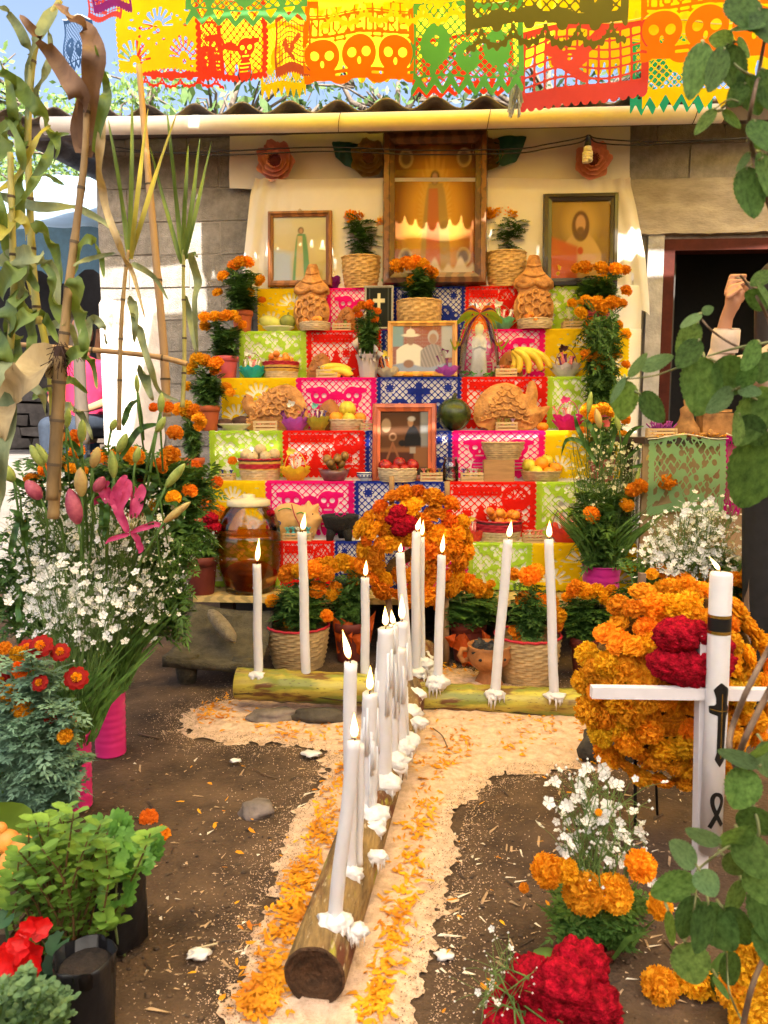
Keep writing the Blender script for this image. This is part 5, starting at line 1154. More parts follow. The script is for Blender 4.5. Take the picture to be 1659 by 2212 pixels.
P, r, h = banded(1077, 1, 100, 44, 'red banded basket of orange fruits on the lowest step', lambda t: 2 if t > .8 else 1 if t > .45 else 0); pile(P, r * .95, .027, 15, M_guava, 'small orange fruit in the red banded basket on the lowest step', 'fruits in the lowest step basket', 'tejocote', 4, rim=h * .62)
crate(708, 4, 46, 'mini crate with pale green sweets on the fourth step', ('green', 'pink', 'white'))
def banana_bunch(px, k, items, label, back=.06):
 P = tp(px, k, back); s = S(P); r = thing('banana_bunch', P, label, 'bananas', rz=TROT); mb = M('banana_skin', (.80, .52, .03), rough=.45, var=.15, scale=12, col2=(.88, .62, .06))
 for path, rad, yo in items:
  pts = smooth_path([((x - px) * s, yo, (proj(P)[1] - y) * s) for x, y in path], 5); n = len(pts); q = MB(); q.tube(pts, [rad * s * (.35 + .65 * math.sin(PI * min(1, max(.0, (i + .6) / n))) ** .5) if 0 < i < n - 1 else rad * s * .28 for i in range(n)], 7); q.cm = 1; q.ball(pts[-1], rad * s * .35, 6, 4); q.ball(pts[0], rad * s * .35, 6, 4); q.build('banana', [mb, M('banana_tip', (.10, .06, .02))], r)
banana_bunch(728, 4, [([(692, 797), (715, 793), (740, 795), (760, 802)], 9, -.01), ([(690, 812), (708, 806), (725, 808), (738, 814)], 9, -.03), ([(712, 803), (735, 802), (755, 809), (760, 814)], 9, -.035)], 'yellow bananas lying in front of the dark bread')
banana_bunch(1150, 4, [([(1105, 758), (1118, 772), (1122, 790), (1118, 806)], 8, -.02), ([(1108, 757), (1130, 770), (1140, 788), (1140, 808)], 8, -.03), ([(1110, 756), (1140, 764), (1160, 780), (1168, 802)], 9, -.02), ([(1112, 755), (1150, 760), (1176, 775), (1190, 796)], 8, 0), ([(1106, 760), (1112, 780), (1108, 795), (1104, 808)], 7, 0)], 'ripe banana bunch standing on end right of the statuette')
candy(840, 4, 52, 22, 'cream', 'cream candy basket with a yellow handle beside the couple photo', fl='yellow', sweets=('orange', 'white'))
candy(966, 4, 54, 24, 'lilac', 'lilac candy basket right of the couple photo', fl='purple', sweets=('purple', 'pink'))
for px, n in ((882, 'left'), (923, 'right')): P = tp(px, 4, .025); tag(put('mandarin', fruit_mesh(.031, M_orange, .55, px), None, P + Vector((0, 0, .017))), f'flattened mandarin in front of the couple photo, the {n} one', 'fruit', 'mandarins before the couple photo')
crate(1092, 4, 46, 'mini crate with red sweets below the bananas', ('orange', 'white', 'pink'))
candy(1222, 4, 60, 28, 'white', 'white and purple candy basket with a dark bloom on the fourth step', fl='dark', sweets=('purple', 'pink'))
def statuette():
 P = tp(1034, 4, .07); s = S(P); r = thing('wrapped_statuette', P, 'pale statuette wrapped in clear film with orange and purple ribbons', 'statuette', rz=TROT); m = M('statue_resin', (.70, .66, .55), rough=.35, var=.12, scale=20)
 b = MB(); b.lathe([(24 * s, 0), (24 * s, 4 * s), (19 * s, 8 * s), (17 * s, 30 * s), (15 * s, 50 * s), (13 * s, 62 * s), (16 * s, 74 * s), (14 * s, 84 * s), (7 * s, 91 * s), (8 * s, 95 * s), (9.5 * s, 104 * s), (8 * s, 112 * s), (1 * s, 117 * s)], 18, sy=.7, cap0=True, fn=lambda i, j, a: (1.5 * s * math.sin(a * 7) if 1 < i < 6 else 0)); b.tube([(-13 * s, 0, 78 * s), (-12 * s, -9 * s, 62 * s), (0, -12 * s, 68 * s)], [4 * s, 4 * s, 3 * s], 7); b.tube([(13 * s, 0, 78 * s), (12 * s, -9 * s, 62 * s), (0, -12 * s, 68 * s)], [4 * s, 4 * s, 3 * s], 7); b.build('figure', m, r)
 rg = random.Random(2); g = MB()
 for i in range(150):
  a = rg.uniform(0, 6.3); q = 34 * s * math.sqrt(rg.random()); x, y = q * math.cos(a), q * math.sin(a) * .6; z = rg.uniform(0, 14) * s; d = Vector((rg.uniform(-1, 1), rg.uniform(-1, 1), rg.uniform(-.2, .6))) * 8 * s; t = Vector((rg.uniform(-1, 1), 0, 1)) * 1.4 * s; c = Vector((x, y, z)); g.add([c - t, c + d - t, c + d + t, c + t], [(0, 1, 2, 3)], False)
 g.build('shredded_paper', M('shred', (.16, .55, .06), rough=.5, var=.4, scale=60, trans=.3), r)
 MB().lathe([(40 * s, 0), (43 * s, 20 * s), (38 * s, 70 * s), (26 * s, 112 * s), (7 * s, 132 * s), (16 * s, 150 * s), (24 * s, 160 * s)], 26, sy=.6, fn=lambda i, j, a: (1.8 + i * .3) * s * math.sin(a * 6 + i * .7)).build('film', glass('film', refl=.03, rough=.18), r)
 for i, (col, c) in enumerate((('orange', (.85, .20, .01)), ('purple', (.16, .02, .13)), ('gold', (.60, .34, .02)), ('lime', (.30, .42, .02)))):
  mt = M('ribbon_' + col, c, rough=.3, var=.15, trans=.15)
  for sg in (-1, 1):
   for kind in (0, 1):
    pts = [(0, -10 * s, 132 * s), (sg * (14 + 5 * i) * s, -(14 + 2 * i) * s, (148 - 5 * i) * s), (sg * (30 + 6 * i) * s, -10 * s, (140 - 8 * i) * s), (sg * (12 + 3 * i) * s, -16 * s, 130 * s)] if not kind else [(0, -10 * s, 132 * s), (sg * (12 + 6 * i) * s, -(16 + i) * s, 116 * s), (sg * (20 + 9 * i - 3 * sg) * s, -14 * s, (92 - 10 * i) * s), (sg * (26 + 12 * i) * s, -10 * s, (66 + 5 * i) * s)]
    p = smooth_path(pts, 5); vs = []
    for j, q in enumerate(p): vs += [(q[0], q[1] - 3.4 * s * .5, q[2] + 3.4 * s), (q[0], q[1] + 3.4 * s * .5, q[2] - 3.4 * s)]
    MB().add(vs, [(2 * j, 2 * j + 1, 2 * j + 3, 2 * j + 2) for j in range(len(p) - 1)]).build('ribbon', mt, r)
statuette()
def wrapped_pot():
 o = plant(795, 4, 42, 50, [(770, 668, 18, MARID), (783, 660, 22, MARID), (798, 657, 22, MARID), (775, 680, 18, MARID), (810, 690, 18, MARID), (800, 668, 18, MARID), (815, 672, 16, MARID)], 'red-orange marigold pot wrapped in white tissue left of the couple photo', 'marigold plants on the altar', 'pink', back=.06, bushw=1.2, seed=8)
 P = Vector(o.location); s = S(P); mb = MB(); mt = M('white_tissue', (.74, .70, .70), rough=.7, var=.05, trans=.35)
 mb.lathe([(17 * s, 0), (20 * s, 20 * s), (22 * s, 38 * s), (24 * s, 44 * s), (27 * s, 50 * s)], 26, fn=lambda i, j, a: 1.6 * s * math.sin(a * 9 + i)); mb.build('tissue_wrap', mt, o)
 for x, z, d in ((-34, 86, -1), (-22, 64, -1), (24, 72, 1), (36, 60, 1), (8, 58, .3), (-8, 60, -.3)): mb = MB(); mb.add([(d * 6 * s, -14 * s, 40 * s), (x * s, -20 * s, z * s * .85), (x * s * .6, -16 * s, z * s), (d * 20 * s, -4 * s, 44 * s), (x * .5 * s, -26 * s, z * .55 * s)], [(0, 4, 1), (4, 2, 1), (4, 3, 2)]); mb.build('tissue_point', mt, o)
wrapped_pot()
# ---- third step
def tubers():
 P, r, h = plate(507, 3, 78, 'pale dish with two dark tubers on the third step', MC['ceramic'], 14); s = S(P); mt = M('tuber', (.075, .035, .022), rough=.8, var=.4, scale=25, bump=.5)
 for i, (x, rr, n) in enumerate(((-22, (20, 12, 10), 'left'), (14, (24, 13, 12), 'right'))):
  o = MB(); o.ball((0, 0, 0), [q * s for q in rr], 14, 9, .25, i + 4); q = o.build('sweet_potato', mt, None, P + Vector((x * s, -.01 + .03 * i, (16 + 3 * i) * s))); q.rotation_euler = (0, R(-6), .15 - .3 * i); tag(q, f'dark tuber on the dish, the {n} one', 'vegetable', 'tubers on the dish')
tubers()
crate(577, 3, 52, 'mini crate of coral sweets before the left humped bread', ('orange', 'pink', 'white'))
crate(800, 3, 40, 'mini crate half hidden left of the kitchen photo', ('pink', 'white'))
crate(1093, 3, 46, 'mini crate of pink sweets before the right humped bread', ('lilac', 'pink', 'straw'))
candy(637, 3, 54, 28, 'lilac', 'lilac candy basket on the third step', fl='white', sweets=('purple', 'pink'))
candy(687, 3, 46, 30, 'olive', 'olive yellow candy basket with striped sweets on the third step', fl='teal', sweets=('purple', 'white', 'blue'))
P, r, h = basket(748, 3, 78, 24, [M_wickp], 'pale basket of oranges left of the kitchen photo', taper=.85); s = S(P)
for i, (x, y, z, rr, m_, n) in enumerate(((-22, -4, 14, 15, M_orange, 'orange, left front one'), (6, -8, 12, 15, M_lime, 'sweet lime, middle front one'), (30, 2, 14, 14, M_orange, 'orange, right front one'), (2, 16, 34, 19, M_lime, 'large green-yellow citrus, topmost one'), (-14, 18, 16, 14, M_orange, 'orange, hindmost one'))):
 tag(put('citrus_fruit', fruit_mesh(rr * s, m_, .96, i), None, P + Vector((x * s, y * s, h * .55 + z * s))), f'{n} in the pale basket left of the kitchen photo', 'fruit', 'citrus on the third step')
def dark_squash():
 P = tp(980, 3, .075); s = S(P); o = MB(); o.ball((0, 0, 35 * s), (36 * s, 34 * s, 36 * s), 28, 14)
 for i, v in enumerate(o.v):
  a = math.atan2(v[1], v[0]); k = 1 + .03 * math.cos(a * 8); z = v[2]; w_ = 1 - .22 * max(0, (25 * s - z) / (60 * s)); o.v[i] = (v[0] * k * w_, v[1] * k * w_, z)
 r = thing('round_squash', P, 'glossy dark green squash right of the kitchen photo', 'squash', rz=TROT); o.build('rind', M('dark_rind', (.014, .028, .010), rough=.25, var=.4, scale=14, col2=(.05, .07, .012)), r); MB().tube([(0, 0, 68 * s), (2 * s, 0, 76 * s), (5 * s, 0, 80 * s)], [6 * s, 4 * s, 5 * s], 7).build('stalk', M('squash_stalk', (.06, .06, .02)), r)
dark_squash()
P = tp(1172, 3, .03); tag(put('mandarin', fruit_mesh(.034, M_orange, .75, 3), None, P + Vector((0, 0, .024))), 'single mandarin beside the tail of the right humped bread', 'fruit')
candy(1226, 3, 60, 34, 'hotpink', 'hot pink candy basket at the right of the third step', fl='pink', sweets=('pink', 'white'))
# ---- second step
crate(487, 2, 40, 'mini crate of blue striped sweets at the left of the second step', ('blue', 'white', 'straw'))
candy(638, 2, 60, 30, 'yellow', 'yellow candy basket with a tall handle on the second step', fl='yellow', sweets=('orange', 'white', 'pink'))
def glass_bowl():
 P = tp(722, 2, .06); s = S(P); r = thing('glass_bowl', P, 'cut glass bowl heaped with small brown plums', 'bowl', rz=TROT); MB().lathe([(20 * s, 0), (22 * s, 2 * s), (28 * s, 12 * s), (33 * s, 24 * s), (32 * s, 24 * s), (27 * s, 13 * s), (20 * s, 4 * s), (.001, 3 * s)], 32, fn=lambda i, j, a: .8 * s * (j % 2), cap0=True).build('bowl', M('pink_glass', (.30, .12, .12), rough=.1, var=.2, spec=.8, trans=.4), r); pile(P, 31 * s, 9.5 * s, 24, M_plum, 'small brown plum heaped in the cut glass bowl', 'plums in the glass bowl', 'plum', 7, 1.15, rim=12 * s, stem=False)
glass_bowl()
def willow_bowl():
 P = tp(787, 2, .045); s = S(P); r = thing('china_bowl', P, 'small blue and white china bowl left of the apples', 'bowl', rz=TROT); MB().lathe([(8 * s, 0), (8.5 * s, 3 * s), (14 * s, 9 * s), (17 * s, 19 * s), (16 * s, 19 * s), (12 * s, 9 * s), (.001, 5 * s)], 24, cap0=True).build('bowl', M('china', (.70, .70, .70), rough=.2, var=.05), r)
 for z0, z1, q0, q1 in ((16, 18.6, 16.4, 17.1), (8, 9.4, 13.3, 14.5)): MB().lathe([(q0 * s + .0006, z0 * s), (q1 * s + .0006, z1 * s)], 24).build('blue_band', M('china_blue', (.02, .04, .22), rough=.25), r)
 for a in np.arange(3.5, 6.0, .5): MB().ball((math.cos(a) * 15.5 * s, math.sin(a) * 15.5 * s, 12.5 * s), (2.4 * s, .8 * s, 2 * s), 6, 4).build('blue_flower', MC['china_blue'], r)
willow_bowl()
P, r, h = basket(859, 2, 84, 28, [M_wickp], 'pale woven basket of red apples before the kitchen photo', taper=.88, back=.055); s = S(P)
for i, (x, y, z) in enumerate(((-27, -8, 22), (4, -4, 27), (32, -6, 22), (-14, 10, 10), (14, -16, 8), (-8, -20, 9))): o = put('apple', fruit_mesh(15 * s, M_apple, .9, i), None, P + Vector((x * s, y * s, h * .6 + z * s * .8))); o.rotation_euler = (R(35 + 12 * (i % 3)), .2 * i - .4, i); tag(o, f'dark red apple in the basket before the kitchen photo, the {["upper left", "upper middle", "upper right", "hindmost", "lower right", "lower left"][i]} one', 'fruit', 'apples on the second step')
crate(932, 2, 48, 'mini crate of coral sweets right of the apples', ('orange', 'straw', 'pink'))
crate(1019, 2, 48, 'mini crate of blue and white sweets right of the glass jar', ('blue', 'white', 'straw'))
def jar():
 P = tp(973, 2, .05); s = S(P); r = thing('glass_jar', P, 'clear glass jar with water on the second step', 'jar', rz=TROT); MB().lathe([(15 * s, 0), (17 * s, 2 * s), (17 * s, 38 * s), (14 * s, 44 * s), (14.5 * s, 46 * s), (14 * s, 49 * s), (14.5 * s, 51 * s), (14.5 * s, 53 * s)], 26, cap0=True).build('wall', glass('jar_glass', (.93, .93, .88), .09, .03), r); MB().lathe([(15 * s, 1 * s), (16.4 * s, 3 * s), (16.4 * s, 33 * s)], 22, cap0=True, cap1=True).build('water', glass('water', (.86, .84, .72), .03, .05), r)
jar()
def wooden_box():
 P = tp(1081, 2, .07); s = S(P); r = thing('wooden_box', P, 'plain brown wooden box under an empty basket', 'box', rz=TROT); m = M('box_wood', (.40, .22, .09), rough=.65, var=.2, scale=8, stretch=(1, 8, 8)); wd, h = 70 * s, 46 * s
 MB().box((-6 * s, -wd * .3, h / 2), (wd * .86, .006, h)).build('front_panel', m, r); MB().box((wd * .36, 0, h / 2), (.012, wd * .6, h)).build('side_panel', m, r); MB().box((-wd * .5, 0, h / 2), (.012, wd * .6, h)).build('side_panel', m, r); MB().box((-5 * s, 0, h), (wd * .84, wd * .58, .006)).build('lid', m, r)
 q = Vector(P) + Vector((4 * s, 0, h + .004)); b = thing('wicker_basket', q, 'empty oval wicker basket standing on the wooden box', 'basket', 'baskets and bowls on the altar', rz=TROT); basket_parts(b, 45 * s, 36 * s, [M_wickn], M_wickn, .72, rows=8, sy=.62)
wooden_box()
P, r, h = basket(1168, 2, 84, 22, [M_wickn], 'shallow basket of oranges and limes at the right of the second step', taper=.82); s = S(P)
for i, (x, y, z, m_, n) in enumerate(((-26, 0, 22, M_lime, 'yellow lime, left one'), (0, -6, 26, M_orange, 'orange, middle one'), (14, 14, 30, M_lime, 'yellow lime, hindmost one'), (-14, -16, 8, M_lime, 'greenish lime, front one'), (14, -18, 6, M_orange, 'orange, front one'), (30, -4, 14, M_orange, 'orange, right one'))): tag(put('citrus_fruit', fruit_mesh(15.5 * s, m_, .95, i), None, P + Vector((x * s, y * s, h * .55 + z * s))), f'{n} in the shallow basket on the second step', 'fruit', 'citrus on the second step')
# ---- lowest step
crate(645, 1, 62, 'mini crate of turquoise sweets before the pig bread', ('teal', 'white', 'straw'), hpx=18)
crate(1152, 1, 46, 'mini crate of lilac sweets right of the banded basket', ('lilac', 'pink', 'white'))
candy(872, 1, 50, 20, 'pinkred', 'pink red candy dish half hidden by the flower ring', False)
candy(1024, 1, 44, 24, 'coral', 'coral candy basket with a cream bloom left of the banded basket', fl='yellow', back=.09)
candy(1222, 1, 76, 36, 'coral', 'large coral candy basket beside the pink pail', fl='white', sweets=('white', 'pink'), back=.09)
def molcajete():
 P = tp(735, 1, .085); s = S(P); r = thing('stone_mortar', P, 'black three-legged stone mortar on the lowest step', 'mortar', rz=TROT); m = M('basalt', (.022, .019, .018), rough=.95, var=.4, scale=60, bump=1, bscale=180)
 MB().lathe([(.001, 16 * s), (20 * s, 17 * s), (33 * s, 28 * s), (40 * s, 50 * s), (40 * s, 54 * s), (36 * s, 54 * s), (26 * s, 40 * s), (.001, 33 * s)], 28, fn=lambda i, j, a: .5 * s * math.sin(j * 3.1 + i)).build('bowl', m, r)
 for a in (-2.35, -.8, 1.57): MB().tube([(math.cos(a) * 22 * s, math.sin(a) * 22 * s, 24 * s), (math.cos(a) * 28 * s, math.sin(a) * 28 * s, 10 * s), (math.cos(a) * 29 * s, math.sin(a) * 29 * s, 0)], [12 * s, 9 * s, 7 * s], 9).build('leg', m, r)
molcajete()
# ---- bench: big amber jar
def vitrolero():
 P = tp(541, 0, .12); s = S(P); r = thing('drink_jar', P, 'large lidded jar of amber drink at the left end of the bench', 'jar', rz=TROT)
 prof = [(48, 0), (52, 3), (54, 14), (58, 30), (64, 50), (67, 75), (67.5, 82), (66, 84), (67.5, 86), (68, 110), (67, 124), (65.5, 126), (66.5, 128), (64, 145), (57, 165), (48, 180), (42, 186), (41, 192)]
 MB().lathe([(a * s, z * s) for a, z in prof], 44, cap0=True).build('jar_wall', glass('amber_glass', (.95, .76, .34), .04, .04), r)
 MB().lathe([(a * s * .965, (z + 2) * s) for a, z in prof if z < 128], 36, cap0=True, cap1=True).build('drink', glass('amber_drink', (.93, .66, .22), .0, .1, .3), r); MB().ball((0, 0, 34 * s), (58 * s, 58 * s, 34 * s), 28, 12, .12, 3).build('fruit_pulp', M('pulp', (.62, .27, .04), rough=.5, var=.4, scale=9, trans=.3), r)
 MB().lathe([(45 * s, 186 * s), (46 * s, 188 * s), (46 * s, 197 * s), (40 * s, 200 * s), (16 * s, 201 * s), (14 * s, 204 * s), (14 * s, 209 * s), (8 * s, 211 * s), (.001, 211 * s)], 32, cap0=True).build('lid', M('jar_lid', (.66, .56, .36), rough=.4, var=.05), r)
vitrolero()
# ================================================================ marigold pots climbing the sides of the altar
G1 = 'marigold plants on the altar'
plant(524, 5, 46, 46, [(505, 574, 26), (518, 566, 28), (533, 567, 30), (482, 596, 26), (560, 606, 26), (470, 632, 22), (541, 632, 20), (566, 648, 16)], 'marigold pot at the left end of the fifth step, highest of the left row', G1, 'terra', bushw=.85, seed=11)
plant(490, 4, 52, 48, [(442, 685, 26), (465, 684, 28), (488, 683, 30), (503, 682, 26), (514, 690, 18), (443, 704, 24), (524, 702, 20)], 'marigold pot at the left end of the fourth step', G1, 'pink', bushw=.95, seed=12)
plant(452, 3, 48, 54, [(426, 776, 32), (443, 780, 32), (466, 786, 34), (412, 797, 30), (404, 834, 22), (488, 838, 26), (465, 800, 26), (498, 848, 20)], 'marigold pot at the left end of the third step', G1, 'terra', bushw=.75, seed=13)
plant(418, 2, 50, 50, [(386, 884, 30), (402, 880, 34), (417, 886, 30), (428, 902, 28), (430, 920, 26), (405, 892, 28), (380, 934, 30), (436, 910, 22)], 'marigold pot at the left end of the second step, among lily buds', G1, 'terra', bushw=.9, seed=14, back=.03)
plant(436, 1, 52, 50, [(423, 1034, 26), (428, 1055, 30), (434, 1085, 42), (468, 1042, 26), (420, 1008, 28), (474, 1105, 30), (455, 1112, 30), (470, 1140, 28), (488, 1118, 24), (502, 995, 20)], 'marigold cluster at the left end of the lowest step beside the jar', G1, 'terra', bushw=.8, seed=15, back=.03, pool=MARID)
plant(1290, 5, 50, 40, [(1245, 580, 22), (1262, 578, 32), (1298, 580, 34), (1330, 581, 30), (1350, 584, 24), (1302, 606, 30), (1352, 628, 26), (1236, 655, 22)], 'marigold pot at the right end of the fifth step, highest of the right row', G1, 'pink', bushw=.85, seed=16)
plant(1296, 4, 50, 36, [(1265, 648, 24), (1290, 655, 34), (1322, 655, 36), (1345, 655, 20), (1255, 676, 28), (1302, 668, 26), (1278, 698, 28), (1335, 702, 22), (1352, 722, 22)], 'marigold pot at the right end of the fourth step', G1, 'pink', bushw=.8, seed=17)
plant(1296, 3, 54, 46, [(1268, 768, 30), (1300, 768, 36), (1328, 764, 30), (1296, 790, 28), (1352, 788, 20), (1252, 652, 12)], 'marigold pot at the right end of the third step', G1, 'pink', bushw=.9, seed=18)
plant(1300, 2, 58, 50, [(1270, 886, 32), (1300, 884, 32), (1282, 900, 30), (1318, 890, 26), (1350, 905, 24), (1258, 932, 24), (1275, 942, 26), (1345, 940, 24)], 'marigold pot at the right end of the second step, behind the lily leaves', G1, 'pink', bushw=.9, seed=19)
# ================================================================ pots and baskets on the ground before the altar
def fplant(px, py, potw, poth, flowers, label, pot, **k): return plant(px, 0, potw, poth, flowers, label, 'marigold plants on the ground', pot, floor=gnd(px, py), **k)
fplant(645, 1436, 132, 88, [(622, 1238, 42), (648, 1233, 36), (676, 1230, 42), (688, 1222, 36), (705, 1240, 36), (686, 1273, 38), (588, 1298, 30), (626, 1342, 28), (706, 1330, 28), (716, 1285, 26)], 'marigolds in a wicker basket with a red edge, left of the leaning cross', ([M_wickn], M_wred, .80), rows=17, bushw=1.0, seed=21)
fplant(756, 1425, 74, 86, [(708, 1218, 32), (738, 1212, 36), (752, 1220, 40), (727, 1222, 28), (766, 1250, 34), (725, 1272, 30)], 'marigolds wrapped in orange paper left of the flower ring', 'dark', bushw=1.5, seed=22)
fplant(1010, 1425, 80, 90, [(988, 1252, 34), (1010, 1258, 40), (1030, 1270, 40), (960, 1280, 26), (1050, 1310, 32), (952, 1310, 28), (1052, 1280, 26), (1060, 1262, 20)], 'marigolds wrapped in orange paper right of the flower ring', 'dark', bushw=1.2, seed=23)
fplant(1138, 1468, 140, 100, [(1108, 1240, 28), (1144, 1244, 44), (1160, 1234, 34), (1132, 1297, 36), (1168, 1296, 34), (1190, 1300, 34), (1205, 1330, 36), (1200, 1350, 32), (1115, 1366, 34)], 'marigolds in a wicker basket with a red edge, right of the clay burner', ([M_wickn], M_wred, .80), rows=18, bushw=.9, seed=24)
fplant(1265, 1462, 72, 90, [(1238, 1275, 30), (1262, 1276, 38), (1290, 1278, 36), (1310, 1290, 34), (1245, 1262, 24), (1225, 1290, 24), (1320, 1275, 26)], 'marigold pot in the shade between the candles and the large wreath', 'dark', bushw=1.1, seed=25)
def tissue(parent_label, px, py, pts, label):
 P = gnd(px, py); r = thing('tissue_wrapping', P, label, 'wrapping paper', 'orange tissue wrappings'); m = M('orange_tissue', (.72, .11, .008), rough=.65, var=.12, scale=10, trans=.35); q = lambda x, y, d: loc_of(r, at(x, y, P.y + d))
 rg = random.Random(px)
 for tri in pts:
  a, b, c = [q(x, y, -.07 + rg.uniform(-.03, .02)) for x, y in tri]; mb = MB(); n = 6; vs = []; ix = {}
  for i in range(n + 1):
   for j in range(n + 1 - i):
    u, v = i / n, j / n; p = a + (b - a) * u + (c - a) * v; p.y += .016 * noise.noise(p * 25) - .02 * math.sin(PI * u) * math.sin(PI * v); ix[i, j] = len(vs); vs.append(p)
  fs = []
  for i in range(n):
   for j in range(n - i):
    fs.append((ix[i, j], ix[i + 1, j], ix[i, j + 1]))
    if i + j < n - 1: fs.append((ix[i + 1, j], ix[i + 1, j + 1], ix[i, j + 1]))
  mb.add(vs, fs, False); mb.build('paper_fold', m, r)
tissue('', 756, 1422, [((718, 1330), (745, 1352), (728, 1412)), ((735, 1335), (762, 1345), (760, 1405)), ((728, 1412), (748, 1370), (800, 1400)), ((790, 1345), (812, 1320), (800, 1390)), ((748, 1370), (800, 1365), (775, 1418)), ((725, 1370), (745, 1360), (750, 1410))], 'crumpled orange tissue around the pot left of the flower ring')
tissue('', 1000, 1425, [((968, 1395), (1000, 1362), (1018, 1420)), ((1000, 1362), (1034, 1410), (1010, 1440)), ((985, 1380), (1030, 1395), (1000, 1445)), ((1040, 1360), (1060, 1375), (1045, 1395)), ((960, 1375), (985, 1370), (975, 1400)), ((1010, 1430), (1035, 1412), (1030, 1448))], 'crumpled orange tissue around the pot right of the flower ring')
# ================================================================ flower rings
def comb(root, px, py, d, dY, seed, name='cockscomb', squash=.8):
 P = at(px, py, root.location.y + dY); s = S(P) * d / 2; mb = MB(); mb.ball((0, 0, 0), (s, s * .8, s * squash), 40, 28)
 for i, v in enumerate(mb.v):
  q = Vector(v) / s; k = 1 + .20 * noise.noise(q * 3 + Vector((seed, 0, 0))) + .13 * noise.noise(q * 8 + Vector((0, seed, 0))) + .09 * noise.noise(q * 17); mb.v[i] = tuple(Vector(v) * k)
 o = put(name, mb.mesh(name, M_comb), root, loc_of(root, P)); return o
def ring_flowers(root, cx, cy, inner, outer, n, size, pool, rg, sq=1.0, dep=.10, hole=None, cover=None):
 """marigold heads packed over a wreath body, by rejection so that none sit on one another"""
 pts = []; t = 0
 while len(pts) < n and t < 9000:
  t += 1; a = rg.uniform(0, 2 * PI); q = math.sqrt(rg.uniform(inner ** 2, outer ** 2)); x, y = q * math.cos(a), q * math.sin(a) * sq
  if cover and not cover(cx + x, cy + y): continue
  if all((x - p[0]) ** 2 + (y - p[1]) ** 2 > (size * .52) ** 2 for p in pts): pts.append((x, y))
 for x, y in pts:
  q = math.hypot(x, y / sq) / outer; face = Vector((x / outer * 1.2 + rg.uniform(-.35, .35), -1.0 + .45 * q, -y / outer * 1.2 + .25 + rg.uniform(-.3, .3)))
  flower_at(root, cx + x, cy + y, size * rg.uniform(.72, 1.22), -dep * math.sqrt(max(0, 1 - q * q)) + rg.uniform(-.02, .02), pool, rg, face=face)
def wreath(px, py, r, gy, label, legs, seed, n, size, pool, dep, sq=1.0, inner=0.0, core=True):
 P = gnd(px, gy); P.z = 0; root = thing('flower_wreath', P, label, 'wreath', 'marigold wreaths'); rg = random.Random(seed); C = at(px, py, P.y); s = S(C)
 if core:
  mb = MB(); mb.ball((0, 0, 0), (r * s * .9, dep * .75, r * s * sq * .9), 28, 16, .06, seed); mb.build('straw_pad', M('wreath_straw', (.16, .085, .02), rough=.95, var=.4, scale=60, bump=.8), root, loc_of(root, C + Vector((0, .02, 0))))
 ring_flowers(root, px, py, inner, r, n, size, pool, rg, sq, dep)
 for (x0, y0, x1, y1, wd, mat) in legs:
  a, b = loc_of(root, at(x0, y0, P.y + .03)), loc_of(root, at(x1, y1, P.y + .03)); MB().tube([a, b], wd * s / 2, 8).build('leg', mat, root)
 return root
m_stick = M('stick', (.34, .20, .09), rough=.8, var=.2, scale=20); m_iron = M('black_iron', (.012, .012, .012), rough=.45, metal=.5)
big = wreath(1462, 1478, 205, 1800, 'large round wreath of orange marigolds behind the white cross', [(1372, 1640, 1372, 1792, 8, m_iron), (1416, 1660, 1420, 1760, 6, m_iron)], 5, 150, 62, MARI + MARIY + MARIL, .15, 1.06)
for i, (x, y, d) in enumerate(((1462, 1372, 96), (1442, 1432, 86), (1478, 1440, 110), (1535, 1430, 100), (1506, 1370, 70), (1500, 1462, 80), (1555, 1395, 60))): comb(big, x, y, d, -.22, i + 1)
def center_wreath():
 r = wreath(895, 1190, 118, 1436, 'heart-like wreath of marigolds with a red centre standing before the altar', [(838, 1290, 852, 1400, 14, m_stick), (962, 1250, 964, 1445, 15, m_stick), (846, 1028, 846, 1090, 12, m_stick), (966, 1040, 966, 1090, 12, m_stick)], 9, 0, 40, MARI, .06, core=False)
 rg = random.Random(3); P = []
 def inside(x, y):
  e = math.hypot((x - 897) / 122, (y - 1180) / 120)
  if e > 1: return False
  if math.hypot((x - 868) / 42, (y - 1200) / 34) < 1 and y > 1176: return False
  if 828 < x < 858 and 1205 < y < 1248: return False
  return not (y > 1255 and abs(x - 845) < 12)
 ring_flowers(r, 897, 1180, 0, 122, 110, 46, MARI + MARIL + MARID, rg, 1.0, .07, cover=inside)
 mb = MB(); C = loc_of(r, at(850, 1220, r.location.y + .02)); mb.tube([C + Vector((-.03, 0, -.05)), C + Vector((0, .01, 0)), C + Vector((.1, .01, .06))], .03, 8); mb.build('straw_pad', MC['wreath_straw'], r)
 for i, (x, y, d) in enumerate(((862, 1108, 44), (853, 1122, 40), (878, 1130, 50), (866, 1140, 48), (890, 1138, 34))): comb(r, x, y, d, -.10, i + 11)
center_wreath()
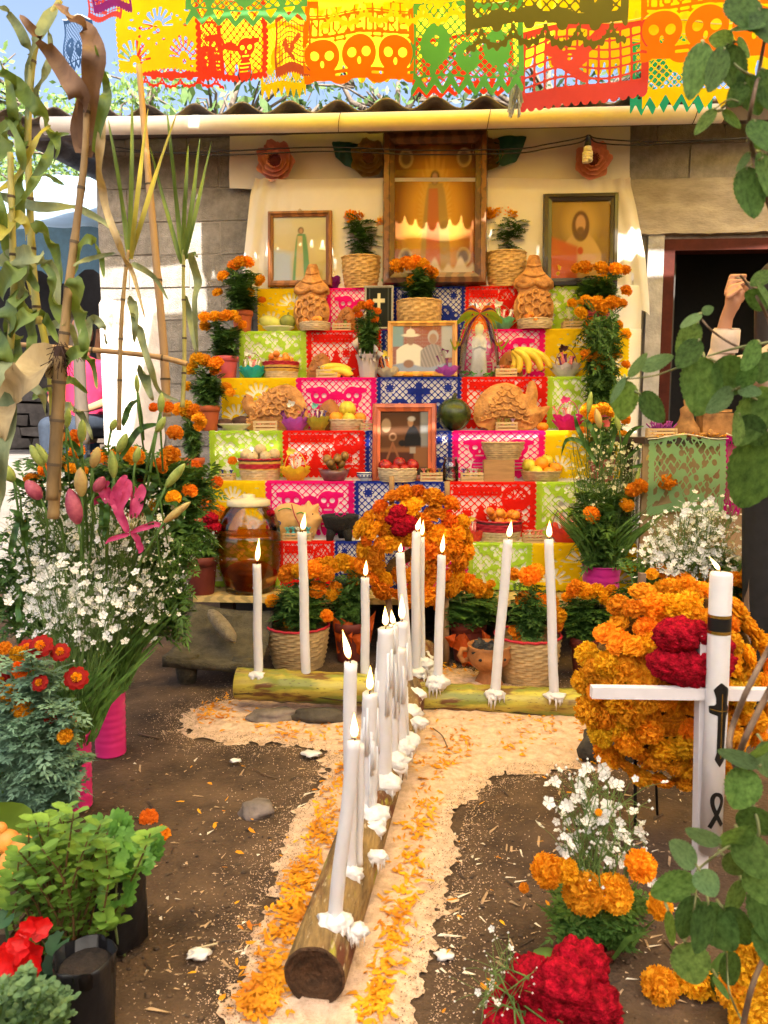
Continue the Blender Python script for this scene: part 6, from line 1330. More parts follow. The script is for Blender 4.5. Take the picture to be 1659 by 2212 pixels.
def cross_candle_group():
 # white wooden cross with a thick candle tied to it
 g = gnd(1512, 1905); P = Vector((g.x, g.y, 0)); r = thing('white_cross', P, 'white painted wooden cross standing before the large wreath', 'cross'); m = M('white_paint', (.74, .72, .76), rough=.45, var=.05, scale=10); Y = P.y
 q = lambda x, y, d=0: loc_of(r, at(x, y, Y + d)); s = S(at(1520, 1600, Y)); a, b = q(1521, 1370), q(1511, 1905)
 def bar(p0, p1, w_, d_):
  mb = MB(); t = (p1 - p0).normalized(); up = Vector((0, 1, 0)); sd = t.cross(up).normalized(); vs = []
  for p in (p0, p1):
   for i, j in ((-1, -1), (1, -1), (1, 1), (-1, 1)): vs.append(p + sd * w_ / 2 * i + up * d_ / 2 * j)
  return mb.add(vs, [(0, 1, 5, 4), (1, 2, 6, 5), (2, 3, 7, 6), (3, 0, 4, 7), (3, 2, 1, 0), (4, 5, 6, 7)], False)
 bar(a, b, 26 * s, 26 * s).build('upright', m, r); bar(q(1277, 1494, -.014), q(1700, 1500, -.014), 25 * s, 20 * s).build('crossbar', m, r)
 c = thing('banded_candle', at(1532, 1838, Y - .035), 'thick white candle tied to the cross, with black band, cross and ribbon', 'candle'); q = lambda x, y, d=0: loc_of(c, at(x, y, Y - .035 + d)); wm = M('candle_wax', (.72, .71, .73), rough=.4, var=.03, sss=.35, spec=.5); rr = 22.5 * s
 mb = MB(); pts = [q(1534, 1838), q(1547, 1540), q(1558, 1242), q(1558.5, 1237), q(1558.5, 1236)]; mb.tube(pts, [rr * 1.0, rr, rr, rr * .93, rr * .5], 28); mb.build('wax_body', wm, c)
 def wrap(y0, y1, k, mat, name):
  f = lambda y: np.interp(y, (1237, 1838), (1558.5, 1534)); MB().tube([q(f(y0), y0), q(f(y1), y1)], rr * k, 28, caps=False).build(name, mat, c)
 wrap(1331, 1361, 1.02, M('black_band', (.008, .008, .008), rough=.4), 'black_band'); gm = M('gold_cord', (.45, .30, .06), rough=.25, metal=.9); wrap(1326, 1332, 1.045, gm, 'gold_cord'); wrap(1360, 1367, 1.045, gm, 'gold_cord')
 def emblem(poly, name, mat, off=1.03):
  cx = lambda y: np.interp(y, (1237, 1838), (1558.5, 1534)); rp = rr / s; pl = poly; xs = [p[0] for p in pl]; ys = [p[1] for p in pl]
  V, FA = march(lambda X, Y_: poly_sdf(pl, X, Y_), min(xs) - 1, max(xs) + 1, min(ys) - 1, max(ys) + 1, 16, 40); vs = []
  for x, y in V:
   t = max(-.95, min(.95, (x - cx(y)) / rp)); p = q(cx(y), y); d = Vector((math.sin(math.asin(t)), -math.cos(math.asin(t)), 0)) * rr * off; vs.append(p + d)
  MB().add(vs, [tuple(reversed(f)) for f in FA]).build(name, mat, c)
 bk = MC['black_band']
 emblem([(1548, 1467), (1556, 1474), (1566, 1482), (1563, 1500), (1561, 1516), (1566, 1520), (1565, 1535), (1559, 1538), (1553, 1620), (1556, 1630), (1544, 1648), (1534, 1632), (1538, 1618), (1541, 1538), (1527, 1535), (1527, 1520), (1538, 1515), (1538, 1500), (1534, 1484), (1541, 1474)], 'black_cross', bk)
 emblem([(1549, 1490), (1551.5, 1490), (1547, 1630), (1544.5, 1630)], 'gold_line', gm, 1.045); emblem([(1528, 1525), (1565, 1528), (1565, 1530.5), (1528, 1527.5)], 'gold_line', gm, 1.045)
 lp = [(1524, 1778), (1536, 1752), (1546, 1732), (1549, 1718), (1544, 1707), (1535, 1706), (1530, 1716), (1531, 1732), (1540, 1755), (1549, 1772)]
 outl = []
 f = lambda y: np.interp(y, (1237, 1838), (1558.5, 1534)); pts = []
 for x, y in smooth_path(lp, 6):
  t = max(-.9, min(.9, (x - f(y)) / 22.5)); p = q(f(y), y); d = Vector((t, -math.sqrt(1 - t * t), 0)) * rr * 1.03; pts.append((p + d, t))
 vs = []
 for i, (p, t) in enumerate(pts):
  e = (pts[min(i + 1, len(pts) - 1)][0] - pts[max(i - 1, 0)][0]).normalized(); nrm = Vector((t, -1, 0)).normalized(); sd = e.cross(nrm).normalized() * 4.3 * s; lift = nrm * (.001 * i / len(pts)); vs += [p + sd + lift, p - sd + lift]
 MB().add(vs, [(2 * i, 2 * i + 1, 2 * i + 3, 2 * i + 2) for i in range(len(pts) - 1)]).build('black_ribbon', bk, c)
 flame(c, q(1558, 1236), q(1536, 1207), s * 7)
M_flame = None
def flame_mat():
 m = bpy.data.materials.new('flame'); m.use_nodes = True; N = m.node_tree.nodes; L = m.node_tree.links; N.remove(N['Principled BSDF'])
 tc = N.new('ShaderNodeTexCoord'); sp = N.new('ShaderNodeSeparateXYZ'); rp = N.new('ShaderNodeValToRGB'); em = N.new('ShaderNodeEmission'); L.new(tc.outputs['Generated'], sp.inputs[0]); L.new(sp.outputs['Z'], rp.inputs[0])
 e = rp.color_ramp.elements; e[0].color = (.9, .22, .02, 1); e[1].color = (1, .45, .06, 1); x = e.new(.35); x.color = (1, .85, .42, 1); x = e.new(.65); x.color = (1, .72, .25, 1)
 L.new(rp.outputs[0], em.inputs[0]); em.inputs[1].default_value = 3.2; L.new(em.outputs[0], N['Material Output'].inputs[0]); return m
M_flame = flame_mat(); M_wick_ = M('wick', (.02, .016, .014), rough=.9)
def flame(root, a, b, w_):
 """wick and flame from the candle top a to the flame tip b"""
 d = b - a; L = d.length; wk = MB().tube([a - Vector((0, 0, .004)), a + d * .12 + Vector((.0012, 0, .002)), a + d * .28], w_ * .12, 5).build('wick', M_wick_, root)
 mb = MB(); mb.lathe([(w_ * r, L * z) for r, z in ((.05, 0), (.30, .06), (.50, .16), (.55, .28), (.47, .45), (.32, .63), (.16, .82), (.01, 1.0))], 10); o = put('flame', mb.mesh('flame', M_flame), wk)
 M4 = frame_of(d).to_4x4(); M4.translation = a + d * .16; o.matrix_local = M4
cross_candle_group()
# ================================================================ the log cross on the ground
m_bark = M('banana_log', (.13, .072, .028), rough=.85, var=.45, scale=6, col2=(.27, .17, .06), stretch=(5, 1, 5), bump=1.0, bscale=26);
def mossy(m, layers=((5, .50, .62, (.12, .035, .014)), (7, .60, .68, (.33, .31, .03)), (30, .60, .70, (.42, .33, .20))), st_=(3, 1, 3)):
 t = m.node_tree; N = t.nodes; L = t.links; b = N['Principled BSDF']; src = b.inputs['Base Color'].links[0].from_socket; tc = N.new('ShaderNodeTexCoord')
 for sc_, lo, hi, col in layers:
  mp = N.new('ShaderNodeMapping'); mp.inputs['Scale'].default_value = st_; mp.inputs['Location'].default_value = (sc_, 0, 0); n = N.new('ShaderNodeTexNoise'); n.inputs['Scale'].default_value = sc_; n.inputs['Detail'].default_value = 7; r = N.new('ShaderNodeValToRGB'); r.color_ramp.elements[0].position = lo; r.color_ramp.elements[1].position = hi
  mx_ = N.new('ShaderNodeMixRGB'); mx_.inputs[2].default_value = (*col, 1); L.new(tc.outputs['Object'], mp.inputs[0]); L.new(mp.outputs[0], n.inputs[0]); L.new(n.outputs['Fac'], r.inputs[0]); L.new(r.outputs[0], mx_.inputs[0]); L.new(src, mx_.inputs[1]); src = mx_.outputs[0]
 L.new(src, b.inputs['Base Color'])
mossy(m_bark); m_end = M('log_end', (.075, .036, .016), rough=.95, var=.5, scale=30, bump=.8)
m_bam = M('green_bamboo', (.34, .17, .035), rough=.35, var=.35, scale=3, col2=(.40, .36, .05), stretch=(.5, 5, 5), bump=.3, bscale=9); m_wax = M('spilt_wax', (.72, .70, .69), rough=.45, var=.05, scale=40, bump=.5, bscale=70, spec=.5)
def log():
 A, B = gnd(680, 2172), gnd(916, 1440); r = thing('log', Vector((A.x, A.y, 0)), 'mossy plantain log lying along the middle of the sawdust cross', 'log'); n = 40; k = 40; vs = []; R0, R1 = .063, .068
 for i in range(n + 1):
  t = i / n; c = A.lerp(B, t); rr = R0 + (R1 - R0) * t; ax = (B - A).normalized(); sd = Vector((ax.y, -ax.x, 0))
  for j in range(k):
   a = 2 * PI * j / k; g = 1 + .05 * noise.noise(Vector((math.cos(a) * 3, math.sin(a) * 3, t * 2))) + .035 * noise.noise(Vector((math.cos(a) * 9, math.sin(a) * 9, t * 6))); p = c + sd * math.cos(a) * rr * g + Vector((0, 0, rr * 1.02 + math.sin(a) * rr * g)); vs.append(p - Vector(r.location))
 MB().add(vs, [(i * k + j, (i + 1) * k + j, (i + 1) * k + (j + 1) % k, i * k + (j + 1) % k) for i in range(n) for j in range(k)]).build('bark', m_bark, r)
 mb = MB(); c = Vector((0, 0, R0 * 1.02)); e = []; ax = (B - A).normalized(); prof = [(1, 0), (.93, -.006), (.90, .002), (.72, -.004), (.69, .004), (.5, -.002), (.47, .004), (.30, 0), (.27, .006), (.1, .004)]
 for q, d in prof:
  for j in range(k): p = Vector(vs[j]); e.append(c + (p - c) * q + ax * d)
 e.append(c + ax * .006); fs = [(i * k + j, i * k + (j + 1) % k, (i + 1) * k + (j + 1) % k, (i + 1) * k + j) for i in range(len(prof) - 1) for j in range(k)] + [((len(prof) - 1) * k + j, (len(prof) - 1) * k + (j + 1) % k, len(e) - 1) for j in range(k)]
 mb.add(e, fs); mb.build('cut_end', m_end, r); return A, B
LA, LB = log()
def bamboo(name, label, x0, y0, x1, y1, rpx, z0, splits=True):
 A, B = at(x0, y0, YB_), at(x1, y1, YB_ - .10 * (x1 - x0) / 760); r = thing(name, A, label, 'log', 'bamboo arms of the ground cross'); s = S(A); L = (B - A).length; n = 30; rr = rpx * s; mb = MB(); pts = []; rad = []
 for i in range(n + 1):
  t = i / n; pts.append((B - A) * t); rad.append(rr * (1 + (.07 if i % 13 == 9 else 0) + .02 * math.sin(i * 1.7)))
 mb.tube(pts, rad, 26, caps=False); mb.build('culm', m_bam, r)
 for p, d in ((pts[0], 1), (pts[-1], -1)):
  ax = (B - A).normalized() * d; m2 = MB(); m2.tube([p, p + ax * .004], [rr, rr * .8], 26, caps=False); m2.tube([p + ax * .004, p + ax * .05], [rr * .8, rr * .78], 26, caps=True); m2.build('cut_end', M('bamboo_end', (.30, .19, .06), rough=.8, var=.4, scale=30), r)
 return A, B, rr
YB_ = 2.98
BA, BB, BR = bamboo('bamboo_log', 'green yellow bamboo log forming the left arm of the ground cross', 512, 1476, 850, 1494, 34, 0)
CA, CB, CR = bamboo('bamboo_log', 'green yellow bamboo log forming the right arm of the ground cross', 905, 1508, 1275, 1524, 34, 0)
mossy(m_bam, ((4, .50, .60, (.20, .22, .035)), (6, .55, .63, (.13, .055, .018)), (40, .62, .70, (.08, .05, .02))), (1, 4, 5))
for nm in ('bamboo_log', 'bamboo_log.001'):
 r_ = bpy.data.objects[nm]; e_ = (BB - BA) if nm == 'bamboo_log' else (CB - CA); MB().tube([e_ * t + Vector((0, -BR * .93, .012 * math.sin(t * 5) - BR * .36)) for t in np.linspace(0, .97, 20)], .0032, 5).build('split_line', M('bamboo_split', (.05, .028, .012), rough=.9), r_)
def wax_blob(root, P, rx, rz, seed, drips=9):
 """spilt wax lump with drips running down the front"""
 rg = random.Random(seed); mb = MB(); mb.ball((0, 0, 0), (rx, rx * .75, rz), 22, 14)
 for i, v in enumerate(mb.v): q = Vector(v) / rx; k = 1 + .35 * noise.noise(q * 3.0 + Vector((seed, 0, 0))) + .16 * noise.noise(q * 9 + Vector((0, seed, 0))) + .08 * noise.noise(q * 21); mb.v[i] = tuple(Vector(v) * k)
 for _ in range(drips):
  x = rg.uniform(-.8, .8) * rx; L = rg.uniform(.5, 1.3) * rx; y = -rx * .72 * math.sqrt(max(.05, 1 - (x / rx) ** 2)); mb.tube([(x, y * .8, rz * .1), (x, y, -L * .5), (x + rg.uniform(-.002, .002), y * .98, -L)], [rx * .10, rx * .07, rx * .03], 5)
 return mb.build('spilt_wax', m_wax, root, loc_of(root, P))
def candle(tx, ty, bx, by, w_px, Y, fl, label, seed, wick=True, drip=False, blob=(24, 15), Yt=None):
 """taper from its foot (bx, by) to its top (tx, ty)"""
 B = at(bx, by, Y); T = at(tx, ty, Yt or Y); s = S(B); r = thing('candle', B, label, 'candle', 'white candles on the ground cross'); rg = random.Random(seed); d = T - B; rr = w_px * s / 2; n = 26; pts = []; rad = []
 for i in range(n + 1):
  t = i / n; pts.append(d * t + Vector((.0012 * math.sin(t * 9 + seed), 0, 0))); rad.append(rr * (1.05 - .10 * t) * (1 + .02 * rg.uniform(-1, 1) * (2 if drip else 1)))
 mb = MB(); mb.tube(pts, rad, 20); top = d
 for j in range(20):                              # molten, uneven lip
  v = mb.v[n * 20 + j]; mb.v[n * 20 + j] = (v[0], v[1], v[2] + rg.uniform(-.003, .006))
 mb.build('wax_body', M('candle_white', (.70, .69, .71), rough=.42, var=.03, spec=.5, sss=.35), r)
 if drip:
  for q in range(14):
   a = rg.uniform(0, 6.3); t0 = rg.uniform(.5, 1); L = rg.uniform(.15, .6); m2 = MB(); o = Vector((math.cos(a), math.sin(a), 0)) * rr; m2.tube([d * t0 + o, d * (t0 - L * .5) + o * 1.04, d * max(0, t0 - L) + o * 1.06], [rr * .16, rr * .2, rr * .28], 6); m2.build('wax_drip', MC['candle_white'], r)
 else:
  m2 = MB()
  for q in range(9): a = rg.uniform(0, 6.3); t0 = rg.uniform(.3, 1); o = Vector((math.cos(a), math.sin(a), 0)) * rr * .98; m2.ball(d * t0 + o, (rr * .09, rr * .09, rr * .3), 6, 4)
  m2.build('wax_beads', MC['candle_white'], r)['kind'] = 'stuff'
 if blob: wax_blob(r, B + Vector((0, -rr * .6, -.004)), blob[0] * .85 * s, blob[1] * .75 * s, seed)
 if fl: flame(r, loc_of(r, T), loc_of(r, at(fl[0], fl[1], Yt or Y)), fl[2] * s)
YT = YB_ - .02
candle(555, 1220, 558, 1456, 19, YT, (559, 1170, 9), 'lit candle at the left end of the left bamboo arm', 1)
candle(653, 1151, 661, 1470, 20, YT, (658, 1113, 10), 'lit candle in front of the red-edged basket, second on the left arm', 2)
candle(789, 1249, 789, 1462, 19, YT + .03, (791, 1215, 9), 'lit candle before the orange tissue, third on the left arm', 3, blob=(22, 12))
candle(864, 1196, 884, 1482, 20, YT + .02, (866, 1176, 8), 'slightly leaning candle left of the tallest pair', 4, blob=(26, 16))
candle(899, 1150, 898, 1452, 20, YT + .10, (907, 1122, 9), 'tallest lit candle before the flower wreath', 5, blob=(28, 20))
candle(911, 1162, 912, 1430, 12, YT + .16, (914, 1128, 7), 'thin candle close behind the tallest one', 6, blob=(26, 18))
candle(954, 1200, 945, 1470, 19, YT - .02, (958, 1160, 9), 'lit candle at the inner end of the right arm', 7, blob=(30, 22))
candle(1098, 1166, 1069, 1496, 21, YT - .04, (1104, 1130, 10), 'leaning lit candle before the clay burner', 8, blob=(26, 16))
candle(1186, 1166, 1197, 1498, 20, YT - .06, (1187, 1130, 10), 'lit candle nearest the large wreath', 9, blob=(26, 10))
def on_log(t): return LA.lerp(LB, t)
def lcandle(tx, ty, bx, by, w_px, t, fl, label, seed, **k):
 Y = gnd(bx, by, .125).y; candle(tx, ty, bx, by, w_px, Y, fl, label, seed, **k)
lcandle(766, 1602, 722, 1985, 30, .17, (765, 1548, 15), 'lit candle leaning at the near end of the log', 21, blob=(46, 30))
lcandle(780, 1612, 776, 1868, 16, .34, None, 'thin spent candle close behind the nearest one', 22, blob=None)
lcandle(757, 1433, 755, 1880, 29, .32, (742, 1370, 13), 'tall lit candle with a flickering flame left of the log', 23, blob=(34, 30))
lcandle(798, 1499, 797, 1752, 34, .46, (800, 1446, 14), 'stout dripping candle in the middle of the log', 24, drip=True, blob=(50, 34))
lcandle(833, 1358, 826, 1686, 36, .58, (832, 1316, 12), 'thick candle with a melted rim on the middle of the log', 25, drip=True, blob=(48, 34))
lcandle(850, 1352, 848, 1640, 22, .68, (846, 1322, 10), 'candle fused behind the thick melted one', 26, drip=True, blob=(44, 30))
lcandle(868, 1346, 862, 1600, 30, .76, (868, 1292, 13), 'dripping candle with a curled wick toward the crossing', 27, drip=True, blob=(50, 40))
lcandle(862, 1400, 862, 1610, 34, .74, None, 'broad stump of run-together wax beside the dripping candle', 28, drip=True, blob=(40, 30))
def wax_along():
 lg = bpy.data.objects['log']; rg = random.Random(6)
 for i, (x, y, rpx, t) in enumerate(((905, 1420, 36, .97), (918, 1450, 34, .93), (890, 1500, 34, .88), (880, 1540, 42, .82), (850, 1660, 34, .66), (800, 1790, 42, .44), (815, 1850, 30, .38), (770, 2010, 34, .14), (905, 1560, 26, .8))):
  P = gnd(x, y, .105); wax_blob(lg, P, rpx * .8 * S(P), rpx * .42 * S(P), i + 40, 12)
wax_along()
# ================================================================ stones and bits on the ground
m_rock = M('field_stone', (.13, .105, .09), rough=.9, var=.3, scale=12, bump=.6, col2=(.20, .16, .14)); m_rockd = M('dark_stone', (.07, .058, .045), rough=.95, var=.4, scale=14, bump=.8)
def rock(px, py, w_, h_, label, mat, seed, dp=.8, name='stone', lift=.35, rz=0):
 g = gnd(px, py); s = S(g); mb = MB(); mb.ball((0, 0, 0), (w_ * s / 2, w_ * s / 2 * dp, h_ * s / 2), 22, 14, .35, seed, 1.4); o = mb.build(name, mat, None, g + Vector((0, 0, h_ * s * lift))); o.rotation_euler = (0, 0, rz); tag(o, label, 'stone', 'stones on the ground')
rock(556, 1758, 76, 48, 'rounded brown stone half sunk in the bare earth', m_rock, 2, lift=.18)
rock(588, 1556, 108, 30, 'flat grey stone wedged under the left bamboo arm', m_rock, 4, .5, rz=.2)
rock(690, 1558, 120, 34, 'dark flat stone in the shadow under the left bamboo arm', m_rockd, 6, .4)
rock(1310, 1640, 120, 90, 'dark mossy stone below the large wreath', m_rockd, 8, .6, lift=.3)
rock(1375, 1840, 40, 14, 'small flat pebble on the bare earth to the right', m_rockd, 12, .8)
def oddments():
 for i, (px, py, lab) in enumerate(((322, 1776, 'dried dark orange marigold head on the earth left of the log'), (352, 1812, 'withered marigold head on a stalk near the black bag'))):
  g = gnd(px, py); o = thing('dried_flower', g + Vector((0, 0, .012)), lab, 'dried flower'); q = put('flower', MARID[i], o); q.scale = (.028, .028, .018); q.rotation_euler = (.9, .3, i); MB().tube([(0, 0, 0), (-.03, .01, -.004), (-.05, .02, -.008)], .002, 5).build('stalk', M_stem, o)
 for i, (px, py, rp, lab) in enumerate(((508, 1648, 12, 'small lump of white wax on the earth left of the sawdust'), (960, 2070, 22, 'smear of white wax beside the right edge of the sawdust'), (430, 2068, 26, 'pale wax scrap on the earth near the black bag'), (672, 1632, 22, 'thin wax splash at the inner corner of the sawdust'))):
  g = gnd(px, py); s = S(g); mb = MB(); mb.ball((0, 0, 0), (rp * s, rp * s * .7, .006), 16, 8, .6, i, 2.5); tag(mb.build('wax_scrap', m_wax, None, g + Vector((0, 0, .008))), lab, 'wax')
 for i, (pts, lab) in enumerate((([(1385, 640)], ''),)): pass
 for i, (pts, lab) in enumerate(([[(935, 1588), (955, 1605), (966, 1630)], 'thin twig sticking out beside the log crossing'], [[(540, 1660), (575, 1680), (598, 1685)], 'bent dry twig on the earth left of the sawdust'], [[(415, 2058), (470, 2045)], 'pale straw lying on the earth near the black bag'], [[(300, 1590), (345, 1600)], 'fallen green leaf blade by the pink pail'])):
  P = [gnd(x, y) + Vector((0, 0, .008 + .02 * (i == 0))) for x, y in pts]; o = MB().tube([p - P[0] for p in smooth_path([np.array(p) for p in P], 4) for p in [Vector(p)]] if False else [Vector(p) - P[0] for p in smooth_path([np.array(p) for p in P], 4)], .004 if i == 3 else .0024, 5).build('twig', M('twig', (.12, .07, .04)) if i != 2 else M('straw', (.55, .45, .28)), None, P[0]); tag(o, lab, 'twig')
oddments()
# ================================================================ metate and clay burner
def metate():
 Y = 3.38; P = at(470, 1440, Y); P.z = 0; r = thing('grinding_stone', P, 'sloping dark stone grinding slab on short legs at the left of the altar', 'grinding stone'); m = M('metate_stone', (.09, .076, .048), rough=.95, var=.4, scale=18, bump=1, bscale=110)
 q = lambda x, y, d: loc_of(r, at(x, y, Y + d)); c = [(q(350, 1418, -.12)), q(560, 1432, -.14), q(592, 1318, .22), q(418, 1300, .26)]; n = 16; vs = []
 for k, dz in ((0, 0), (1, -.05)):
  for j in range(n + 1):
   for i in range(n + 1):
    u, v = i / n, j / n; p = c[0] * (1 - u) * (1 - v) + c[1] * u * (1 - v) + c[2] * u * v + c[3] * (1 - u) * v; p.z += dz - .05 * math.sin(PI * v) * (k == 0) - .02 * math.sin(PI * u) * (k == 0) + .004 * noise.noise(p * 30); vs.append(p)
 N1 = n + 1; fs = [(j * N1 + i, j * N1 + i + 1, (j + 1) * N1 + i + 1, (j + 1) * N1 + i) for j in range(n) for i in range(n)]; o = N1 * N1; fs += [(o + j * N1 + i, o + (j + 1) * N1 + i, o + (j + 1) * N1 + i + 1, o + j * N1 + i + 1) for j in range(n) for i in range(n)]
 bd = [(i, 0) for i in range(n)] + [(n, j) for j in range(n)] + [(i, n) for i in range(n, 0, -1)] + [(0, j) for j in range(n, 0, -1)]; ix = [j * N1 + i for i, j in bd]
 for e in range(len(ix)): a, b = ix[e], ix[(e + 1) % len(ix)]; fs.append((a, a + o, b + o, b))
 MB().add(vs, fs).build('slab', m, r)
 for p in (c[0] * .8 + c[2] * .2, c[1] * .8 + c[3] * .2, (c[2] + c[3]) / 2): MB().tube([(p.x, p.y, p.z - .04), (p.x, p.y, -P.z)], [.06, .04], 9).build('leg', m, r)
 h = thing('stone_roller', Vector(P) + q(478, 1360, .02) + Vector((0, 0, .02)), 'pale stone hand roller lying on the grinding slab', 'stone roller'); a, b = loc_of(h, Vector(P) + q(452, 1328, .13)), loc_of(h, Vector(P) + q(508, 1396, -.07)); mb = MB(); mb.tube([a.lerp(b, t) + Vector((0, 0, .022)) for t in np.linspace(0, 1, 12)], [.006, .022, .029, .032, .034, .035, .035, .034, .032, .029, .022, .006], 16); mb.build('roller', M('roller_stone', (.24, .19, .12), rough=.95, var=.3, scale=30, bump=.9, bscale=160), h)
metate()
def burner():
 g = gnd(1055, 1482); s = S(g); r = thing('incense_burner', g, 'two-handled clay incense burner with charcoal between the candles', 'incense burner'); m = M('burner_clay', (.32, .11, .03), rough=.7, var=.3, scale=14, col2=(.42, .17, .05))
 MB().lathe([(32 * s, 0), (33 * s, 4 * s), (26 * s, 18 * s), (20 * s, 30 * s), (22 * s, 36 * s), (38 * s, 50 * s), (47 * s, 66 * s), (47 * s, 72 * s), (44 * s, 84 * s), (47 * s, 92 * s), (43 * s, 92 * s), (40 * s, 82 * s), (.001, 74 * s)], 32, cap0=True).build('bowl', m, r)
 for sg in (-1, 1): MB().tube([(sg * 44 * s, 0, 80 * s), (sg * 58 * s, 0, 82 * s), (sg * 63 * s, 0, 68 * s), (sg * 56 * s, 0, 56 * s), (sg * 43 * s, 0, 60 * s)], 6 * s, 8).build('handle', m, r)
 rg = random.Random(5)
 for i in range(16): mb = MB(); mb.box((0, 0, 0), (14 * s, 12 * s, 10 * s), jit=3 * s); o = mb.build('charcoal', M('charcoal', (.03, .03, .032), rough=.7, var=.5, scale=60), r, (rg.uniform(-28, 28) * s, rg.uniform(-28, 28) * s, rg.uniform(80, 92) * s)); o.rotation_euler = (rg.random() * 3, rg.random() * 3, rg.random() * 3)
 for x in (-22, 4, 26): MB().ball((x * s, -math.sqrt(46 ** 2 - x * x) * s, 70 * s), (6 * s, 2 * s, 3.5 * s), 8, 5).build('vent_hole', M('hole_shade', (.015, .012, .01)), r)  # holes are not open: their inner shade is put into the knob colour
burner()
# ================================================================ baby's breath, lilies, corn, herbs
M_gyp = M('gypsophila_white', (.80, .80, .78), rough=.7, var=.05, trans=.25); M_gst = M('gypsophila_stem', (.14, .24, .06), rough=.6, var=.3, trans=.2); M_gyc = M('gypsophila_cream', (.72, .70, .48), rough=.7, var=.06, trans=.25)
M_blade = M('grass_blade', (.07, .16, .03), rough=.5, var=.35, trans=.3, col2=(.13, .25, .05))
def star(mb, p, n, r, rg):
 """five-petalled blossom facing n"""
 n = n.normalized(); a = n.orthogonal().normalized(); a.rotate(Matrix.Rotation(rg.uniform(0, 6.3), 3, n)); b = n.cross(a)
 for k in range(5):
  t = k * 1.2566; d = a * math.cos(t) + b * math.sin(t); s = b * math.cos(t) - a * math.sin(t); mb.add([p - n * r * .15, p + d * r * .7 - s * r * .42 + n * r * .12, p + d * r * 1.05 + n * r * .2, p + d * r * .7 + s * r * .42 + n * r * .12], [(0, 1, 2, 3)], False)
def bud(mb, p, r): mb.add([p + Vector(v) * r for v in ((1, 0, 0), (-1, 0, 0), (0, 1, 0), (0, -1, 0), (0, 0, 1.2), (0, 0, -1.2))], [(0, 2, 4), (2, 1, 4), (1, 3, 4), (3, 0, 4), (2, 0, 5), (1, 2, 5), (3, 1, 5), (0, 3, 5)], False)
def breath(root, base, region, n_st, n_fl, n_bud, fr, rg, dep=.16, mat=None, blades=60, blade_h=.2):
 """spray of baby's breath: region(rg) -> picture point of a blossom"""
 stm, fl, bd, bl = MB(), MB(), MB(), MB(); hubs = []
 for i in range(n_st):
  x, y = region(rg); e = loc_of(root, at(x, y, root.location.y + rg.uniform(-dep, dep))); b = Vector(base) + Vector((rg.uniform(-.05, .05), rg.uniform(-.05, .05), 0)); m = b.lerp(e, .55) + Vector((rg.uniform(-.03, .03), rg.uniform(-.03, .03), .04)); stm.tube([b, m, e], [.0022, .0016, .0009], 4, caps=False); hubs.append((m, e))
 for i in range(n_fl + n_bud):
  m, e = hubs[rg.randrange(n_st)]; t = rg.uniform(.45, 1.0); h = m.lerp(e, t); q = h + Vector((rg.gauss(0, .035), rg.gauss(0, .035), rg.gauss(.015, .035))); stm.tube([m.lerp(e, t * .8), h.lerp(q, .6) + Vector((0, 0, .006)), q], [.0009, .0007, .0005], 3, caps=False)
  if i < n_fl: star(fl, q, Vector((rg.uniform(-.7, .7), rg.uniform(-1.3, .2), rg.uniform(.1, 1.2))), fr * rg.uniform(.6, 1.2), rg)
  else: bud(bd, q, fr * rg.uniform(.22, .36))
 for i in range(blades):
  b = Vector(base) + Vector((rg.uniform(-.07, .07), rg.uniform(-.07, .05), 0)); a = rg.uniform(0, 6.3); L = blade_h * rg.uniform(.5, 1.2); d = Vector((math.cos(a) * .5, math.sin(a) * .5, 1)).normalized(); s = d.cross(Vector((math.sin(a), -math.cos(a), .2))).normalized() * .006; bl.add([b - s * .6, b + s * .6, b + d * L * .5 + s, b + d * L + Vector((math.cos(a), math.sin(a), -.3)) * L * .2, b + d * L * .5 - s], [(0, 1, 2, 4), (4, 2, 3)], False)
 for mb, nm, m_ in ((stm, 'stems', M_gst), (fl, 'blossoms', mat or M_gyp), (bd, 'buds', mat or M_gyp)): mb.build(nm, m_, root)['kind'] = 'stuff'
 if blades: bl.build('leaves', M_blade, root)['kind'] = 'stuff'
def pail(root, r, h, mat, z0=0.0, rings=9, taper=.92):
 """ribbed tin painted pink"""
 prof = [(r * taper, z0), (r * taper * 1.02, z0 + .004)]
 for i in range(rings * 4 + 1):
  t = i / (rings * 4); prof.append(((r * taper + (r - r * taper) * t) + (.018 * r * math.sin(i * PI / 2) if .12 < t < .82 else 0), z0 + h * (.03 + .93 * t)))
 prof += [(r * 1.03, z0 + h * .975), (r * 1.03, z0 + h), (r * .97, z0 + h), (r * .93, z0 + h * .9), (.001, z0 + h * .85)]
 MB().lathe(prof, 36, cap0=True).build('pail', mat, root)
M_pink = M('pink_enamel', (.72, .03, .20), rough=.38, var=.06, scale=5, coat=.2); M_pinkv = M('magenta_enamel', (.62, .025, .28), rough=.38, var=.06, scale=5, coat=.2)
def in_poly(P):
 xs = [p[0] for p in P]; ys = [p[1] for p in P]
 def f(rg):
  while True:
   x, y = rg.uniform(min(xs), max(xs)), rg.uniform(min(ys), max(ys))
   if float(poly_sdf(P, np.array([x]), np.array([y]))[0]) > 0: return x, y
 return f
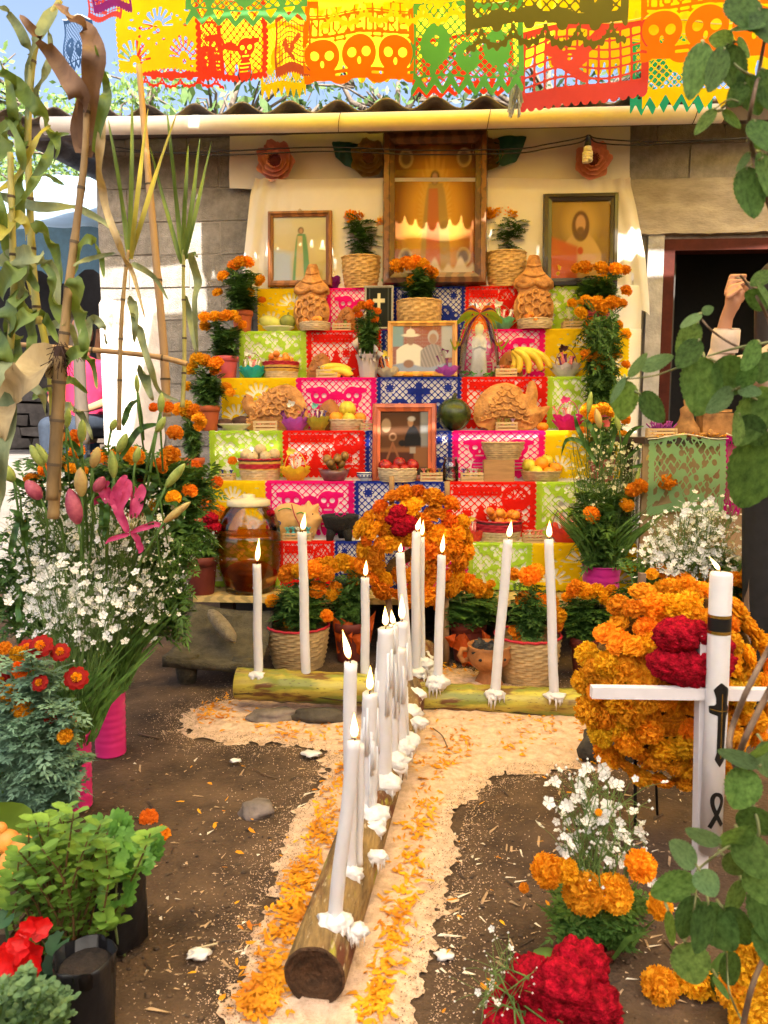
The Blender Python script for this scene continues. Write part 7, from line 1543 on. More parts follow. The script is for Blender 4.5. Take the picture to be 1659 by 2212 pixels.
def left_breath():
 g = gnd(240, 1626); s = S(g); r = thing('babys_breath', g, 'big spray of white babys breath in a ribbed pink pail at the left', 'flowers', 'babys breath sprays'); pail(r, 34 * s, 150 * s, M_pink); rg = random.Random(4)
 breath(r, (0, 0, 140 * s), in_poly([(10, 1130), (60, 1050), (150, 1030), (260, 1050), (340, 1080), (395, 1150), (400, 1250), (370, 1320), (300, 1340), (190, 1330), (90, 1330), (20, 1290)]), 230, 1000, 1500, .0118, rg, .22, blades=200, blade_h=.34)
 for k in range(9): o = put('foliage', BUSH[k % 4], r, loc_of(r, at(40 + 42 * k, 1330 - 10 * (k % 3), r.location.y + .12)) + Vector((0, 0, -.12))); o.scale = (.24, .2, .42); o.rotation_euler = (0, 0, k)
 g2 = gnd(165, 1740); r2 = thing('babys_breath', g2, 'lower spray of white babys breath in the pink pail half hidden by rue', 'flowers', 'babys breath sprays'); s = S(g2); pail(r2, 36 * s, 165 * s, M_pink); breath(r2, (0, 0, 150 * s), in_poly([(70, 1230), (150, 1190), (240, 1200), (270, 1290), (220, 1370), (100, 1380), (60, 1330)]), 70, 230, 150, .0125, rg, .1, blades=120, blade_h=.3)
left_breath()
def right_bouquet():
 P = tp(1297, 0, -.10, .0); P = at(1297, 1285, P.y); s = S(P); r = thing('mixed_bouquet', P, 'tall bouquet of babys breath, lilies and marigolds in a magenta pail', 'flowers'); pail(r, 40 * s, 66 * s, M_pinkv, rings=4); rg = random.Random(6)
 breath(r, (0, 0, 60 * s), in_poly([(1225, 960), (1270, 900), (1330, 930), (1390, 960), (1410, 1040), (1370, 1100), (1300, 1090), (1240, 1060)]), 110, 170, 320, .011, rg, .1, M_gyc, 170, .34)
 for b_ in range(3): o = put('foliage', BUSH[b_], r, (0, 0, 55 * s)); o.scale = (.30, .26, .44 - .05 * b_); o.rotation_euler = (0, 0, b_ * 2)
 st = MB()
 for x, y, d in ((1440, 1042, 42), (1384, 1050, 36), (1366, 1058, 34), (1354, 1090, 34), (1278, 1112, 40)): o = flower_at(r, x, y, d, -.1, MARI, rg); e = o.matrix_local.translation; st.tube([(0, 0, 60 * s), e * .6 + Vector((0, 0, .06)), e], .003, 5)
 st.build('stalks', M_stem, r)
 for x0, y0, x1, y1, w_, c in ((1262, 1015, 1256, 900, 0, 0),): pass
 lily_buds(r, [(1277, 845, 1270, 892, 13, 0), (1287, 882, 1296, 925, 16, 1), (1330, 895, 1338, 930, 12, 0), (1480, 935, 1430, 968, 14, 2), (1420, 965, 1388, 1000, 14, 1), (1382, 1010, 1372, 1050, 10, 0)], -.06)
 lily_leaves(r, [[(1290, 1010), (1262, 960), (1225, 950), (1212, 985)], [(1290, 1000), (1250, 930), (1240, 890)], [(1330, 1000), (1360, 935), (1392, 920)], [(1345, 1000), (1390, 960), (1420, 985), (1425, 1010)], [(1300, 985), (1275, 920), (1262, 905)], [(1315, 990), (1335, 900), (1340, 860)], [(1360, 1010), (1420, 1000), (1460, 1010)]], 10, -.05)
def lily_buds(root, L, dY):
 ms = [M('lily_green', (.24, .34, .06), rough=.4, var=.2, scale=20, col2=(.42, .48, .12)), M('lily_blush', (.60, .24, .12), rough=.4, var=.35, scale=9, col2=(.55, .50, .14)), M('lily_olive', (.50, .38, .06), rough=.4, var=.25, scale=9), M('lily_pink', (.50, .03, .13), rough=.4, var=.35, scale=14, col2=(.60, .16, .20), trans=.15)]
 for x0, y0, x1, y1, w_, c in L:
  T, B = loc_of(root, at(x0, y0, root.location.y + dY - .01)), loc_of(root, at(x1, y1, root.location.y + dY)); s = S(at(x1, y1, root.location.y)); d = T - B; mb = MB(); M3 = frame_of(d); pr = []
  for z, q in ((0, .25), (.06, .5), (.2, .82), (.4, 1), (.6, .95), (.8, .7), (.93, .38), (1, .06)): pr.append((q * w_ * s / 2, z * d.length))
  mb.lathe(pr, 12, fn=lambda i, j, a, w_=w_: -.10 * w_ * s / 2 * (math.cos(a * 3) > .82)); o = put('bud', mb.mesh('bud', ms[c]), root); M4 = M3.to_4x4(); M4.translation = B; o.matrix_local = M4
  MB().tube([B, B - d.normalized() * .03 - Vector((0, 0, .02)), B + Vector((rnd(-.02, .02), .02, -.18))], [.004, .0035, .003], 6).build('stalk', M_stem, root)
def lily_leaves(root, paths, w_, dY, mat=None):
 for p in paths:
  P = [loc_of(root, at(x, y, root.location.y + dY + .03 * math.sin(x))) for x, y in smooth_path(p, 5)]; s = S(at(p[0][0], p[0][1], root.location.y)); ribbon(P, [w_ * s * .5 * math.sin(PI * (i / (len(P) - 1) * .85 + .13)) for i in range(len(P))], root, 'leaf', mat or M('lily_leaf', (.07, .17, .03), rough=.35, var=.3, scale=9, trans=.25), fold=.25)
def ribbon(P, W, root, name, mat, fold=.3, twist=0.0, wav=0.0, ph=0.0):
 """long leaf with a sunken midrib, broad side to the viewer unless twisted"""
 vs = []; n = len(P); view = Vector((0, -1, .1))
 for i, p in enumerate(P):
  t = (P[min(i + 1, n - 1)] - P[max(i - 1, 0)]).normalized(); sd = t.cross(view)
  if sd.length < .05: sd = Vector((1, 0, 0))
  sd.normalize(); sd.rotate(Matrix.Rotation(twist * i / n + .25 * math.sin(i * .9 + ph), 3, t)); nn = sd.cross(t).normalized(); wv = nn * (wav * W[i] * math.sin(i * 1.9 + ph))
  vs += [p - sd * W[i] + nn * W[i] * fold + wv, p - sd * W[i] * .45 + nn * W[i] * fold * .3, p - nn * W[i] * .05, p + sd * W[i] * .45 + nn * W[i] * fold * .3, p + sd * W[i] + nn * W[i] * fold - wv]
 return MB().add(vs, [(i * 5 + j, i * 5 + j + 1, i * 5 + j + 6, i * 5 + j + 5) for i in range(n - 1) for j in range(4)]).build(name, mat, root)
right_bouquet()
def left_lilies():
 g = gnd(200, 1640); r = thing('lily_bouquet', Vector((g.x, 2.42, .3)), 'pink lilies and green lily buds rising from the babys breath at the left', 'flowers')
 lily_buds(r, [(65, 961, 95, 1008, 22, 0), (78, 958, 106, 1002, 16, 0), (212, 965, 200, 1010, 22, 1), (274, 936, 254, 978, 20, 0), (241, 972, 246, 1032, 20, 0), (400, 1001, 358, 1052, 20, 0), (412, 1084, 354, 1128, 17, 1), (173, 1010, 177, 1072, 28, 1), (150, 1055, 169, 1132, 33, 3), (56, 1038, 88, 1078, 30, 3), (295, 808, 297, 848, 11, 0), (349, 848, 347, 892, 15, 0), (357, 900, 337, 934, 17, 0), (148, 880, 144, 924, 15, 0), (178, 905, 176, 956, 18, 0), (250, 905, 240, 930, 14, 0), (300, 965, 292, 1000, 16, 0), (0, 1000, 30, 1040, 26, 0), (225, 1030, 205, 1062, 24, 3)], -.12)
 pm = M('lily_petal', (.70, .012, .16), rough=.4, var=.35, scale=7, col2=(.78, .12, .28), trans=.25); b = thing('lily_bloom', Vector(r.location), 'open hot pink lily bloom above the babys breath', 'flower')
 for i, (p, w_) in enumerate((([(276, 1150), (262, 1115), (250, 1090), (232, 1076)], 20), ([(282, 1150), (310, 1140), (335, 1132), (356, 1140)], 13), ([(284, 1150), (298, 1165), (304, 1185), (300, 1196)], 15), ([(280, 1152), (265, 1158), (240, 1165), (228, 1175)], 10), ([(292, 1118), (298, 1090), (305, 1062), (308, 1046)], 22), ([(284, 1120), (290, 1090), (292, 1065), (290, 1050)], 16), ([(248, 1100), (252, 1070), (264, 1045), (272, 1026)], 24), ([(240, 1092), (232, 1072), (222, 1052), (236, 1040)], 24), ([(236, 1090), (222, 1080), (210, 1082), (204, 1092)], 16), ([(262, 1100), (272, 1070), (278, 1050), (276, 1035)], 18))):
  P = [at(x, y, 2.30 + .012 * (i % 3)) - Vector(b.location) for x, y in smooth_path(p, 5)]; s = S(P[0] + Vector(b.location)); n = len(P); ribbon(P, [w_ * s * .55 * (math.sin(PI * (k / (n - 1) * .86 + .1))) ** .8 for k in range(n)], b, 'petal', pm, fold=.35, twist=.3, wav=.12, ph=i)
 for k in range(5): a = at(284, 1146, 2.29) - Vector(b.location); e = at(276 + k * 8, 1112 + 4 * (k % 2), 2.27) - Vector(b.location); MB().tube([a, a.lerp(e, .6), e], .0016, 4).build('stamen', M('stamen', (.55, .52, .22)), b); MB().ball(e, (.0035, .0035, .007), 6, 4).build('anther', M('anther', (.14, .04, .01)), b)
 lily_leaves(r, [[(215, 1150), (222, 1100), (210, 1070), (180, 1055)], [(225, 1160), (232, 1110), (228, 1080)], [(60, 1180), (48, 1120), (20, 1100)], [(330, 1150), (318, 1100), (300, 1080)], [(360, 1150), (392, 1120), (388, 1090), (352, 1088)], [(300, 1080), (325, 1060), (335, 1030), (290, 1010)], [(20, 1200), (36, 1140), (46, 1100)], [(45, 1360), (40, 1310), (50, 1265)], [(265, 920), (280, 880), (300, 862)], [(180, 1000), (160, 960), (120, 970), (110, 1000)], [(90, 1100), (70, 1060), (20, 1030), (0, 1000)], [(260, 990), (300, 930), (345, 915)]], 15, -.1)
 st = MB()
 for x0, y0, x1, y1 in ((95, 1010, 150, 1250), (200, 1010, 190, 1250), (256, 980, 230, 1250), (246, 1030, 230, 1280), (358, 1052, 280, 1250), (354, 1128, 280, 1280), (176, 1072, 180, 1280), (297, 848, 310, 950), (347, 890, 300, 1100), (144, 922, 190, 1150), (176, 956, 190, 1200), (338, 934, 280, 1200), (30, 1040, 70, 1250)): A, B = loc_of(r, at(x0, y0, 2.3)), loc_of(r, at(x1, y1, 2.4)); st.tube([A, A.lerp(B, .5) + Vector((rnd(-.015, .015), 0, 0)), B], .0042, 6)
 st.build('stems', M_stem, r)
 m = thing('marigold_sprays', Vector((g.x, 2.75, .3)), 'loose marigolds among the lily buds and corn at the left', 'flowers'); rg = random.Random(9); st = MB()
 for x, y, d in ((163, 945, 42), (140, 950, 38), (215, 985, 36), (100, 1012, 38), (70, 1040, 40), (115, 1040, 40), (145, 995, 32), (165, 975, 40), (155, 1012, 28), (290, 986, 46), (368, 985, 46), (240, 1000, 34), (345, 1000, 28), (250, 978, 28), (332, 880, 22), (362, 880, 28), (378, 935, 36), (350, 1012, 26), (375, 1075, 34), (300, 1040, 26), (410, 1060, 34), (395, 1030, 30), (55, 1130, 24), (330, 1090, 26), (180, 1018, 24)):
  o = flower_at(m, x, y, d, rg.uniform(-.1, .2), MARI + MARID, rg); e = o.matrix_local.translation; st.tube([e, e + Vector((.01, .02, -.12)), e + Vector((.03, .03, -.34))], .003, 5)
 st.build('stalks', M_stem, m)
 for k in range(10): o = put('foliage', BUSH[k % 4], m, loc_of(m, at(110 + 32 * k, 1150, 2.85)) + Vector((0, 0, -.1))); o.scale = (.3, .25, .38); o.rotation_euler = (0, 0, k)
left_lilies()
def dark_pot():
 P = tp(436, 0, .04); s = S(P); r = thing('cockscomb_pot', P, 'dark red pot of crimson cockscomb and tiny white flowers beside the jar', 'potted plant'); put('pot', pot_mesh(36 * s, 84 * s, M_dterra), r); rg = random.Random(3)
 breath(r, (0, 0, 80 * s), in_poly([(380, 1180), (420, 1130), (470, 1150), (472, 1210), (420, 1220)]), 40, 60, 330, .007, rg, .06, None, 40, .14)
 for i, (x, y, d) in enumerate(((403, 1120, 34), (398, 1140, 34), (455, 1120, 34), (462, 1140, 34), (450, 1145, 28), (585, 1108, 18))): comb(r, x, y, d, -.03, i + 31)
 for b_ in range(2): o = put('foliage', BUSH[b_], r, (0, 0, 75 * s)); o.scale = (.22, .2, .2)
dark_pot()
def right_breath():
 P = at(1480, 1290, 2.95); r = thing('babys_breath', Vector((P.x, P.y, .25)), 'broad spray of babys breath behind the large wreath at the right', 'flowers', 'babys breath sprays'); rg = random.Random(8); breath(r, loc_of(r, at(1480, 1330, 2.95)), in_poly([(1380, 1180), (1420, 1110), (1500, 1085), (1590, 1100), (1600, 1190), (1560, 1250), (1450, 1260), (1390, 1230)]), 120, 620, 420, .0125, rg, .14, M_gyp, 60, .2)
 m = thing('marigold_sprays', Vector((P.x, 2.85, .3)), 'dim marigolds between the large wreath and the babys breath', 'flowers'); st = MB()
 for x, y, d in ((1425, 1232, 34), (1408, 1240, 28), (1450, 1256, 44), (1480, 1256, 44), (1525, 1240, 38), (1600, 1256, 34), (1585, 1250, 34), (1612, 1238, 26), (1610, 1284, 24), (1432, 1270, 40)): o = flower_at(m, x, y, d, rg.uniform(-.05, .1), MARI, rg); e = o.matrix_local.translation; st.tube([e, e + Vector((0, .03, -.3))], .003, 5)
 st.build('stalks', M_stem, m)
 for k in range(6): o = put('foliage', BUSH[k % 4], m, loc_of(m, at(1390 + 40 * k, 1330, 3.0)) + Vector((0, 0, -.15))); o.scale = (.25, .2, .38)
 for x, n in ((1387, 'left'), (1620, 'right')):
  a, b = at(x, 1238 if n == 'left' else 1250, 2.72), at(x, 1300, 2.72); o = MB().box((0, 0, .22), (.021, .03, .44)).build('wooden_stake', M('stake', (.20, .13, .09), rough=.8, var=.25, scale=12), None, Vector((a.x, a.y, a.z - .44))); tag(o, f'square wooden stake behind the large wreath, the {n} one', 'stake', 'wreath stakes')
right_breath()
def near_pot():
 g = gnd(1283, 2062); s = S(g); r = thing('flower_pot', g, 'low pot with big marigolds and white babys breath at the right foreground', 'potted plant'); rg = random.Random(2); put('pot', pot_mesh(56 * s, 46 * s, M_dterra), r)
 breath(r, (0, 0, 40 * s), in_poly([(1215, 1880), (1200, 1740), (1240, 1660), (1300, 1690), (1380, 1700), (1400, 1770), (1370, 1850)]), 42, 90, 120, .0125, rg, .06, None, 50, .12)
 st = MB()
 for x, y, d, p in ((1182, 1880, 74, MARI), (1222, 1880, 56, MARI), (1262, 1928, 92, MARIY), (1326, 1930, 82, MARIY), (1384, 1870, 70, MARI), (1425, 1955, 60, MARI), (1132, 1918, 22, MARID), (1293, 1755, 16, MARI)): o = flower_at(r, x, y, d, -.06, p, rg); e = o.matrix_local.translation; st.tube([(0, 0, 30 * s), e * .5 + Vector((0, 0, .03)), e], .004, 6)
 st.build('stalks', M_stem, r)
 for k in range(2): o = put('foliage', BUSH[k], r, (0, 0, 36 * s)); o.scale = (.20, .18, .10)
near_pot()
def near_red():
 g = gnd(1185, 2200); r = thing('cockscomb_bunch', Vector((g.x, g.y, 0)), 'velvety crimson cockscomb bunch at the bottom edge', 'flowers'); rg = random.Random(5)
 for i, (x, y, d) in enumerate(((1252, 2090, 130), (1150, 2120, 120), (1215, 2130, 130), (1110, 2170, 110), (1180, 2190, 150), (1280, 2170, 120), (1240, 2215, 140), (1300, 2215, 90), (1100, 2230, 120))): comb(r, x, y, d, -.02 * (i % 3), i + 51, squash=.9)
 MB().tube([(0, 0, 0), (0, .02, .12)], [.05, .03], 10).build('stalks', M_stem, r)
 b = thing('babys_breath', Vector((g.x - .05, g.y - .03, 0)), 'few tiny white babys breath twigs before the crimson cockscomb', 'flowers', 'babys breath sprays'); breath(b, (.02, 0, .05), in_poly([(1010, 2190), (1060, 2100), (1120, 2050), (1180, 2110), (1160, 2160), (1080, 2200)]), 16, 14, 80, .0075, rg, .05, None, 0)
near_red()
for i, (x, y, d, p, lab) in enumerate(((1425, 2130, 78, MARIY, 'single cut marigold head lying on the earth at the lower right'), (1500, 2120, 84, MARIY, 'second cut marigold head half under the leaves at the lower right'))):
 g = gnd(x, y + 25); o = thing('cut_marigold', g + Vector((0, 0, .03)), lab, 'flower', 'cut marigold heads'); flower_at(o, x, y, d, 0, p, random.Random(i), face=Vector((-.3, -1, .3)))
def corner_heap():
 g = gnd(1620, 2200); r = thing('marigold_heap', g, 'heap of golden marigolds in the lower right corner under the leaves', 'flowers'); rg = random.Random(1)
 for x, y, d in ((1630, 2040, 84), (1610, 2085, 80), (1650, 2100, 90), (1590, 2140, 84), (1640, 2150, 90), (1565, 2190, 84), (1620, 2200, 96), (1600, 2020, 50), (1665, 2050, 80)): flower_at(r, x, y, d, rg.uniform(-.05, .05), MARIY, rg, face=Vector((rg.uniform(-.5, .3), -1, .5)))
 MB().ball((.02, .06, .03), (.08, .05, .06), 14, 9, .2, 4).build('stalks', MC['marigold_leaf'], r)
corner_heap()
# ================================================================ corn stalks, canes and poles on the left
M_cgreen = M('corn_green', (.07, .15, .025), rough=.5, var=.4, scale=5, col2=(.20, .28, .06), trans=.3, stretch=(1, 1, .3)); M_cdry = M('corn_dry', (.42, .30, .14), rough=.7, var=.35, scale=6, col2=(.55, .44, .24), trans=.25, stretch=(1, 1, .3)); M_cbrown = M('corn_brown', (.14, .075, .045), rough=.65, var=.4, scale=5, col2=(.26, .15, .09), trans=.25, stretch=(1, 1, .3))
M_cgrey = M('corn_grey', (.14, .20, .09), rough=.65, var=.35, scale=6, col2=(.30, .34, .18), trans=.25, stretch=(1, 1, .3)); M_cyel = M('corn_yellow', (.45, .40, .06), rough=.5, var=.3, scale=6, trans=.25); M_cane = M('cane', (.17, .095, .045), rough=.6, var=.45, scale=8, col2=(.36, .24, .10), stretch=(1, 1, .25)); M_caneg = M('cane_green', (.26, .30, .08), rough=.5, var=.3, scale=8, col2=(.48, .40, .12), stretch=(1, 1, .25)); M_pole = M('pole', (.36, .20, .09), rough=.6, var=.25, scale=5, col2=(.50, .32, .15), stretch=(1, 1, .15)); M_caned = M('cane_dark', (.045, .038, .018), rough=.6, var=.4, scale=8, col2=(.24, .15, .06), stretch=(1, 1, .3))
def stalk(name, label, path, w0, w1, Y, mat, leaves, cat='corn', group='corn stalks and canes', node=5):
 """cane along a picture path; leaves = (path, width, material[, Y offset])"""
 P0 = at(*path[-1], Y); r = thing(name, P0, label, cat, group); P = [at(x, y, Y) - P0 for x, y in smooth_path(path, 6)]; s = S(P0); n = len(P); rad = [(w0 + (w1 - w0) * i / (n - 1)) * s / 2 * (1.14 if i % node == node - 1 else 1) for i in range(n)]
 MB().tube(P, rad, 12).build('cane', mat, r)
 for i, p in enumerate(P):
  if i % node == node - 1 and i < n - 1: t = (P[i + 1] - P[i - 1]).normalized(); MB().tube([p - t * .004, p + t * .004], rad[i] * 1.06, 12, caps=False).build('node_ring', M('cane_node', (.10, .07, .04), rough=.8, var=.3), r)
 for k, lf in enumerate(leaves):
  dy = lf[3] if len(lf) > 3 else -.02 * (k % 3); L = [at(x, y, Y + dy + .05 * math.sin(j * .5 + k)) - P0 for j, (x, y) in enumerate(smooth_path(lf[0], 6))]; m = len(L)
  ribbon(L, [lf[1] * s * .58 * min(1, j / (m - 1) * 5 + .4) * (1.0001 - j / (m - 1)) ** .55 + .0006 for j in range(m)], r, 'leaf', lf[2], fold=.3, twist=.35 * math.sin(k * 1.7), wav=.07, ph=k)
 return r
stalk('corn_stalk', 'thickest brown corn stalk with dark purple-brown leaves at the left', [(191, 100), (184, 320), (166, 480), (151, 600), (139, 720), (131, 830), (122, 980), (115, 1120)], 11, 25, 2.05, M_cane,
    [([(176, 330), (180, 234), (144, 162), (90, 90), (43, 32)], 46, M_cbrown), ([(187, 340), (203, 150), (196, 80), (155, 36), (119, 8)], 46, M_cbrown), ([(205, 330), (228, 220), (230, 180), (205, 97)], 24, M_cgreen), ([(223, 252), (216, 360), (230, 450), (262, 540), (290, 600), (313, 688)], 17, M_cdry), ([(160, 600), (172, 660), (181, 716), (184, 785)], 38, M_cgreen), ([(162, 575), (195, 560), (250, 546)], 14, M_cgrey), ([(140, 700), (115, 640), (112, 590), (90, 570)], 26, M_cgreen), ([(150, 600), (185, 520), (215, 540), (225, 600)], 22, M_cgreen), ([(135, 800), (165, 760), (200, 780), (210, 840)], 26, M_cgreen), ([(180, 780), (187, 715), (205, 690), (225, 712), (231, 745)], 24, M_cgrey)])
stalk('corn_stalk', 'dark-sheathed corn stalk base with a pale wide husk leaf', [(128, 770), (126, 860), (120, 960), (112, 1080)], 24, 26, 2.0, M_caned, [([(119, 772), (80, 800), (40, 830), (16, 880), (5, 960)], 84, M_cdry), ([(20, 850), (12, 960), (2, 1060), (-10, 1160)], 44, M_cgrey)])
stalk('corn_stalk', 'grey-green corn stalk at the upper left with drooping yellow-green leaf', [(130, 0), (80, 90), (66, 180), (60, 300), (64, 430), (70, 560), (82, 700)], 12, 16, 2.35, M_caneg, [([(66, 240), (90, 180), (110, 120), (105, 60)], 22, M_cgrey), ([(62, 330), (30, 250), (20, 180), (0, 130)], 24, M_cgreen), ([(64, 400), (100, 350), (120, 300), (150, 290)], 24, M_cgreen), ([(70, 120), (40, 60), (10, 20), (-10, 10)], 20, M_cgrey), ([(72, 480), (110, 520), (130, 580), (120, 650)], 26, M_cgreen), ([(0, 155), (40, 190), (80, 232), (115, 288), (128, 320), (112, 362)], 34, M_cgreen), ([(0, 350), (18, 275), (38, 262), (52, 290), (44, 340)], 44, M_cgreen), ([(0, 421), (72, 446), (162, 450), (220, 478), (266, 511)], 22, M_cgrey), ([(122, 12), (80, 90), (62, 160), (60, 260)], 26, M_cgrey)])
stalk('corn_stalk', 'yellowing corn stalk at the left edge with broad folded leaves', [(22, 330), (26, 480), (30, 620), (22, 760), (18, 900)], 12, 16, 2.2, M_caneg, [([(30, 500), (60, 420), (90, 380), (140, 400)], 24, M_cgreen), ([(28, 560), (5, 470), (-10, 400)], 30, M_cgreen), ([(24, 720), (60, 680), (100, 690), (125, 740)], 34, M_cgreen), ([(24, 800), (0, 740), (-10, 690)], 44, M_cgreen), ([(26, 640), (58, 660), (72, 720), (60, 790)], 40, M_cgreen), ([(20, 860), (60, 830), (90, 850), (100, 900)], 30, M_cgrey), ([(28, 450), (50, 380), (40, 300), (10, 250)], 26, M_cgreen), ([(0, 575), (47, 552), (92, 560), (118, 600), (127, 695)], 40, M_cgrey), ([(0, 640), (30, 585), (62, 590), (85, 630)], 46, M_cgreen), ([(10, 660), (20, 700), (40, 745), (38, 800)], 50, M_cgreen), ([(40, 560), (52, 610), (40, 660)], 36, M_cgrey), ([(0, 520), (30, 470), (55, 480), (56, 520)], 30, M_cyel), ([(0, 415), (40, 380), (80, 300), (110, 270)], 16, M_cyel), ([(-5, 700), (15, 780), (8, 880)], 40, M_cgrey)])
stalk('corn_stalk', 'bright yellow slanting cane left of the thick stalk', [(62, 600), (80, 665), (96, 730), (110, 820), (116, 900), (118, 980)], 13, 17, 2.5, M_cyel, [([(96, 730), (130, 700), (160, 720), (170, 780)], 26, M_cgrey), ([(105, 800), (70, 760), (50, 790), (40, 850)], 26, M_cgreen), ([(112, 850), (150, 820), (190, 850)], 20, M_cgreen), ([(130, 880), (160, 880), (185, 910), (200, 950)], 18, M_cgrey), ([(70, 860), (110, 840), (140, 850)], 14, M_cgreen)])
stalk('sugar_cane', 'slim pale cane fanning into thin blades before the pale house corner', [(278, 540), (270, 600), (262, 700), (259, 800), (257, 930)], 7, 10, 2.9, M_cane, [([(280, 560), (262, 420), (234, 259)], 11, M_cgreen), ([(281, 560), (284, 400), (286, 216)], 11, M_cgreen), ([(284, 560), (300, 400), (320, 234)], 11, M_cyel), ([(286, 550), (330, 400), (382, 245)], 11, M_cyel), ([(284, 569), (331, 597), (364, 648)], 12, M_cgrey), ([(287, 676), (302, 716), (324, 788), (346, 846), (388, 866)], 18, M_cgrey), ([(306, 792), (318, 830), (330, 866)], 24, M_cgrey), ([(284, 640), (292, 690), (290, 740)], 20, M_cgrey)])
stalk('sugar_cane', 'slim green cane fanning into thin blades before the grey blocks', [(398, 540), (396, 600), (398, 700), (398, 790), (394, 880)], 6, 10, 3.05, M_caneg, [([(394, 565), (378, 400), (360, 234)], 10, M_cgreen), ([(396, 560), (400, 430), (407, 313)], 10, M_cgreen), ([(399, 560), (418, 420), (432, 299)], 10, M_cgreen), ([(400, 560), (432, 420), (457, 306)], 9, M_cgreen), ([(392, 570), (356, 440), (324, 317)], 9, M_cgreen), ([(412, 547), (428, 608), (421, 660), (428, 763)], 18, M_cgrey), ([(404, 640), (412, 700), (424, 766)], 14, M_cgrey), ([(402, 560), (418, 548), (428, 556)], 12, M_cgreen)])
stalk('bamboo_pole', 'tall upright brown bamboo pole in front of the block wall', [(300, 140), (318, 350), (330, 480), (343, 630), (355, 770), (360, 900)], 12, 19, 3.1, M_pole, [], 'pole', 'bamboo poles', node=9)
stalk('bamboo_pole', 'thin level bamboo pole tied across the canes', [(40, 744), (200, 756), (335, 770), (404, 786)], 10, 12, 3.0, M_pole, [], 'pole', 'bamboo poles', node=7)
stalk('wooden_post', 'rough grey wooden post standing on the terrace behind the corn', [(172, 690), (172, 800), (180, 960)], 22, 28, 4.6, M('post_wood', (.09, .07, .055), rough=.9, var=.35, scale=8, stretch=(1, 1, .2)), [], 'post', 'posts')
def corn_tassel():
 P = at(130, 780, 2.0); o = thing('corn_silk', P, 'dark dried tuft of corn silk on the thick stalk', 'corn silk'); rg = random.Random(3); mb = MB()
 for i in range(70): d = Vector((rg.gauss(0, .02), rg.gauss(0, .015), -rg.uniform(.01, .06))); b = Vector((rg.uniform(-.012, .012), rg.uniform(-.01, .01), rg.uniform(0, .05))); mb.tube([b, b + d * .5 + Vector((rg.uniform(-.01, .01), 0, 0)), b + d], .0011, 3)
 mb.ball((0, 0, .015), (.016, .014, .026), 10, 7, .3, 2); mb.build('tuft', M('corn_silk', (.045, .02, .012), rough=.9, var=.4), o)
corn_tassel()
# ================================================================ herbs and pots in the left foreground
M_rue = M('rue_leaf', (.15, .28, .19), rough=.6, var=.3, scale=9, col2=(.22, .36, .22), trans=.3); M_mint = M('mint_leaf', (.13, .27, .035), rough=.5, var=.3, scale=12, col2=(.22, .38, .06), trans=.35); M_celery = M('celery_leaf', (.09, .27, .04), rough=.45, var=.3, scale=12, col2=(.16, .36, .06), trans=.35); M_thyme = M('thyme_leaf', (.07, .16, .05), rough=.6, var=.3, trans=.25, col2=(.14, .24, .10)); M_gerl = M('geranium_leaf', (.03, .10, .03), rough=.55, var=.35, scale=14, trans=.25)
def oval(mb, p, d, nrm, L, wd, cup=.15):
 s = d.cross(nrm).normalized(); mb.add([p, p + d * L * .35 - s * wd + nrm * cup * wd, p + d * L * .75 - s * wd * .75 + nrm * cup * wd, p + d * L, p + d * L * .75 + s * wd * .75 + nrm * cup * wd, p + d * L * .35 + s * wd + nrm * cup * wd, p + d * L * .5 - nrm * cup * wd * .4], [(0, 6, 1), (1, 6, 2), (2, 6, 3), (3, 6, 4), (4, 6, 5), (5, 6, 0)])
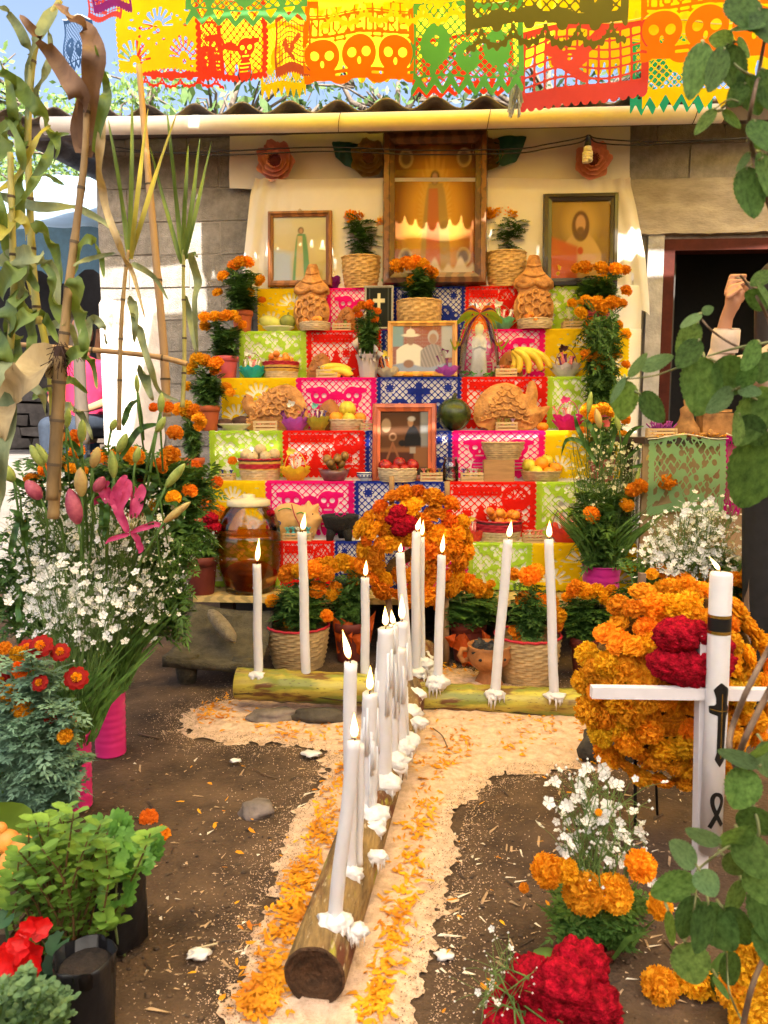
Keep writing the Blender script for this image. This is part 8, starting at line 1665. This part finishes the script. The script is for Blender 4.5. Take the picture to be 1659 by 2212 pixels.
def herb(name, label, base, tips, kind, Y, mat, seed, stem=None, cat='plant', size=.03):
 """herb: stems from base to picture points, leaves by kind"""
 P0 = gnd(*base); P0 = Vector((P0.x, Y, 0)); r = thing(name, P0, label, cat, 'herbs and pots at the left'); rg = random.Random(seed); st, lf = MB(), MB()
 for x, y in tips:
  e = loc_of(r, at(x, y, Y + rg.uniform(-.12, .08))); b = Vector((rg.uniform(-.05, .05), rg.uniform(-.03, .03), max(0, e.z - .55))); m = b.lerp(e, .6) + Vector((rg.uniform(-.03, .03), rg.uniform(-.02, .02), .02)); P = [Vector(q) for q in smooth_path([np.array(b), np.array(m), np.array(e)], 6)]; st.tube(P, [.0032 - .002 * i / len(P) for i in range(len(P))], 5)
  for i in range(3, len(P)):
   p = P[i]; t = (P[i] - P[i - 1]).normalized()
   if kind == 'rue':
    for q in range(4): a = rg.uniform(0, 6.3); d = Vector((math.cos(a), math.sin(a), rg.uniform(.0, .9))).normalized(); frond(lf, p, d, size * rg.uniform(1.6, 2.8), rg, 4, .42)
   elif kind == 'mint':
    for q in range(2):
     a = i * 1.57 + q * PI + rg.uniform(-.3, .3); d = Vector((math.cos(a), math.sin(a), rg.uniform(.1, .5))).normalized(); k = size * rg.uniform(.7, 1.1) * (1.25 if i > len(P) - 4 else .8); oval(lf, p, d, Vector((-d.x * .3, -d.y * .3, 1)).normalized(), k, k * .42)
   elif kind == 'thyme':
    for q in range(6): a = rg.uniform(0, 6.3); d = Vector((math.cos(a), math.sin(a), rg.uniform(.1, .8))).normalized(); oval(lf, p + t * rg.uniform(-.01, .01), d, Vector((0, -.3, 1)).normalized(), size * .42, size * .16)
   elif kind == 'celery' and i > len(P) - 3:
    for q in range(5):
     a = rg.uniform(0, 6.3); d = Vector((math.cos(a), math.sin(a) * .6 - .3, rg.uniform(-.1, .8))).normalized(); nn = Vector((rg.uniform(-.3, .3), -.7, .7)).normalized(); s = d.cross(nn).normalized(); L = size * 2.2
     for u, v in ((0, 1), (.25, .55), (-.25, .55), (.36, .9), (-.36, .9), (.2, 1.2), (-.2, 1.2)): c = p + d * L * (.2 + v * .35) + s * L * u; dd = (d + s * u * 1.6).normalized(); oval(lf, c - dd * L * .12, dd, nn, L * .42, L * .14)
 st.build('stems', stem or M_stem, r)['kind'] = 'stuff'; lf.build('leaves', mat, r)['kind'] = 'stuff'; return r
rg = random.Random(12); pts = lambda P, n: [in_poly(P)(rg) for _ in range(n)]
rue = herb('rue_plant', 'blue-green rue bush with red and orange french marigolds at the left edge', (90, 1790), pts([(0, 1430), (60, 1400), (130, 1440), (170, 1540), (170, 1640), (150, 1740), (100, 1760), (40, 1700), (0, 1620)], 74), 'rue', 2.0, M_rue, 1, size=.025)
st = MB()
for x, y, d, pool in ((88, 1395, 50, [RUFF]), (130, 1408, 40, [RUFF]), (165, 1464, 50, [RUFF]), (58, 1398, 36, [RUFF]), (50, 1445, 46, MARID), (38, 1412, 34, MARI), (20, 1500, 44, MARI), (50, 1530, 44, MARI), (85, 1475, 36, [RUFF]), (110, 1545, 34, [RUFF]), (145, 1560, 40, MARID), (140, 1590, 34, MARI), (70, 1640, 30, MARID), (140, 1650, 40, MARI), (95, 1685, 20, MARI), (0, 1470, 40, [RUFF]), (10, 1400, 30, MARID), (0, 1655, 40, MARIY)):
 o = flower_at(rue, x, y, d, rg.uniform(-.12, .0), pool, rg, face=Vector((rg.uniform(-.3, .5), -1, .7))); e = o.matrix_local.translation; st.tube([e, e + Vector((0, .03, -.12)), e + Vector((.02, .05, -.3))], .003, 5)
st.build('stalks', M_stem, rue)
def bag(px, gy, topy, wpx, label, seed, Y=None):
 g = gnd(px, gy); s = S(g); h = at(px, topy, g.y).z; r = thing('nursery_bag', g, label, 'plant bag', 'black nursery bags'); m = M('black_film', (.012, .012, .014), rough=.38, var=.4, scale=10, bump=.5, bscale=16); R0 = wpx * s / 2
 MB().lathe([(R0 * .82, 0), (R0 * .95, h * .04), (R0 * .98, h * .4), (R0, h * .75), (R0 * 1.04, h * .95), (R0 * 1.06, h), (R0 * 1.03, h), (R0 * .97, h * .8), (.001, h * .7)], 40, cap0=True, fn=lambda i, j, a: R0 * .05 * math.sin(a * 5 + i * .8 + seed) + R0 * .03 * math.sin(a * 11 + i)).build('bag', m, r)
 MB().ball((0, 0, h * .86), (R0 * .95, R0 * .95, h * .05), 16, 6, .2, seed).build('soil', M('potting_soil', (.03, .02, .014), rough=1, var=.4, scale=40, bump=.8), r); return g
bag(255, 2030, 1838, 128, 'larger black nursery bag holding the celery and mint', 1); bag(190, 2245, 2062, 120, 'smaller black nursery bag at the bottom left edge', 2)
herb('mint_plant', 'bright green mint with round leaves in the left foreground', (150, 2100), pts([(60, 1760), (130, 1740), (220, 1770), (250, 1830), (240, 1900), (150, 1960), (60, 1990), (10, 1950), (30, 1830)], 64) + [(215, 2005), (270, 1960), (250, 1990), (180, 2000), (325, 1800), (230, 1990)], 'mint', 1.45, M_mint, 2, M('mint_stem', (.14, .08, .03)), size=.027)
herb('celery_plant', 'celery with lobed leaves leaning out of the larger black bag', (240, 2050), [(225, 1800), (250, 1790), (305, 1820), (325, 1830), (280, 1850), (260, 1880), (255, 1930), (290, 1870), (215, 1850), (300, 1840)], 'celery', 1.55, M_celery, 3, M('celery_stem', (.25, .34, .12)), size=.022)
herb('thyme_plant', 'grey-green thyme sprigs at the bottom left corner', (60, 2260), pts([(0, 2110), (60, 2090), (130, 2110), (160, 2170), (140, 2212), (0, 2212)], 46), 'thyme', 1.18, M_thyme, 4, size=.03)
def geranium():
 P = gnd(60, 2250); r = thing('geranium', Vector((P.x, 1.28, 0)), 'red geranium in bloom at the lower left edge', 'potted plant', 'herbs and pots at the left'); rg = random.Random(2); m = M('geranium_red', (.72, .006, .006), rough=.5, var=.25, scale=30, trans=.25)
 for x, y, d in ((72, 1995, 48), (85, 2010, 46), (60, 2005, 40), (40, 2050, 60), (70, 2060, 60), (20, 2080, 60), (55, 2090, 60), (80, 2080, 46), (95, 2000, 36), (15, 2060, 50), (30, 2105, 44), (75, 2110, 36), (48, 2030, 44), (0, 2090, 50)):
  c = loc_of(r, at(x, y, 1.28 + rg.uniform(-.03, .03))); s = S(at(x, y, 1.28)) * d / 2; n = Vector((rg.uniform(-.5, .5), -1, rg.uniform(0, .7))).normalized(); a = n.orthogonal().normalized(); a.rotate(Matrix.Rotation(rg.uniform(0, 6), 3, n)); b = n.cross(a); mb = MB()
  for k in range(5): t = k * 1.2566; dd = a * math.cos(t) + b * math.sin(t); oval(mb, c, (dd + n * .25).normalized(), n, s * 1.05, s * .52, .3)
  mb.build('floret', m, r)
 lf = MB();
 for x, y, d in ((115, 2110, 60), (100, 2150, 66), (125, 2040, 50), (130, 2170, 60), (20, 2150, 60), (10, 1985, 44), (118, 2080, 50), (60, 2140, 50), (145, 2185, 66)):
  c = loc_of(r, at(x, y, 1.34)); s = S(at(x, y, 1.34)) * d / 2; n = Vector((rg.uniform(-.4, .4), -.6, .8)).normalized(); a = n.orthogonal().normalized(); b = n.cross(a); k = 18; vs = [c];
  for j in range(k): t = .35 + j * (2 * PI - .7) / (k - 1); q = s * (1 + .09 * math.cos(j * 3)); vs.append(c + (a * math.cos(t) + b * math.sin(t)) * q + n * s * (.25 + .05 * math.cos(j * 3)))
  lf.add(vs, [(0, j, j + 1) for j in range(1, k)]); lf.tube([c, c + Vector((0, .02, -.12))], .003, 5)
 lf.build('leaves', M_gerl, r)['kind'] = 'stuff'
geranium()
def mangoes():
 Y = 1.62; mm = M('mango_skin', (.62, .17, .06), rough=.4, var=.3, scale=5, col2=(.74, .36, .06), ovar=.15)
 lp = thing('banana_leaf', at(60, 1900, Y + .12), 'broad green leaf under the mangoes at the left edge', 'leaf'); P = [at(x, y, Y + .10) - Vector(lp.location) for x, y in smooth_path([(-60, 1740), (10, 1800), (70, 1870), (110, 1960)], 6)]; n = len(P); ribbon(P, [.09 * math.sin(PI * (i / (n - 1) * .8 + .1)) + .004 for i in range(n)], lp, 'blade', M('broad_leaf', (.16, .27, .03), rough=.45, var=.2, scale=4, trans=.35), fold=.2); P = [q + Vector((-.03, .02, -.12)) for q in P]; ribbon(P, [.08] * n, lp, 'blade', MC['broad_leaf'], fold=.1)
 tb = thing('fruit_stand', Vector((at(0, 1930, Y + .05).x - .1, Y + .05, 0)), 'low wooden stand under the mangoes at the left edge', 'stand'); z = at(0, 1935, Y).z; MB().box((0, 0, z - .03), (.42, .34, .04)).build('top_board', MC['dark_wood'], tb)
 for x in (-.17, .17): MB().box((x, 0, (z - .05) / 2), (.04, .26, z - .05)).build('leg', MC['dark_wood'], tb)
 for i, (x, y, d, lab) in enumerate(((15, 1818, 56, 'reddish mango, upper of the pile at the left edge'), (52, 1825, 52, 'yellow mango on the right of the pile'), (28, 1866, 64, 'blushing mango at the front of the pile'), (0, 1790, 30, 'orange fruit peeking out at the top of the mango pile'), (5, 1900, 46, 'yellow mango low at the left edge'))): c = at(x, y, Y - .02 * (i % 3)); s = S(c) * d / 2; o = MB(); o.ball((0, 0, 0), (s, s * .9, s * .95), 18, 12, .06, i); tag(o.build('mango', mm, None, c), lab, 'fruit', 'mangoes at the left edge')
mangoes()
# ================================================================ side table and clay figures at the right
def side_table():
 Y = 3.55; P = at(1500, 945, Y); z = P.z; r = thing('side_table', Vector((P.x, Y, 0)), 'side table with green cut paper over its front, right of the altar', 'table'); q = lambda x, y, d=0: loc_of(r, at(x, y, Y + d)); a, b = q(1392, 948), q(1660, 948); wd = b.x - a.x
 MB().box(((a.x + b.x) / 2, .22, z - .015), (wd, .46, .03)).build('table_top', MC['dark_wood'], r); MB().box(((a.x + b.x) / 2, .02, z / 2), (wd, .02, z - .06)).build('front_cloth', M('table_cloth', (.34, .22, .12), rough=.85, var=.1), r)
 for x in (a.x + .05, b.x - .05): MB().box((x, .4, (z - .03) / 2), (.05, .05, z - .03)).build('leg', MC['dark_wood'], r)
 paper('papel_picado', 'mint green cut paper with lattice over the front of the side table', 1398, 1560, 945, 1112, Y - .03, 'mint', D_swirl, .62, 71, .002, group='cut papers on the side table'); paper('papel_picado', 'magenta cut paper strip at the right end of the side table', 1562, 1640, 938, 1118, Y - .04, 'magenta', D_loops, .9, 72, .006, group='cut papers on the side table')
 rg = random.Random(4); mb = MB()
 for k in range(420): g = at(rg.uniform(1400, 1570), 940, Y + rg.uniform(.01, .2)); petal_at(mb, Vector((g.x, g.y, z + rg.uniform(0, .02))), rg)
 tag(mb.build('petal_bed', MC['petal'], None), 'marigold petals covering the top of the side table', 'petals', kind='stuff')
 m = M('figure_clay', (.22, .10, .035), rough=.75, var=.35, scale=14, col2=(.34, .17, .06)); f = thing('clay_scene', Vector((at(1490, 930, Y + .12).x, Y + .12, z)), 'brown clay model of a kneeling woman beside a stove', 'figurine'); s = S(Vector(f.location))
 mb = MB(); mb.lathe([(24 * s, 0), (30 * s, 4 * s), (26 * s, 20 * s), (16 * s, 36 * s), (13 * s, 50 * s), (15 * s, 60 * s), (6 * s, 68 * s), (8 * s, 76 * s), (7 * s, 84 * s), (.5 * s, 88 * s)], 20, fn=lambda i, j, a: (2.2 * s * math.sin(a * 9) if i < 3 else 0)); mb.build('woman', m, f, (-8 * s, 0, 0)); MB().box((52 * s, 0, 26 * s), (66 * s, 40 * s, 52 * s), jit=2 * s).build('stove', m, f); MB().box((58 * s, 0, 56 * s), (50 * s, 30 * s, 8 * s), jit=1.5 * s).build('griddle', m, f); MB().ball((36 * s, -20 * s, 60 * s), (8 * s, 8 * s, 9 * s), 10, 7).build('clay_pot', m, f); MB().tube([(10 * s, -26 * s, 6 * s), (44 * s, -30 * s, 6 * s)], 4 * s, 7).build('firewood', m, f); MB().ball((30 * s, -34 * s, 8 * s), (7 * s, 6 * s, 10 * s), 8, 6).build('clay_cat', m, f)
 c = thing('mini_crate', at(1428, 945, Y + .04), 'mini crate of purple sweets on the side table', 'crate', 'miniature slatted crates on the altar'); s = S(Vector(c.location))
 for i in range(3): MB().box((0, -.01, (3 + i * 7) * s), (66 * s, .003, 5 * s)).build('slat', M_slat, c)
 for x in (-30, 30): MB().box((x * s, 0, 10 * s), (.006, .04, 20 * s)).build('post', M_slat, c)
 mb = MB()
 for k in range(20): a = rg.uniform(-.8, .8); b = Vector((rg.uniform(-20, 24) * s, 0, 14 * s)); mb.tube([b, b + Vector((math.sin(a), 0, math.cos(a))) * 22 * s], 1.6 * s, 4)
 mb.build('wrapped_sweets', M('sweet_violet', (.22, .02, .20), var=.5, scale=90), c)
def petal_at(mb, g, rg):
 L = rg.uniform(.007, .014); a = rg.uniform(0, 6.3); d = Vector((math.cos(a), math.sin(a), rg.uniform(-.2, .7))) * L; t = Vector((-math.sin(a), math.cos(a), 0)) * L * .4; mb.add([g - d, g - t, g + d - t * .4, g + d + t * .5, g + t], [(0, 1, 2, 3, 4)], False)
side_table()
# ================================================================ people
def capsule(mb, a, ra, b, rb, n=12):
 a, b = Vector(a), Vector(b); d = (b - a).normalized(); P, Rr = [], []
 for t in (-1, -.85, -.5): P.append(a + d * ra * t); Rr.append(ra * math.sqrt(max(.0004, 1 - t * t)))
 P += [a, b]; Rr += [ra, rb]
 for t in (.5, .85, 1): P.append(b + d * rb * t); Rr.append(rb * math.sqrt(max(.0004, 1 - t * t)))
 mb.tube(P, Rr, n)
def fused(name, limbs, mat, root, vox, it=4):
 """limbs melted into one continuous skin"""
 mb = MB()
 for a, ra, b, rb in limbs: capsule(mb, a, ra, b, rb)
 o = mb.build(name, mat, root); m = o.modifiers.new('fuse', 'REMESH'); m.mode = 'VOXEL'; m.voxel_size = vox; m.use_smooth_shade = True; s_ = o.modifiers.new('soft', 'SMOOTH'); s_.factor = .6; s_.iterations = it; return o
M_skin = M('skin', (.42, .20, .11), rough=.55, var=.08, scale=12, sss=.1); M_hair = M('hair', (.018, .012, .010), rough=.45, var=.4, scale=60, stretch=(1, 1, .2)); M_wool = M('beige_sleeve', (.56, .43, .33), rough=.9, var=.1, scale=40, sheen=.2)
def photographer():
 Y = 2.75; B = at(1700, 1330, Y); r = thing('person', Vector((B.x, Y, 0)), 'person in beige top and dark trousers reaching up by the doorway', 'person'); q = lambda x, y, d=0.0: loc_of(r, at(x, y, Y + d)); s = S(at(1600, 650, Y)); hip, neck, head = q(1715, 1010), q(1712, 735), q(1706, 640); sh = q(1665, 790); el = q(1545, 812, -.06); wr = q(1569, 688, -.1); pm = q(1583, 655, -.115)
 L = [(hip, .13, q(1714, 880), .13), (q(1714, 880), .13, q(1712, 790), .13), (sh, .05, q(1760, 790), .05), (neck, .045, head, .045), (head, .085, head + Vector((0, 0, .06)), .085), (sh, .05, el, .038), (el, .037, wr, .022), (wr, .022, pm, .024), (q(1577, 664, -.11), .018, q(1579, 632, -.115), .017), (q(1586, 664, -.115), .017, q(1598, 634, -.12), .017)]
 for kx, ky, mx_, my, tx, ty, d, rr in ((1574, 622, 1580, 598, 1609, 596, -.105, .0095), (1572, 628, 1578, 609, 1608, 606, -.13, .0100), (1571, 634, 1581, 621, 1605, 612, -.15, .0095), (1573, 642, 1585, 634, 1601, 622, -.165, .0082), (1600, 648, 1611, 624, 1606, 602, -.10, .0100)): L += [(q(kx, ky, d), rr * 1.15, q(mx_, my, d), rr), (q(mx_, my, d), rr, q(tx, ty, d), rr * .8)]
 for sg in (-1, 1): k = hip + Vector((sg * .09, -.02, -.45)); L += [(hip + Vector((sg * .08, 0, -.05)), .095, k, .06), (k, .058, Vector((k.x, .02, .06)), .04), (Vector((k.x, .0, .035)), .034, Vector((k.x, -.14, .03)), .028)]
 L += [(q(1760, 790), .05, q(1790, 900), .04), (q(1790, 900), .04, q(1760, 990, -.12), .03)]
 fused('body', L, M_skin, r, .0045, 1)
 fused('top', [(hip + Vector((0, 0, .02)), .142, q(1714, 880), .14), (q(1714, 880), .14, q(1712, 795), .14), (sh, .064, q(1760, 790), .064), (q(1760, 790), .062, q(1790, 900), .052), (sh, .064, el, .056), (el, .056, q(1566, 738, -.09), .040)], M_wool, r, .012)
 c, d = q(1566, 742, -.09), (wr - q(1560, 760, -.08)).normalized(); mb = MB(); mb.tube([c - d * .03, c + d * .01, c + d * .048, c + d * .052, c + d * .046, c], [.046, .047, .045, .042, .039, .037], 20, caps=False); mb.build('cuff', M_wool, r)
 fused('trousers', [(hip + Vector((sg * .07, 0, .02)), .115, hip + Vector((sg * .09, -.02, -.45)), .082) for sg in (-1, 1)] + [(hip + Vector((sg * .09, -.02, -.45)), .08, Vector((hip.x + sg * .09, .02, .08)), .062) for sg in (-1, 1)], M('dark_trousers', (.012, .011, .012), rough=.85, var=.3), r, .014)
 fused('hair', [(head + Vector((0, .03, .05)), .105, head + Vector((0, .04, -.06)), .09), (head + Vector((-.06, .03, 0)), .05, q(1650, 860, .02), .035), (head + Vector((.06, .03, 0)), .05, head + Vector((.1, .03, -.4)), .04)], M_hair, r, .012)
 mb = MB(); mb.ball(head + Vector((-.005, -.055, -.025)), (.075, .055, .055), 16, 10); mb.build('face_mask', M('mask', (.62, .70, .72), rough=.8, var=.05), r)
 for sg in (-1, 1): MB().ball(head + Vector((sg * .032 - .01, -.082, .035)), (.014, .008, .008), 8, 5).build('eye', M('eye', (.05, .03, .02), rough=.2), r)
 t = thing('dry_twig', at(1597, 608, Y - .13), 'dry twig held between the raised fingers', 'twig'); MB().tube([(-.01, 0, .012), (.03, 0, -.008), (.09, .01, -.045)], [.006, .008, .01], 7).build('wood', M('twig_wood', (.17, .12, .08), rough=.8, var=.3, scale=30), t)
photographer()
def seated(px, Y, label, shirt, jeans, zf=.95, seed=0):
 B = at(px, 900, Y); r = thing('person', Vector((B.x, Y, zf)), label, 'person'); hp = Vector((0, 0, .47)); nk = Vector((.02, -.04, 1.0)); hd = Vector((.03, -.08, 1.14)); L = [(hp, .13, Vector((.01, -.02, .85)), .12), (nk, .045, hd, .05), (hd, .08, hd + Vector((0, 0, .05)), .08)]
 cl = [(hp, .145, Vector((.01, -.02, .86)), .14)]; tr = []
 for sg in (-1, 1):
  s_, e, w_, k, f = Vector((sg * .16, -.02, .9)), Vector((sg * .22, -.06, .66)), Vector((sg * .1, -.28, .58)), Vector((sg * .1, -.42, .46)), Vector((sg * .1, -.42, .06)); L += [(s_, .05, e, .04), (e, .038, w_, .027), (w_, .03, w_ + Vector((-sg * .04, -.07, 0)), .028), (hp + Vector((sg * .08, 0, 0)), .09, k, .06), (k, .058, f, .04), (f, .04, f + Vector((0, -.14, -.03)), .032)]; cl += [(s_, .066, s_.lerp(e, .75), .058), (s_, .06, Vector((0, -.02, .9)), .08)]; tr += [(hp + Vector((sg * .08, 0, 0)), .105, k, .074), (k, .072, f + Vector((0, 0, .05)), .055)]
 fused('body', L, M_skin, r, .012); fused('shirt', cl, shirt, r, .016); fused('jeans', tr, jeans, r, .016); fused('hair', [(hd + Vector((0, .03, .06)), .092, hd + Vector((0, .05, -.06)), .07)], M_hair, r, .014)
 c = thing('chair', Vector((B.x, Y + .02, zf)), f'plain wooden chair under the {label.split(" sitting")[0]}', 'chair', 'chairs on the terrace'); MB().box((0, 0, .36), (.42, .42, .03)).build('seat', MC['post_wood'], c)
 for x in (-.18, .18):
  for y in (-.18, .18): MB().box((x, y, .175 if y < 0 else .38), (.035, .035, .35 if y < 0 else .76)).build('leg', MC['post_wood'], c)
 MB().box((0, .18, .62), (.36, .02, .2)).build('backrest', MC['post_wood'], c)
seated(186, 5.7, 'person in a hot pink shirt sitting behind the corn', M('pink_shirt', (.42, .015, .07), rough=.85, var=.1), M('dark_jeans', (.02, .03, .05), rough=.9, var=.2), zf=.72)
seated(225, 6.3, 'person in blue jeans sitting half hidden by the house corner', M('blue_shirt', (.05, .30, .55), rough=.85, var=.1), M('jeans', (.03, .08, .18), rough=.9, var=.2), zf=.72)
# ================================================================ leafy branches close to the camera on the right
M_sage = M('sage_leaf', (.13, .30, .055), rough=.7, var=.38, scale=7, col2=(.21, .39, .09), trans=.42, bump=.9, bscale=75, ovar=.22, hue=.015, spec=.25); M_saged = M('sage_leaf_dark', (.065, .17, .035), rough=.65, var=.38, scale=7, col2=(.12, .25, .055), trans=.36, bump=.9, bscale=75, ovar=.2, spec=.25); M_sagep = M('sage_leaf_pale', (.16, .32, .12), rough=.75, var=.25, scale=7, col2=(.22, .38, .16), trans=.3, bump=.8, bscale=75, ovar=.15, spec=.25); M_twig = M('sage_twig', (.16, .105, .07), rough=.8, var=.3, scale=20, bump=.4); M_twigg = M('sage_stem', (.20, .22, .09), rough=.7, var=.2)
def sage_mesh(seed, mat):
 """toothed, quilted leaf with raised veins: length 1 along z, width 1 along x, face towards -y"""
 rg = random.Random(seed); nx, nz = 12, 22; vs = []
 for j in range(nz + 1):
  t = j / nz; w_ = .5 * (math.sin(PI * t ** .85)) ** .62 * (1 - .12 * t) + (.015 if 0 < j < nz else 0); w_ *= 1 + (.05 if j % 2 else -.03)
  for i in range(nx + 1):
   u = i / nx * 2 - 1; vein = abs(math.sin((t * 7.5 - abs(u) * 1.7) * PI)); y = .10 * (abs(u) ** 1.4) * -1 + .07 * math.sin(t * 5 + seed) * t - .055 * (vein ** .5) * (1 - u * u) - (.02 if abs(u) > .1 else 0) + .25 * (t - .3) ** 2; vs.append((u * w_, y * .55, t))
 return MB().add(vs, [(j * (nx + 1) + i, j * (nx + 1) + i + 1, (j + 1) * (nx + 1) + i + 1, (j + 1) * (nx + 1) + i) for j in range(nz) for i in range(nx)]).mesh('leaf', mat)
SG = {'m': [sage_mesh(i, M_sage) for i in range(3)], 'd': [sage_mesh(i + 5, M_saged) for i in range(3)], 'p': [sage_mesh(i + 9, M_sagep) for i in range(3)]}
def branch(label, Y, stems, leaves, seed):
 a = stems[0][0][0]; P0 = at(a[0], a[1], Y); r = thing('leafy_branch', P0, label, 'branch', 'leafy branches close to the camera'); rg = random.Random(seed)
 for path, w0, w1, m in stems:
  P = [at(x, y, Y + .015 * math.sin(i)) - P0 for i, (x, y) in enumerate(smooth_path(path, 5))]; s = S(P0); MB().tube(P, [(w0 + (w1 - w0) * i / (len(P) - 1)) * s / 2 for i in range(len(P))], 9).build('stem', m, r)
 for bx, by, tx, ty, w_, c in leaves:
  dy = rg.uniform(-.03, .03); B, T = at(bx, by, Y + dy * .3) - P0, at(tx, ty, Y + dy - rg.uniform(-.02, .05)) - P0; d = T - B; L = d.length; z = d.normalized(); y = (Vector((rg.uniform(-.35, .35), 1, rg.uniform(-.5, .2)))); x = y.cross(z).normalized(); y = z.cross(x); s = S(P0) * w_
  M4 = Matrix((x * s, y * (s * .8), z * L)).transposed().to_4x4(); M4.translation = B; put('leaf', rg.choice(SG[c]), r, M4=M4)
  MB().tube([B - d * .10 + Vector((0, .01, 0)), B, B + d * .06], [.0024, .002, .0012], 5).build('leaf_stalk', M_twigg, r)
branch('leafy twig hanging in at the upper right corner', 1.12, [([(1672, 470), (1640, 380), (1622, 310), (1618, 260), (1640, 150), (1660, 40)], 12, 7, M_twig), ([(1640, 170), (1600, 150), (1560, 110)], 6, 4, M_twigg), ([(1625, 240), (1580, 215), (1545, 235)], 5, 3, M_twigg), ([(1659, 330), (1640, 345), (1618, 360)], 5, 3, M_twigg)],
    [(1520, 92, 1488, 218, 58, 'm'), (1572, 96, 1590, 198, 74, 'd'), (1565, 105, 1528, 200, 50, 'd'), (1585, 88, 1530, 84, 44, 'm'), (1590, 90, 1620, 120, 40, 'm'), (1545, 235, 1500, 292, 28, 'm'), (1600, 160, 1640, 250, 66, 'd'), (1590, -10, 1622, 70, 84, 'd'), (1640, 20, 1672, 100, 66, 'd'), (1612, 362, 1628, 474, 66, 'd'), (1645, 330, 1662, 430, 50, 'm'), (1560, 238, 1600, 278, 30, 'm'), (1570, 225, 1610, 205, 36, 'm'), (1620, 330, 1590, 370, 20, 'p'), (1650, 150, 1664, 240, 60, 'd'), (1610, 180, 1575, 232, 44, 'm'), (1625, 300, 1664, 310, 34, 'm'), (1590, 60, 1650, 60, 60, 'd'), (1630, 260, 1664, 330, 60, 'd')], 1)
branch('leafy twigs crossing the doorway at the right', 1.18, [([(1672, 738), (1590, 752), (1529, 769)], 7, 4, M_twigg), ([(1640, 770), (1579, 742), (1535, 712), (1514, 687)], 6, 4, M_twig), ([(1480, 788), (1464, 794), (1415, 811), (1354, 819)], 5, 3, M_twigg), ([(1664, 880), (1610, 850), (1590, 840)], 6, 4, M_twigg), ([(1664, 700), (1640, 650), (1600, 595)], 8, 5, M_twig)],
    [(1522, 773, 1500, 900, 108, 'm'), (1508, 698, 1462, 766, 54, 'm'), (1510, 735, 1462, 796, 50, 'd'), (1545, 780, 1612, 846, 84, 'd'), (1382, 798, 1456, 768, 34, 'p'), (1352, 821, 1343, 908, 62, 'm'), (1382, 850, 1434, 912, 60, 'd'), (1358, 815, 1398, 762, 24, 'p'), (1350, 815, 1318, 872, 18, 'p'), (1514, 678, 1470, 708, 24, 'p'), (1516, 676, 1542, 664, 22, 'p'), (1583, 842, 1525, 890, 46, 'p'), (1597, 840, 1645, 852, 34, 'p'), (1597, 836, 1634, 786, 42, 'm'), (1597, 895, 1588, 962, 46, 'm'), (1664, 838, 1588, 964, 88, 'm'), (1664, 660, 1608, 632, 46, 'd'), (1664, 588, 1620, 618, 34, 'm'), (1664, 930, 1598, 1098, 126, 'd'), (1640, 740, 1600, 800, 46, 'm'), (1664, 760, 1640, 830, 50, 'd'), (1620, 850, 1664, 910, 60, 'm'), (1640, 610, 1664, 670, 50, 'm'), (1600, 900, 1650, 960, 60, 'd')], 2)
branch('leafy shrub branch with thick twigs at the lower right', 1.02, [([(1672, 1380), (1610, 1500), (1575, 1600), (1590, 1660)], 12, 13, M_twig), ([(1672, 1470), (1612, 1590), (1592, 1650)], 14, 13, M_twig), ([(1592, 1650), (1640, 1800), (1570, 1830), (1505, 1880)], 8, 5, M_twigg), ([(1600, 2240), (1625, 2130), (1664, 2040)], 14, 10, M_twig), ([(1600, 2200), (1575, 2140), (1570, 2060)], 5, 4, M_twigg), ([(1505, 1880), (1500, 1960), (1480, 2035)], 5, 4, M_twigg)],
    [(1641, 1655, 1549, 1620, 36, 'p'), (1619, 1660, 1585, 1748, 80, 'm'), (1555, 1824, 1481, 1790, 40, 'p'), (1503, 1868, 1445, 1818, 54, 'p'), (1503, 1897, 1405, 1934, 66, 'm'), (1511, 1880, 1545, 1938, 56, 'p'), (1567, 1832, 1621, 1783, 66, 'm'), (1563, 1848, 1609, 1886, 50, 'm'), (1495, 1932, 1473, 2028, 72, 'd'), (1515, 1952, 1589, 2054, 88, 'd'), (1479, 2035, 1507, 2128, 88, 'm'), (1567, 2055, 1585, 2128, 60, 'd'), (1548, 2110, 1572, 2160, 34, 'm'), (1619, 1872, 1664, 1956, 66, 'm'), (1599, 1745, 1664, 1802, 72, 'd'), (1443, 1966, 1453, 2044, 24, 'm'), (1620, 1640, 1664, 1600, 50, 'm'), (1640, 1900, 1664, 2040, 80, 'd'), (1530, 1950, 1500, 2060, 60, 'd'), (1600, 1800, 1650, 1900, 80, 'm'), (1560, 1960, 1620, 2040, 70, 'd'), (1645, 1600, 1664, 1680, 60, 'p'), (1600, 1900, 1570, 1980, 60, 'm'), (1652, 1985, 1664, 2090, 70, 'm')], 3)
